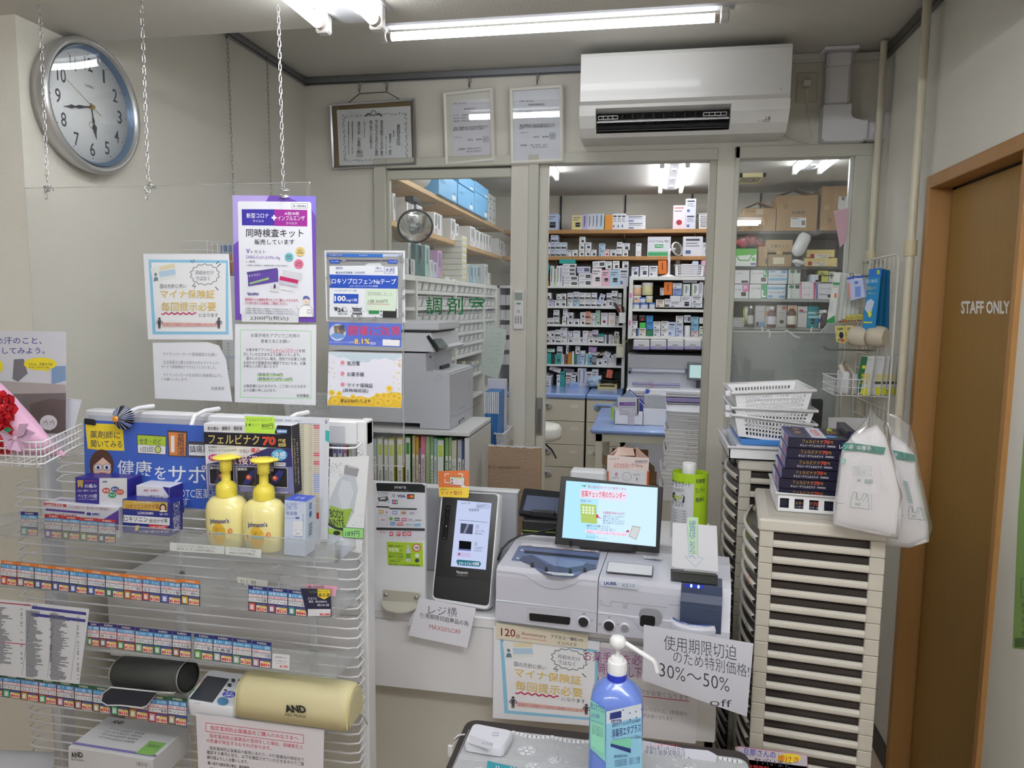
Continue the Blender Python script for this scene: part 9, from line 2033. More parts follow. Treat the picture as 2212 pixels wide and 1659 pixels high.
t=Tg('pack_holder','white plastic holder full of blue and silver patch packs on the blue table','holder',tuple(CW('P',1130,925,Y=YH)))
a=CW('P',972,760,Y=YH);b_=CW('P',1290,925,Y=YH);zb_h=zt_b+.001
m=MB();dz=a.z-zb_h
m.b(a.x,YH,zb_h,b_.x,YH+.003,zb_h+dz*.68,WHITE).b(a.x,YH,zb_h+dz*.68,a.x+.03,YH+.003,a.z,WHITE).b(b_.x-.03,YH,zb_h+dz*.68,b_.x,YH+.003,a.z,WHITE).b(a.x,YH,zb_h,a.x+.003,YH+.14,a.z,WHITE).b(b_.x-.003,YH,zb_h,b_.x,YH+.14,a.z,WHITE).b(a.x,YH+.137,zb_h,b_.x,YH+.14,a.z,WHITE).b(a.x,YH,zb_h,b_.x,YH+.14,zb_h+.003,WHITE);m.B('bin',t)
p=CW('P',1128,765,Y=YH-.004);q=CW('P',1190,935,Y=YH-.004);MB().b(p.x,YH-.006,zb_h,q.x,YH-.001,p.z,C(206,200,206),.002).B('strap',t)
def qp(label,pts,Y,m_,fn=N0,name='patch_pack'):
 P_=[CW('P',*k,Y=Y)for k in pts];mb=MB();mb.E(P_,v3(0,.006,0),m_);o_=mb.B(name,N0,label,'packet')
 if fn:_=Pr(pix((0,Y-.0008,0),YN,CR['P']),.0002);fn(_);_.B(o_)
qp('blue patch pack tilted behind the silver pack in the holder',[(1140,520),(1350,715),(1290,780),(1000,720)],YH+.06,C(66,80,176,r=.35),lambda _:(_.L([(1150,545),(1320,725)],8,WH),_.P([(1120,560),(1180,600),(1100,620)],C(190,200,230))))
qp('second blue patch pack leaning left in the holder',[(1130,535),(1240,640),(1120,740),(940,700)],YH+.04,C(150,168,200,r=.3))
qp('silver and purple patch pack at the front of the holder',[(1005,612),(1250,616),(1245,810),(1015,795)],YH+.015,C(206,208,214,r=.35),lambda _:(_.R(1025,668,1205,706,C(126,84,160)),_.T('ジクロフェナクNa',1075,678,1195,694,WH),_.F(1040,725,1190,770,3,C(150,140,180)),_.R(1225,625,1240,800,LBK)))
qp('lime green card leaning on the left of the patch holder',[(930,730),(968,735),(950,870),(930,868)],YH+.02,C(160,210,50),N0,'green_card')
qp('clear ruler with red writing standing behind the holder',[(1370,415),(1418,435),(1300,640),(1262,620)],YH+.1,clear('ruler_plastic',(.9,.92,.98),1.5,haze=.2),lambda _:(_.T('くりにっく',1350,450,1400,515,C(206,40,60),bd=.02,lean=-.3),),'ruler')
qp('blue triangle card beside the clear ruler',[(1330,520),(1372,540),(1350,575),(1310,570)],YH+.09,C(60,84,190),N0,'blue_card')
a=CW('P',1292,735,Y=YH+.02);b_=CW('P',1550,940,Y=YH+.02)
t=Tg('file_box','white file box filled with upright white sheets on the blue table','file box',((a.x+b_.x)/2,YH+.1,zb_h));MB().b(a.x,YH+.02,zb_h,b_.x,YH+.024,a.z,WHITE,.001).b(a.x,YH+.02,zb_h,a.x+.003,YH+.24,a.z+.02,WHITE).b(b_.x-.003,YH+.02,zb_h,b_.x,YH+.24,a.z+.02,WHITE).B('box',t)
zt4=CW('P',1400,578,Y=YH+.05).z
m=MB()
for k in Rg(30):xx=a.x+.006+(b_.x-a.x-.012)*k/30;m.b(xx,YH+.03,zb_h+.002,xx+(b_.x-a.x)/30*.7,YH+.22,zt4-rndp.uniform(0,.006),C(214,216,220)if k%3 else C(190,194,200))
o_=m.B('sheets',t);o_['kind']='stuff'
t=Tg('round_stool','white round stool with black lever at the left of the doorway','stool',tuple(W(1185,1000,Y=4.7)))
c=W(1165,930,Y=4.6);rs_=W(1213,930,Y=4.6).x-c.x;c.z=W(1180,945,Y=4.6).z
m=MB();m.La([(rs_*.85,-.01),(rs_*.98,.0),(rs_,.02),(rs_*.99,.06),(rs_*.9,.082),(rs_*.5,.092),(.002,.094)],c,C(222,222,214,r=.35,bump=.1,bs=30),32);m.B('seat',t)
MB().c((c.x,c.y,.12),(c.x,c.y,c.z),.025,C(70,70,72,r=.3,m=.6),14).B('pole',t);MB().Tu([v3(c.x+.02,c.y-.02,c.z-.02),v3(c.x+.09,c.y-.05,c.z-.07),v3(c.x+.12,c.y-.06,c.z-.12)],.006,BLACK,8).B('lever',t)
for k in Rg(5):a_=2*pi*k/5;MB().Tu([v3(c.x,c.y,.11),v3(c.x+.24*cos(a_),c.y+.24*sin(a_),.06)],.015,C(60,60,62,r=.4),8).ball(v3(c.x+.24*cos(a_),c.y+.24*sin(a_),.025),.025,BLACK,8).B('foot',t)
YT=3.9;tx0_=CW('P',1556,900,Y=YT).x;tx1_=tx0_+.30
ys_=[760,800,860,965,1010,1052,1095,1150,1195,1245,1290,1335,1375,1420,1465,1510,1555,1600,1645,1690]
for k,y_ in En(ys_):
 z=CW('P',1600,y_+10,Y=YT).z
 t=Tg('letter_tray','%s white tray from the top of the tall tray stack'%ORD[k],'tray',(tx0_+.15,YT+.1,z-.04),'white trays in the tall stack')
 x0_=tx0_-.0+.008*sin(k*1.3)-(.014 if k>12 else 0)
 TW=WHITE if k>2 else C(226,228,234,r=.3)
 prf=[(x0_,YT),(x0_+.05,YT-.0),(x0_+.09,YT-.006),(x0_+.3,YT-.006),(x0_+.3,YT+.24),(x0_,YT+.24)]
 m=MB();lo_=[v3(a+(.012 if i in(0,5)else-.012 if i in(3,4)else 0),b+(.012 if i<4 else-.012),z-.06)for i,(a,b)in En(prf)];m.rings([lo_,[v3(a,b,z)for a,b in prf]],TW,_F,_F);m.add(lo_,[list(Rg(6))],TW)
 m.B('shell',t)
 MB().Tu([v3(a,b-.001,z)for a,b in prf],.0035,TW,6,_T).B('rim',t)
 m=MB()
 for j in Rg(7):m.b(x0_+.1+j*.028,YT-.0055,z-.02,x0_+.12+j*.028,YT-.004,z-.013,C(196,196,192))
 o_=m.B('slots',t);o_['kind']='stuff'
zl_=CW('P',1600,1700,Y=YT).z-.035
MB().b(tx0_-.02,YT,0,tx0_+.32,YT+.26,zl_,C(200,198,190)).B('tray_stand',N0,'pale low stand under the tall stack of white trays','stand')
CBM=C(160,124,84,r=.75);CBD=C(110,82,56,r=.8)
def openbox(label,x0,y0,z0,x1,y1,z1,fl=.08):
 t=Tg('cardboard_box',label,'cardboard box',((x0+x1)/2,(y0+y1)/2,z0));th=.005
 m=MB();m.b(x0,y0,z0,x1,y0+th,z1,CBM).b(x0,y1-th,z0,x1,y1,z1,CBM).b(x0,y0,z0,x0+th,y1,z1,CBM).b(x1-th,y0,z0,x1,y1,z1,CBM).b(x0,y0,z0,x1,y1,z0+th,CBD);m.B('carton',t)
 for P_,d in(((x0,y0,z1),((x1-x0,0,0),(0,-fl*.5,fl*.4))),((x0,y1,z1),((x1-x0,0,0),(0,fl*.3,fl))),((x0,y0,z1),((0,y1-y0,0),(-fl,0,fl*.5))),((x1,y0,z1),((0,y1-y0,0),(fl*.6,0,-fl*.5)))):
  P_=V(P_);a=V(d[0]);b_=V(d[1]);MB().E([P_,P_+a,P_+a+b_,P_+b_],v3(0,0,.003)if abs(b_.z)<abs(b_.x)+abs(b_.y)else v3(0,.003,0),CBM).B('flap',t)
 return t
p=CW('P',790,1290,Y=y1b-.1)
openbox('open brown cardboard box on the floor under the blue table',x0b+.09,y1b+.1,0,x0b+.42,y1b+.45,.42)
openbox('second open cardboard box behind the first, further under the table',x0b+.1,y1b+.54,0,x0b+.36,y1b+.8,.5)
openbox('brown carton on the floor beside the tray stack, right of the pink display',x0b+.45,y1b-.2,0,x0b+.75,y1b+.1,.3,.05)
for k in Rg(4):MB().b(x0b+.5,y1b+.16,.001+k*.05,x0b+.66,y1b+.3,.048+k*.05,C(150,190,130)if k%2 else C(200,204,196),.002).B('small_carton',N0,'%s small green-white carton from the floor in the stack under the table'%ORD[k],'medicine box')
t=Tg('swivel_chair_base','black five-star chair base visible under the blue table','chair base',(x0b+.62,y1b+.5,0))
for k in Rg(5):a_=2*pi*k/5+.3;MB().Tu([v3(x0b+.62,y1b+.5,.3),v3(x0b+.62+.24*cos(a_),y1b+.5+.24*sin(a_),.1)],.02,C(40,38,38),8).B('spoke',t)
MB().c((x0b+.62,y1b+.5,.1),(x0b+.62,y1b+.5,.62),.025,C(40,38,38),12).B('column',t)
XF=-1.30
zB1=W(888,392,X=XF).z;zB2=W(1000,526,X=XF).z
y0w,y1w=YP+.15,6.42
SBL=wood('pale_shelf_wood',(190,154,108),(204,170,124),'Y',6,.5)
for nm,z in(('upper',zB1),('lower',zB2)):
 t=Tg('side_shelf','%s pale wooden shelf along the left wall of the dispensary'%nm,'shelf',(XF-.13,4.9,z-.03));MB().b(XL,y0w,z-.028,XF,y1w,z,SBL,.002).B('board',t)
 for yy in(3.8,4.5,5.2,5.9):MB().E([(XL,yy,z-.03),(XF+.06-.1,yy,z-.03),(XF-.04,yy,z-.04),(XL,yy,z-.09)],(0,.006,0),C(190,190,186)).B('bracket',t)
def xbox(label,cr,xa,xb,yt,m_,z0,Xf,group,name='medicine_box',dep=N0,deco=N0,cat='medicine box'):
 a=CW(cr,xa,yt,X=Xf);b_=CW(cr,xb,yt,X=Xf)
 if b_.y<a.y:a,b_=b_,a
 dep=dep or(Xf-XL-.01);zt=a.z
 mb=MB();mb.b(Xf-dep,a.y,z0,Xf,b_.y-.003,zt,m_,.002)
 o_=mb.B(name,N0,label,cat,group)
 if deco:_=Pr(lambda u,v,h:v3(Xf+.0005+h,a.y+(b_.y-a.y)*u/100,zt-(zt-z0)*v/100),.0002);deco(_);_.B(o_)
 return o_
def d_bar(_):_.R(20,8,32,60,DK);_.R(45,12,52,50,C(120,120,126));_.R(60,8,70,70,C(90,90,96));_.F(15,76,35,90,3,C(200,60,80))
def d_blue(_):_.R(70,72,90,92,C(226,228,230));_.R(78,58,84,68,C(60,110,170));_.T('BOX',10,30,35,45,C(90,160,206))
SKY=C(112,176,222,r=.45)
for k,(a,b_,yt)in En(((665,870,-60),(880,1060,80),(1065,1218,172))):xbox('%s large light blue carton from the left, lower row on the upper side shelf'%ORD[k],'Z',a,b_,yt,SKY,zB1+.001,XF+.02,'light blue cartons','carton',.24,d_blue,'carton')
for k,(a,b_,yt,yb)in En(((890,1062,-60,75),(1068,1222,50,165))):
 A_=CW('Z',a,yb,X=XF+.02);xbox('%s light blue carton of the upper row on the upper side shelf'%ORD[k],'Z',a,b_,yt,SKY,CW('Z',a,78 if k==0 else 172,X=XF+.02).z+.002,XF+.02,'light blue cartons','carton',.24,d_blue,'carton')
for c_ in Rg(2):
 for r_ in Rg(3):
  xa_=1222+c_*40;z_=zB1+.001+r_*.075;a=CW('Z',xa_,300,X=XF);b_=CW('Z',xa_+38,300,X=XF);o_=MB().b(XF-.12,a.y,z_,XF,b_.y,z_+.072,C(214,216,214),.002).B('small_carton',N0,'%s-row small white carton, %s column, beside the light blue cartons'%(['lowest','middle','top'][r_],['near','far'][c_]),'carton');_=Pr(lambda u,v,h:v3(XF+.0005+h,a.y+(b_.y-a.y)*u/100,z_+.072*(1-v/100)),.0002);_.F(20,20,80,80,6,C(120,124,120));_.R(35,40,65,60,DK);_.B(o_)
m=MB();a=CW('Z',500,60,X=XF+.01);b_=CW('Z',640,60,X=XF+.01);m.ball(v3(XF-.11,(a.y+b_.y)/2,zB1+.1),.14,C(196,196,196,r=.3,bump=.4,bs=15),14,(.9,(b_.y-a.y)/.28,.75));m.B('clear_bag',N0,'bulging grey-clear plastic bag on upper side shelf left of the blue cartons','plastic bag')
for k,(a,b_,yt)in En(((150,180,190),(308,378,235),(388,432,290),(436,480,330),(610,692,400),(695,706,440),(800,852,470),(856,890,530),(1020,1072,560),(1078,1115,600),(1120,1158,620),(1160,1186,640),(1190,1218,650),(1222,1250,660),(1332,1346,700),(1350,1394,720),(1398,1424,760))):
 xbox('%s white file box from the left on the lower side shelf'%ORD[k],'Z',a,b_,yt,C(222,222,222,r=.5),zB2+.001,XF,'white file boxes on the side shelf','file_box',N0,d_bar,'file box')
XB=-1.25;ZBT=CW('M',400,797,X=XB).z
for k,(a,b_,yt,yb,cl_)in En(((325,352,745,N0,(206,210,206)),(435,468,750,920,(200,204,206)),(300,400,920,N0,(196,198,200)),(402,510,760,N0,(60,110,110)),(512,562,770,N0,(170,206,190)),(570,600,940,N0,(226,226,230)),(602,650,965,N0,(200,206,226)),(652,702,830,N0,(196,160,200)),(704,716,1070,N0,(220,206,120)),(985,1005,985,N0,(212,214,214)),(1010,1052,1000,N0,(150,190,196)),(1055,1085,1005,N0,(190,204,220)),(1088,1140,1000,N0,(170,190,190)),(1180,1214,985,N0,(206,206,206)),(1216,1245,1085,N0,(214,214,214)))):
 xbox('%s pack from the left standing on top of the bin rack'%ORD[k],'Z',a,b_,yt,C(*cl_,r=.45),(CW('Z',a,yb,X=XB).z if yb else ZBT+.001),XB,'packs on the bin rack','medicine_box',.2,(lambda _:(_.R(30,10,45,60,DK),_.R(60,10,70,80,C(120,124,140)))))
for k in Rg(8):
 a=CW('Z',925,860,X=XB);b_=CW('Z',975,860,X=XB);zz=ZBT+.001+k*.038;o_=MB().b(XB-.2,a.y,zz,XB,b_.y,zz+.036,C(222,222,214),.001).B('medicine_box',N0,'%s white carton with yellow stripe from the bottom of the side stack'%ORD[k],'medicine box','yellow striped cartons');MB().b(XB,a.y+.01,zz+.008,XB+.0008,b_.y-.01,zz+.016,C(216,196,60)).B('stripe',o_)
t=Tg('bin_rack','tall white rack of clear medicine bins along left wall of the dispensary','shelf rack',(XB-.15,4.9,0))
ybp=[W(*cp('M',a,850),X=XB).y for a in(195,264,546,752,838)]
ybp=[YP+.25]+ybp[1:]
zlv=[CW('M',548,y,X=XB).z for y in(905,1005,1110,1195,1278,1365)]
zlv.append(zlv[-1]-.16);zlv.append(zlv[-1]-.16)
MB().b(XL+.005,ybp[0],ZBT-.03,XB,ybp[-1],ZBT,RKW,.002).B('top',t)
for yy in ybp[1:]:MB().b(XL+.005,yy-.012,0,XB+.004,yy+.012,ZBT,RKW,.002).B('side_panel',t)
MB().b(XL+.004,ybp[0],0,XL+.01,ybp[-1],ZBT,C(160,160,156)).B('back_panel',t)
for z in zlv:MB().b(XL+.01,ybp[0],z-.018,XB-.004,ybp[-1],z,RKW,.001).B('shelf_board',t)
BINM=C(186,188,190,r=.2);nb=0;proto=N0
tops_=[ZBT-.03]+zlv
for li in Rg(7):
 for bi in Rg(1,4):
  n_=(6,6,3)[bi-1]
  for j in Rg(n_):
   ya_=ybp[bi]+.02+(ybp[bi+1]-ybp[bi]-.04)*j/n_;yb_=ybp[bi]+.02+(ybp[bi+1]-ybp[bi]-.04)*(j+.9)/n_;z=zlv[li]+.001;h_=.062
   m=MB();m.E([(XB-.02,ya_,z),(XB-.006,ya_,z+h_),(XB-.16,ya_,z+h_),(XB-.16,ya_,z)],(0,yb_-ya_,0),BINM)
   cc_=rndp.choice([(206,206,208),(196,160,170),(150,160,190),(206,200,180),(120,120,124),(210,212,214)])
   m.b(XB-.12,ya_+.01,z+h_,XB-.03,yb_-.01,z+h_+rndp.uniform(.01,.045),C(*cc_,r=.4),.004);m.add([(XB-.0165,ya_+.012,z+.008),(XB-.0165,yb_-.012,z+.008),(XB-.0085,yb_-.012,z+.042),(XB-.0085,ya_+.012,z+.042)],[(0,1,2,3)],C(224,224,222))
   m.B('medicine_bin',N0,'clear medicine bin, %s in bay %s from the window, shelf %s from the top'%(ORD[j],('one','two','three')[bi-1],('one','two','three','four','five','six','seven')[li]),'bin','medicine bins on the side rack')
cxa=CW('M',842,860,Y=6.3).x
ZCU=ztc+.001
t=Tg('glass_cupboard','pale cupboard with cartons at far end of the bin rack','cupboard',(cxa+.12,6.45,.8))
zc1=CW('M',870,852,Y=6.3).z;MB().b(cxa,6.3,ZCU,cxa+.02,6.6,zc1,RKW).b(cxa,6.3,zc1-.02,cxa+.2,6.6,zc1,RKW).b(cxa+.18,6.3,ZCU,cxa+.2,6.6,zc1,RKW).b(cxa,6.59,ZCU,cxa+.2,6.6,zc1,C(120,122,124)).B('body',t)
for k in Rg(5):
 z_=zc1-.03-.13*(k+1);MB().b(cxa+.02,6.31,z_-.008,cxa+.18,6.59,z_,RKW).B('shelf_board',t)
 for j in Rg(3):MB().b(cxa+.024+j*.05,6.33,z_+.001,cxa+.07+j*.05,6.43,z_+.08,C(206,206,210),.001).B('medicine_box',N0,'%s carton on the %s shelf of the far cupboard'%(ORD[j],ORD[k]),'medicine box','cartons in the far cupboard')
Y2=6.3;GS=clear('shelf_glass',(.8,.86,.84),1.4,haze=.3);DKS=C(66,68,66,r=.5)  # DKS: shadow on the boards and uprights put into their colour
zw=[CW('X',1000,1222,Y=Y2).z,CW('Q',500,1062,Y=Y2).z,CW('Q',500,1352,Y=Y2).z,CW('Q',500,1606,Y=Y2).z]
t=Tg('shaded_rack','rack in a painted shadow tone with cardboard boxes and medicine seen through right window','shelf rack',(1.2,6.5,0))
xw0,xw1=.615,1.95
for k,z in En(zw):MB().b(xw0,Y2-.01,z-.022,xw1,6.86,z,DKS if k<2 else C(150,156,152,r=.3),.002).B('shelf_board',t)
MB().b(xw0,6.86,0.9,xw1,6.87,zw[0],C(150,152,150,r=.7)).B('back_panel',t)
for x_ in(xw0,xw1-.03):MB().b(x_,Y2+.1,0,x_+.03,6.86,zw[0],DKS,.002).B('upright',t)
def kbox(label,cr,x0,x1,yt,z0,Y,dep,mat_,deco=N0,name='cardboard_box',flaps=_F,cat='cardboard box',grp=N0):
 a=CW(cr,x0,yt,Y=Y);b_=CW(cr,x1,yt,Y=Y);m=MB();m.b(a.x,Y,z0+.001,b_.x,Y+dep,a.z,mat_,.003)
 o_=m.B(name,N0,label,cat,grp)
 if flaps:
  c=(a.x+b_.x)/2
  MB().E([v3(a.x,Y+.02,a.z),v3(c,Y+.1,a.z+.06),v3(c,Y+.24,a.z+.06),v3(a.x,Y+.22,a.z)],v3(0,0,.004),CBM).B('flap',o_);MB().E([v3(b_.x,Y+.02,a.z),v3(c+.01,Y+.1,a.z+.06),v3(c+.01,Y+.24,a.z+.06),v3(b_.x,Y+.22,a.z)],v3(0,0,.004),CBM).B('flap',o_)
 if deco:_=Pr(pix((0,Y-.0006,0),YN,CR[cr]),.0002);deco(_);_.B(o_)
 return o_
KB=C(168,136,94,r=.75);BRN=C(70,56,40)
def dk1(_):
 _.T('取扱注意',400,898,510,925,BRN);_.T('マルハチ',470,985,580,1005,BRN);_.R(530,880,640,960,C(190,170,140))
 for a in(410,450,560,610):_.L([(a,1195),(a+4,1120),(a+8,1195)],4,BRN);_.L([(a-25,1160),(a+4,1130),(a+32,1165)],3,BRN)
 _.P([(440,1120),(455,1050),(470,1120)],C(120,96,66))
kbox('left cardboard box with printed plants on the top of shadow-toned rack','X',340,845,865,zw[0],Y2,.3,KB,dk1,'cardboard_box',_T)
def dk2(_):
 _.O(992,835,34,38,BRN);_.O(992,835,25,29,KB);_.L([(992,800),(992,870)],5,BRN);_.T('投薬瓶',1085,908,1292,955,C(60,56,60),bd=.02);_.P([(1072,1008),(1310,1012),(1302,1165),(1062,1158)],C(226,226,226));_.R(1235,1055,1292,1130,C(120,120,122));_.R(1080,1020,1180,1030,DK)
 for k in Rg(5):_.R(1082,1040+k*22,1215,1044+k*22,C(150,150,150))
kbox('middle and largest cardboard box marked with three characters and a white label','X',868,1502,665,zw[0],Y2,.34,KB,dk2,'cardboard_box',_T)
def dk3(_):_.O(1675,1055,30,34,BRN);_.O(1675,1055,22,26,KB);_.L([(1645,1055),(1705,1055)],5,BRN);_.P([(1815,680),(1975,690),(1970,880),(1800,880)],C(214,214,214));_.R(1860,690,1910,740,C(110,110,114));_.R(1580,825,1690,890,C(180,150,108))
kbox('tall right cardboard box reaching near the ceiling behind the right window','X',1562,2060,520,zw[0],Y2,.36,KB,dk3)
kbox('brown carton with large grey lettering for measuring cups','Q',395,635,822,zw[1]+.115,Y2+.01,.25,C(176,146,100,r=.7),lambda _:(_.T('計量カップ',432,862,598,892,C(86,90,80),bd=.015),_.T('30cc 100',415,905,470,925,C(120,120,100)),_.R(485,925,540,950,C(190,160,112))),grp=N0)
kbox('plain brown carton with cream label under the measuring cup carton','Q',412,628,952,zw[1],Y2+.01,.25,C(160,132,92,r=.7),lambda _:_.R(455,978,556,1038,C(206,200,170)))
kbox('slim brown carton standing left of the measuring cup cartons','Q',328,410,882,zw[1],Y2,.2,C(170,138,92,r=.7),lambda _:(_.T('マスカップ',350,895,368,1030,C(80,66,50),vt=_T),_.R(385,985,402,1038,C(70,56,44))))
kbox('white and green glove carton at left end of the second shelf','Q',118,312,900,zw[1],Y2-.02,.2,C(222,226,222),lambda _:(_.P([(118,900),(312,900),(306,950),(270,965),(240,1010),(150,1010),(122,960)],C(90,180,70)),_.P([(135,965),(262,955),(235,1000),(160,1000)],C(226,230,226)),_.R(255,1030,300,1045,C(60,80,170)),_.O(282,995,16,16,C(90,180,90))),'glove_carton',_F,'carton')
m=MB();rd=Rn(21)
a=CW('Q',120,880,Y=Y2+.06);b_=CW('Q',385,880,Y=Y2+.06)
for k in Rg(26):
 f=rd.random();m.ball(v3(a.x+.02+(b_.x-a.x-.04)*f,Y2+.05+rd.uniform(0,.08),a.z+.01+rd.uniform(0,.085)*sin(pi*max(.15,f))),.024,C(196,60,76,r=.3),8)
bgr=Tg('red_ball_bag','clear plastic bag of red caps on top of the glove carton','plastic bag',tuple(a));o_=m.B('red_caps',bgr);o_['kind']='stuff'
m=MB();m.ball(v3((a.x+b_.x)/2,Y2+.09,a.z+.05),1,clear('ball_bag_film',(.98,.96,.97),2,.08,haze=.12),14,((b_.x-a.x)/2+.01,.08,.058));m.B('bag_film',bgr)
YB3=C(216,196,128,r=.5)
for k,(x0_,x1_,yt,z_)in En(((735,1035,985,zw[1]),(758,1010,910,N0))):
 zz=z_ if z_ is not N0 else CW('Q',800,982,Y=Y2).z+.002
 kbox(['lower','upper'][k]+' pale yellow ointment carton of two on the second shelf','Q',x0_,x1_,yt,zz,Y2+.001,.2,YB3,(lambda _,dy=(0 if k==0 else-68),dx=(0 if k==0 else 20):(_.R(770+dx,1016+dy,804+dx,1050+dy,C(170,40,50)),_.R(808+dx,1018+dy,935+dx,1056+dy,C(222,218,206)),_.T('コウ壷 A-4型',815+dx,1022+dy,925+dx,1036+dy,DK),_.T('白色硬質50入',862+dx,1040+dy,932+dx,1054+dy,DK))),'ointment_carton',_F,'carton')
for k,(q0,q1,r_,nm)in En((((755,770),(655,965),.052,'tall'),((690,1005),(672,1060),.05,'short'))):
 a=CW('Q',*q0,Y=Y2-.03);b2_=CW('Q',*q1,Y=Y2-.03);m=MB();ax=a-b2_;m.La([(.015,0),(r_*.8,.02),(r_,.05 if k==0 else.02),(r_,ax.length-.03 if k==0 else.04),(r_*.7,ax.length)],b2_,C(204,206,206,r=.15,bump=.5,bs=40),16,ax);m.B('cup_sleeve',N0,nm+' bundle of clear cups in wrapped sleeve before the yellow cartons','cup bundle')
def mb_(lab,x0_,x1_,yt,z_,col,deco,dep=.2,nm='medicine_box'):kbox(lab,'Q',x0_,x1_,yt,z_,Y2,dep,C(*col,r=.5),deco,nm,_F,'medicine box')
zm3=CW('Q',300,1218,Y=Y2).z+.001
mb_('upper left enteral nutrition carton on the third shelf',90,248,1088,zm3,(222,222,224),lambda _:(_.T('ツーパクト',105,1112,182,1132,DK,bd=.02),_.R(172,1186,232,1206,LBK)))
mb_('lower left enteral nutrition carton with pink H',90,240,1220,zw[2],(220,222,224),lambda _:(_.R(182,1218,240,1285,C(214,120,180)),_.T('H',195,1228,222,1262,WH,bd=.03),_.R(170,1290,212,1325,LBK),_.T('ラコールNF',100,1258,170,1272,DK)))
mb_('upper carton with green L patch on the third shelf',256,412,1088,zm3,(222,222,224),lambda _:(_.R(368,1090,412,1155,C(50,160,100)),_.T('L',375,1095,400,1130,WH,bd=.03),_.T('ラコールNF',268,1115,360,1130,DK),_.R(348,1160,392,1195,LBK)))
mb_('lower carton with large green L stripe on the third shelf',246,402,1220,zw[2],(222,224,224),lambda _:(_.R(348,1220,402,1345,C(50,160,100)),_.T('L',355,1270,392,1335,WH,bd=.03),_.T('ラコールNF',262,1250,340,1266,DK)))
mb_('upper light blue striped carton on the third shelf',416,586,1092,zm3,(206,216,226),lambda _:(_.R(418,1166,585,1186,C(120,176,214)),_.T('イソソルビド',428,1134,560,1152,DK,bd=.02),_.O(552,1108,26,14,C(110,160,210)),_.R(428,1098,475,1112,C(110,150,200))))
mb_('lower light blue striped carton printed upside down',406,572,1222,zw[2],(206,216,226),lambda _:(_.R(408,1246,572,1264,C(120,176,214)),_.T('イソソルビド',418,1284,556,1302,DK,bd=.02),_.R(510,1320,560,1340,C(110,150,200)),_.O(432,1328,22,13,C(110,160,210))))
mb_('upper grey-green carton with dark letters on the third shelf',598,706,1072,zm3,(206,212,208),lambda _:(_.O(632,1106,22,16,C(60,120,80)),_.R(668,1090,700,1118,C(60,64,66)),_.T('アミノレバンEN',620,1130,640,1210,DK,vt=_T)))
mb_('lower grey-green carton with dark letters on the third shelf',590,700,1222,zw[2],(206,212,208),lambda _:(_.O(622,1242,22,16,C(60,120,80)),_.R(655,1228,692,1258,C(60,64,66)),_.T('アミノレバンEN',610,1268,630,1340,DK,vt=_T)))
mb_('white carton with pink edges on the third shelf',702,832,1196,zw[2],(224,220,224),lambda _:(_.R(702,1200,712,1350,C(206,90,140)),_.R(818,1200,830,1350,C(206,90,140)),_.T('カルバマゼピン',720,1246,810,1260,C(170,80,120)),_.T('Everolimus',732,1305,790,1318,C(110,90,140))))
mb_('pale carton with purple left edge on the third shelf',840,990,1212,zw[2],(214,216,224),lambda _:(_.R(842,1215,856,1350,C(100,80,160)),_.T('ポリスチレンスルホン',870,1250,985,1268,DK),_.T('Kalimate',870,1300,940,1318,DK),_.R(945,1310,970,1338,LBK)))
mb_('white carton lying with pale blue stripe above pink edged one',790,895,1132,CW('Q',800,1210,Y=Y2).z+.002,(216,220,226),lambda _:(_.R(792,1140,800,1208,C(140,190,220)),_.R(835,1180,880,1200,LBK),_.T('シリンジ',825,1150,880,1164,C(80,90,150))))
mb_('yellow-green small carton at back of the third shelf',862,955,1098,CW('Q',800,1205,Y=Y2).z+.002,(196,200,90),lambda _:_.T('オリブ油',885,1120,935,1130,DK),.12)
mb_('plain grey carton at the right end of the third shelf',958,1020,1105,CW('Q',800,1205,Y=Y2).z+.002,(200,200,198),lambda _:_.R(970,1120,985,1170,C(120,120,120)),.12)
def yb(lab,a,b_,yt,col,deco):kbox(lab,'Y',a,b_,yt,zw[3],Y2+.04,.12,C(*col,r=.5),deco,'medicine_box',_F,'medicine box')
yb('grey carton with blue patch left of the first brown bottle',460,595,125,(204,206,210),lambda _:(_.T('ラックビー',480,200,582,222,DK,bd=.02),_.R(505,355,580,412,C(110,160,214)),_.R(466,355,502,408,LBK)))
yb('carton with orange square behind the first brown bottle',598,725,132,(206,204,200),lambda _:_.R(598,205,655,262,C(222,130,50)))
yb('grey carton with pink round picture between the brown bottles',755,895,118,(206,204,200),lambda _:(_.O(855,160,30,26,C(206,110,100)),_.T('アスベリン',770,215,880,240,DK,bd=.01),_.R(795,328,845,372,LBK)))
yb('carton with flower print behind the second brown bottle',905,1040,122,(210,202,190),lambda _:(_.O(1010,200,18,18,C(226,180,90)),_.O(1015,245,12,12,C(226,140,90))))
yb('white carton with red oval left of the teal one',1048,1180,138,(220,220,222),lambda _:(_.O(1090,196,32,14,C(206,50,70)),_.R(1062,212,1168,222,DK),_.T('カルボシステイン',1065,232,1160,246,DK)))
yb('bright teal carton right of the brown bottles',1184,1332,132,(30,150,164),lambda _:(_.R(1186,216,1330,242,C(190,220,224)),_.R(1186,272,1330,300,C(190,220,224)),_.R(1222,312,1276,340,LBK),_.R(1222,352,1276,382,LBK)))
yb('white carton behind the dark bottle at the shelf end',1340,1450,188,(214,216,222),lambda _:_.R(1320,305,1365,360,C(60,90,170)))
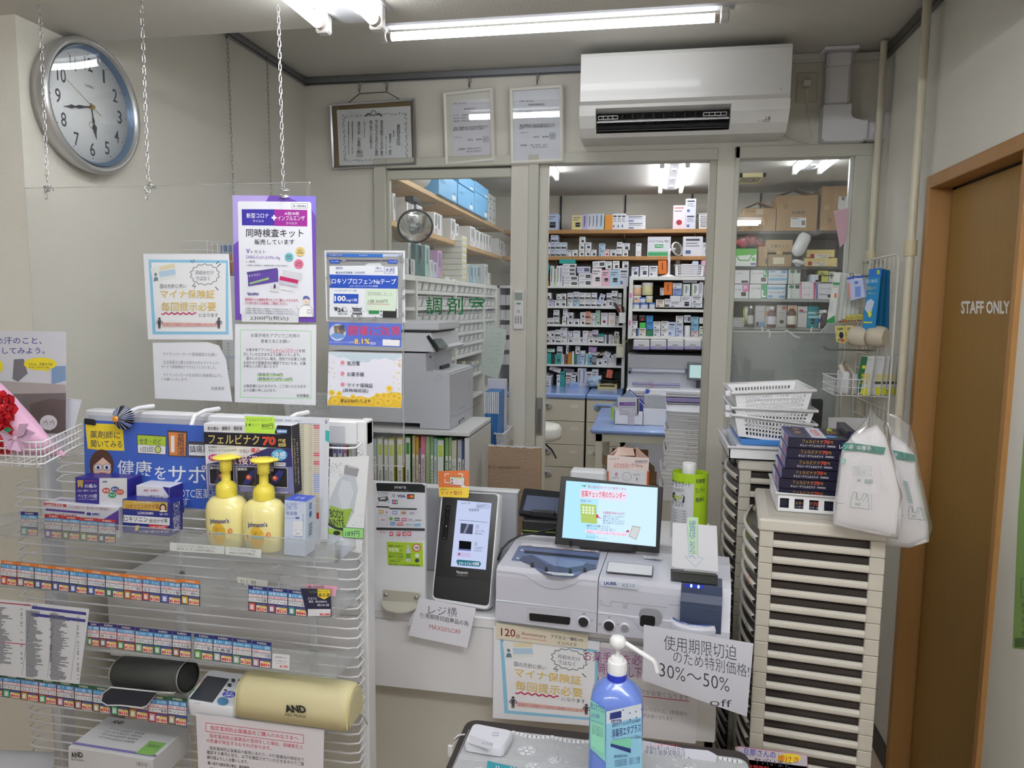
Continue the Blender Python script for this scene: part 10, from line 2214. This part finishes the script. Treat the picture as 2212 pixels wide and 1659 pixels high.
def bottle(lab,xc,hw_,yt,ysh,col,cap,lb):
 a=CW('Y',xc-hw_,yt,Y=Y2);b_=CW('Y',xc+hw_,yt,Y=Y2);r_=(b_.x-a.x)/2;c=v3((a.x+b_.x)/2,Y2-.02+r_*.0,zw[3]);H_=a.z-zw[3];hs_=CW('Y',xc,ysh,Y=Y2).z-zw[3]
 t=Tg('medicine_bottle',lab,'bottle',tuple(c),'medicine bottles')
 MB().La([(r_*.95,0),(r_,.006),(r_,hs_*.9),(r_*.85,hs_),(r_*.42,hs_+(H_-hs_)*.5),(r_*.36,H_-.03)],c,C(*col,r=.12),22).B('bottle_body',t)
 MB().La([(r_*.42,H_-.035),(r_*.42,H_),(r_*.38,H_+.002)],c,C(*cap,r=.4),18).B('bottle_cap',t)
 MB().La([(r_*1.01,hs_*.2),(r_*1.01,hs_*.72)],c,C(*lb,r=.5),22,cap=_F).B('label',t)
bottle('brown bottle with white cap and purple-white label',683,62,148,215,(90,44,36),(226,226,226),(206,200,214))
bottle('brown bottle with orange cap and white label',958,62,138,205,(86,56,40),(216,140,70),(220,218,210))
bottle('dark bottle with white cap at right end of the bottle shelf',1408,52,190,262,(50,46,50),(220,220,220),(60,56,60))
bottle('dark slim bottle behind the round plates at left',395,42,135,200,(60,52,50),(214,214,214),(190,186,180))
t=Tg('wire_basket','small white wire basket with white plates and yellow disc at left of bottle shelf','basket',tuple(CW('Y',210,420,Y=Y2)))
a=CW('Y',125,300,Y=Y2-.02);b_=CW('Y',300,300,Y=Y2-.02)
for k in Rg(6):z_=a.z-(a.z-zw[3]-.004)*k/5;MB().Tu([v3(a.x,Y2-.02,z_),v3(b_.x,Y2-.02,z_),v3(b_.x,Y2+.12,z_),v3(a.x,Y2+.12,z_)],.0025,WHITE,5,_T).B('rim_wire',t)
for k in Rg(10):x_=a.x+(b_.x-a.x)*k/9;MB().c((x_,Y2-.02,a.z),(x_,Y2-.02,zw[3]+.004),.002,WHITE,5).B('upright_wire',t)
for k,(q,c_)in En(((320,(196,204,60)),(345,(226,226,222)),(362,(222,222,220)))):
 c=CW('Y',q,240,Y=Y2+.06);MB().La([(.001,0),(.08,.001),(.085,.006),(.001,.007)],v3(c.x,Y2+.06,zw[3]+.088),C(*c_),28,(1,-.35,.12)).B('round_plate',N0,['yellow-green round disc standing by the wire basket','front white round plate standing by the wire basket','second white round plate standing by the wire basket'][k],'plate')
m=MB();m.H(CW('Y',1360,495,Y=3.24),v3(.055,0,.003),v3(0,.01,0),v3(.035,0,.05),C(206,208,210));m.B('folded_card',N0,'folded grey-white card on top edge of the grey partition board','card')
bpy.data.objects.remove(TXO)
for o in LINK:COL.objects.link(o)
for o in bpy.data.objects:
 if '_w' in o:del o['_w']
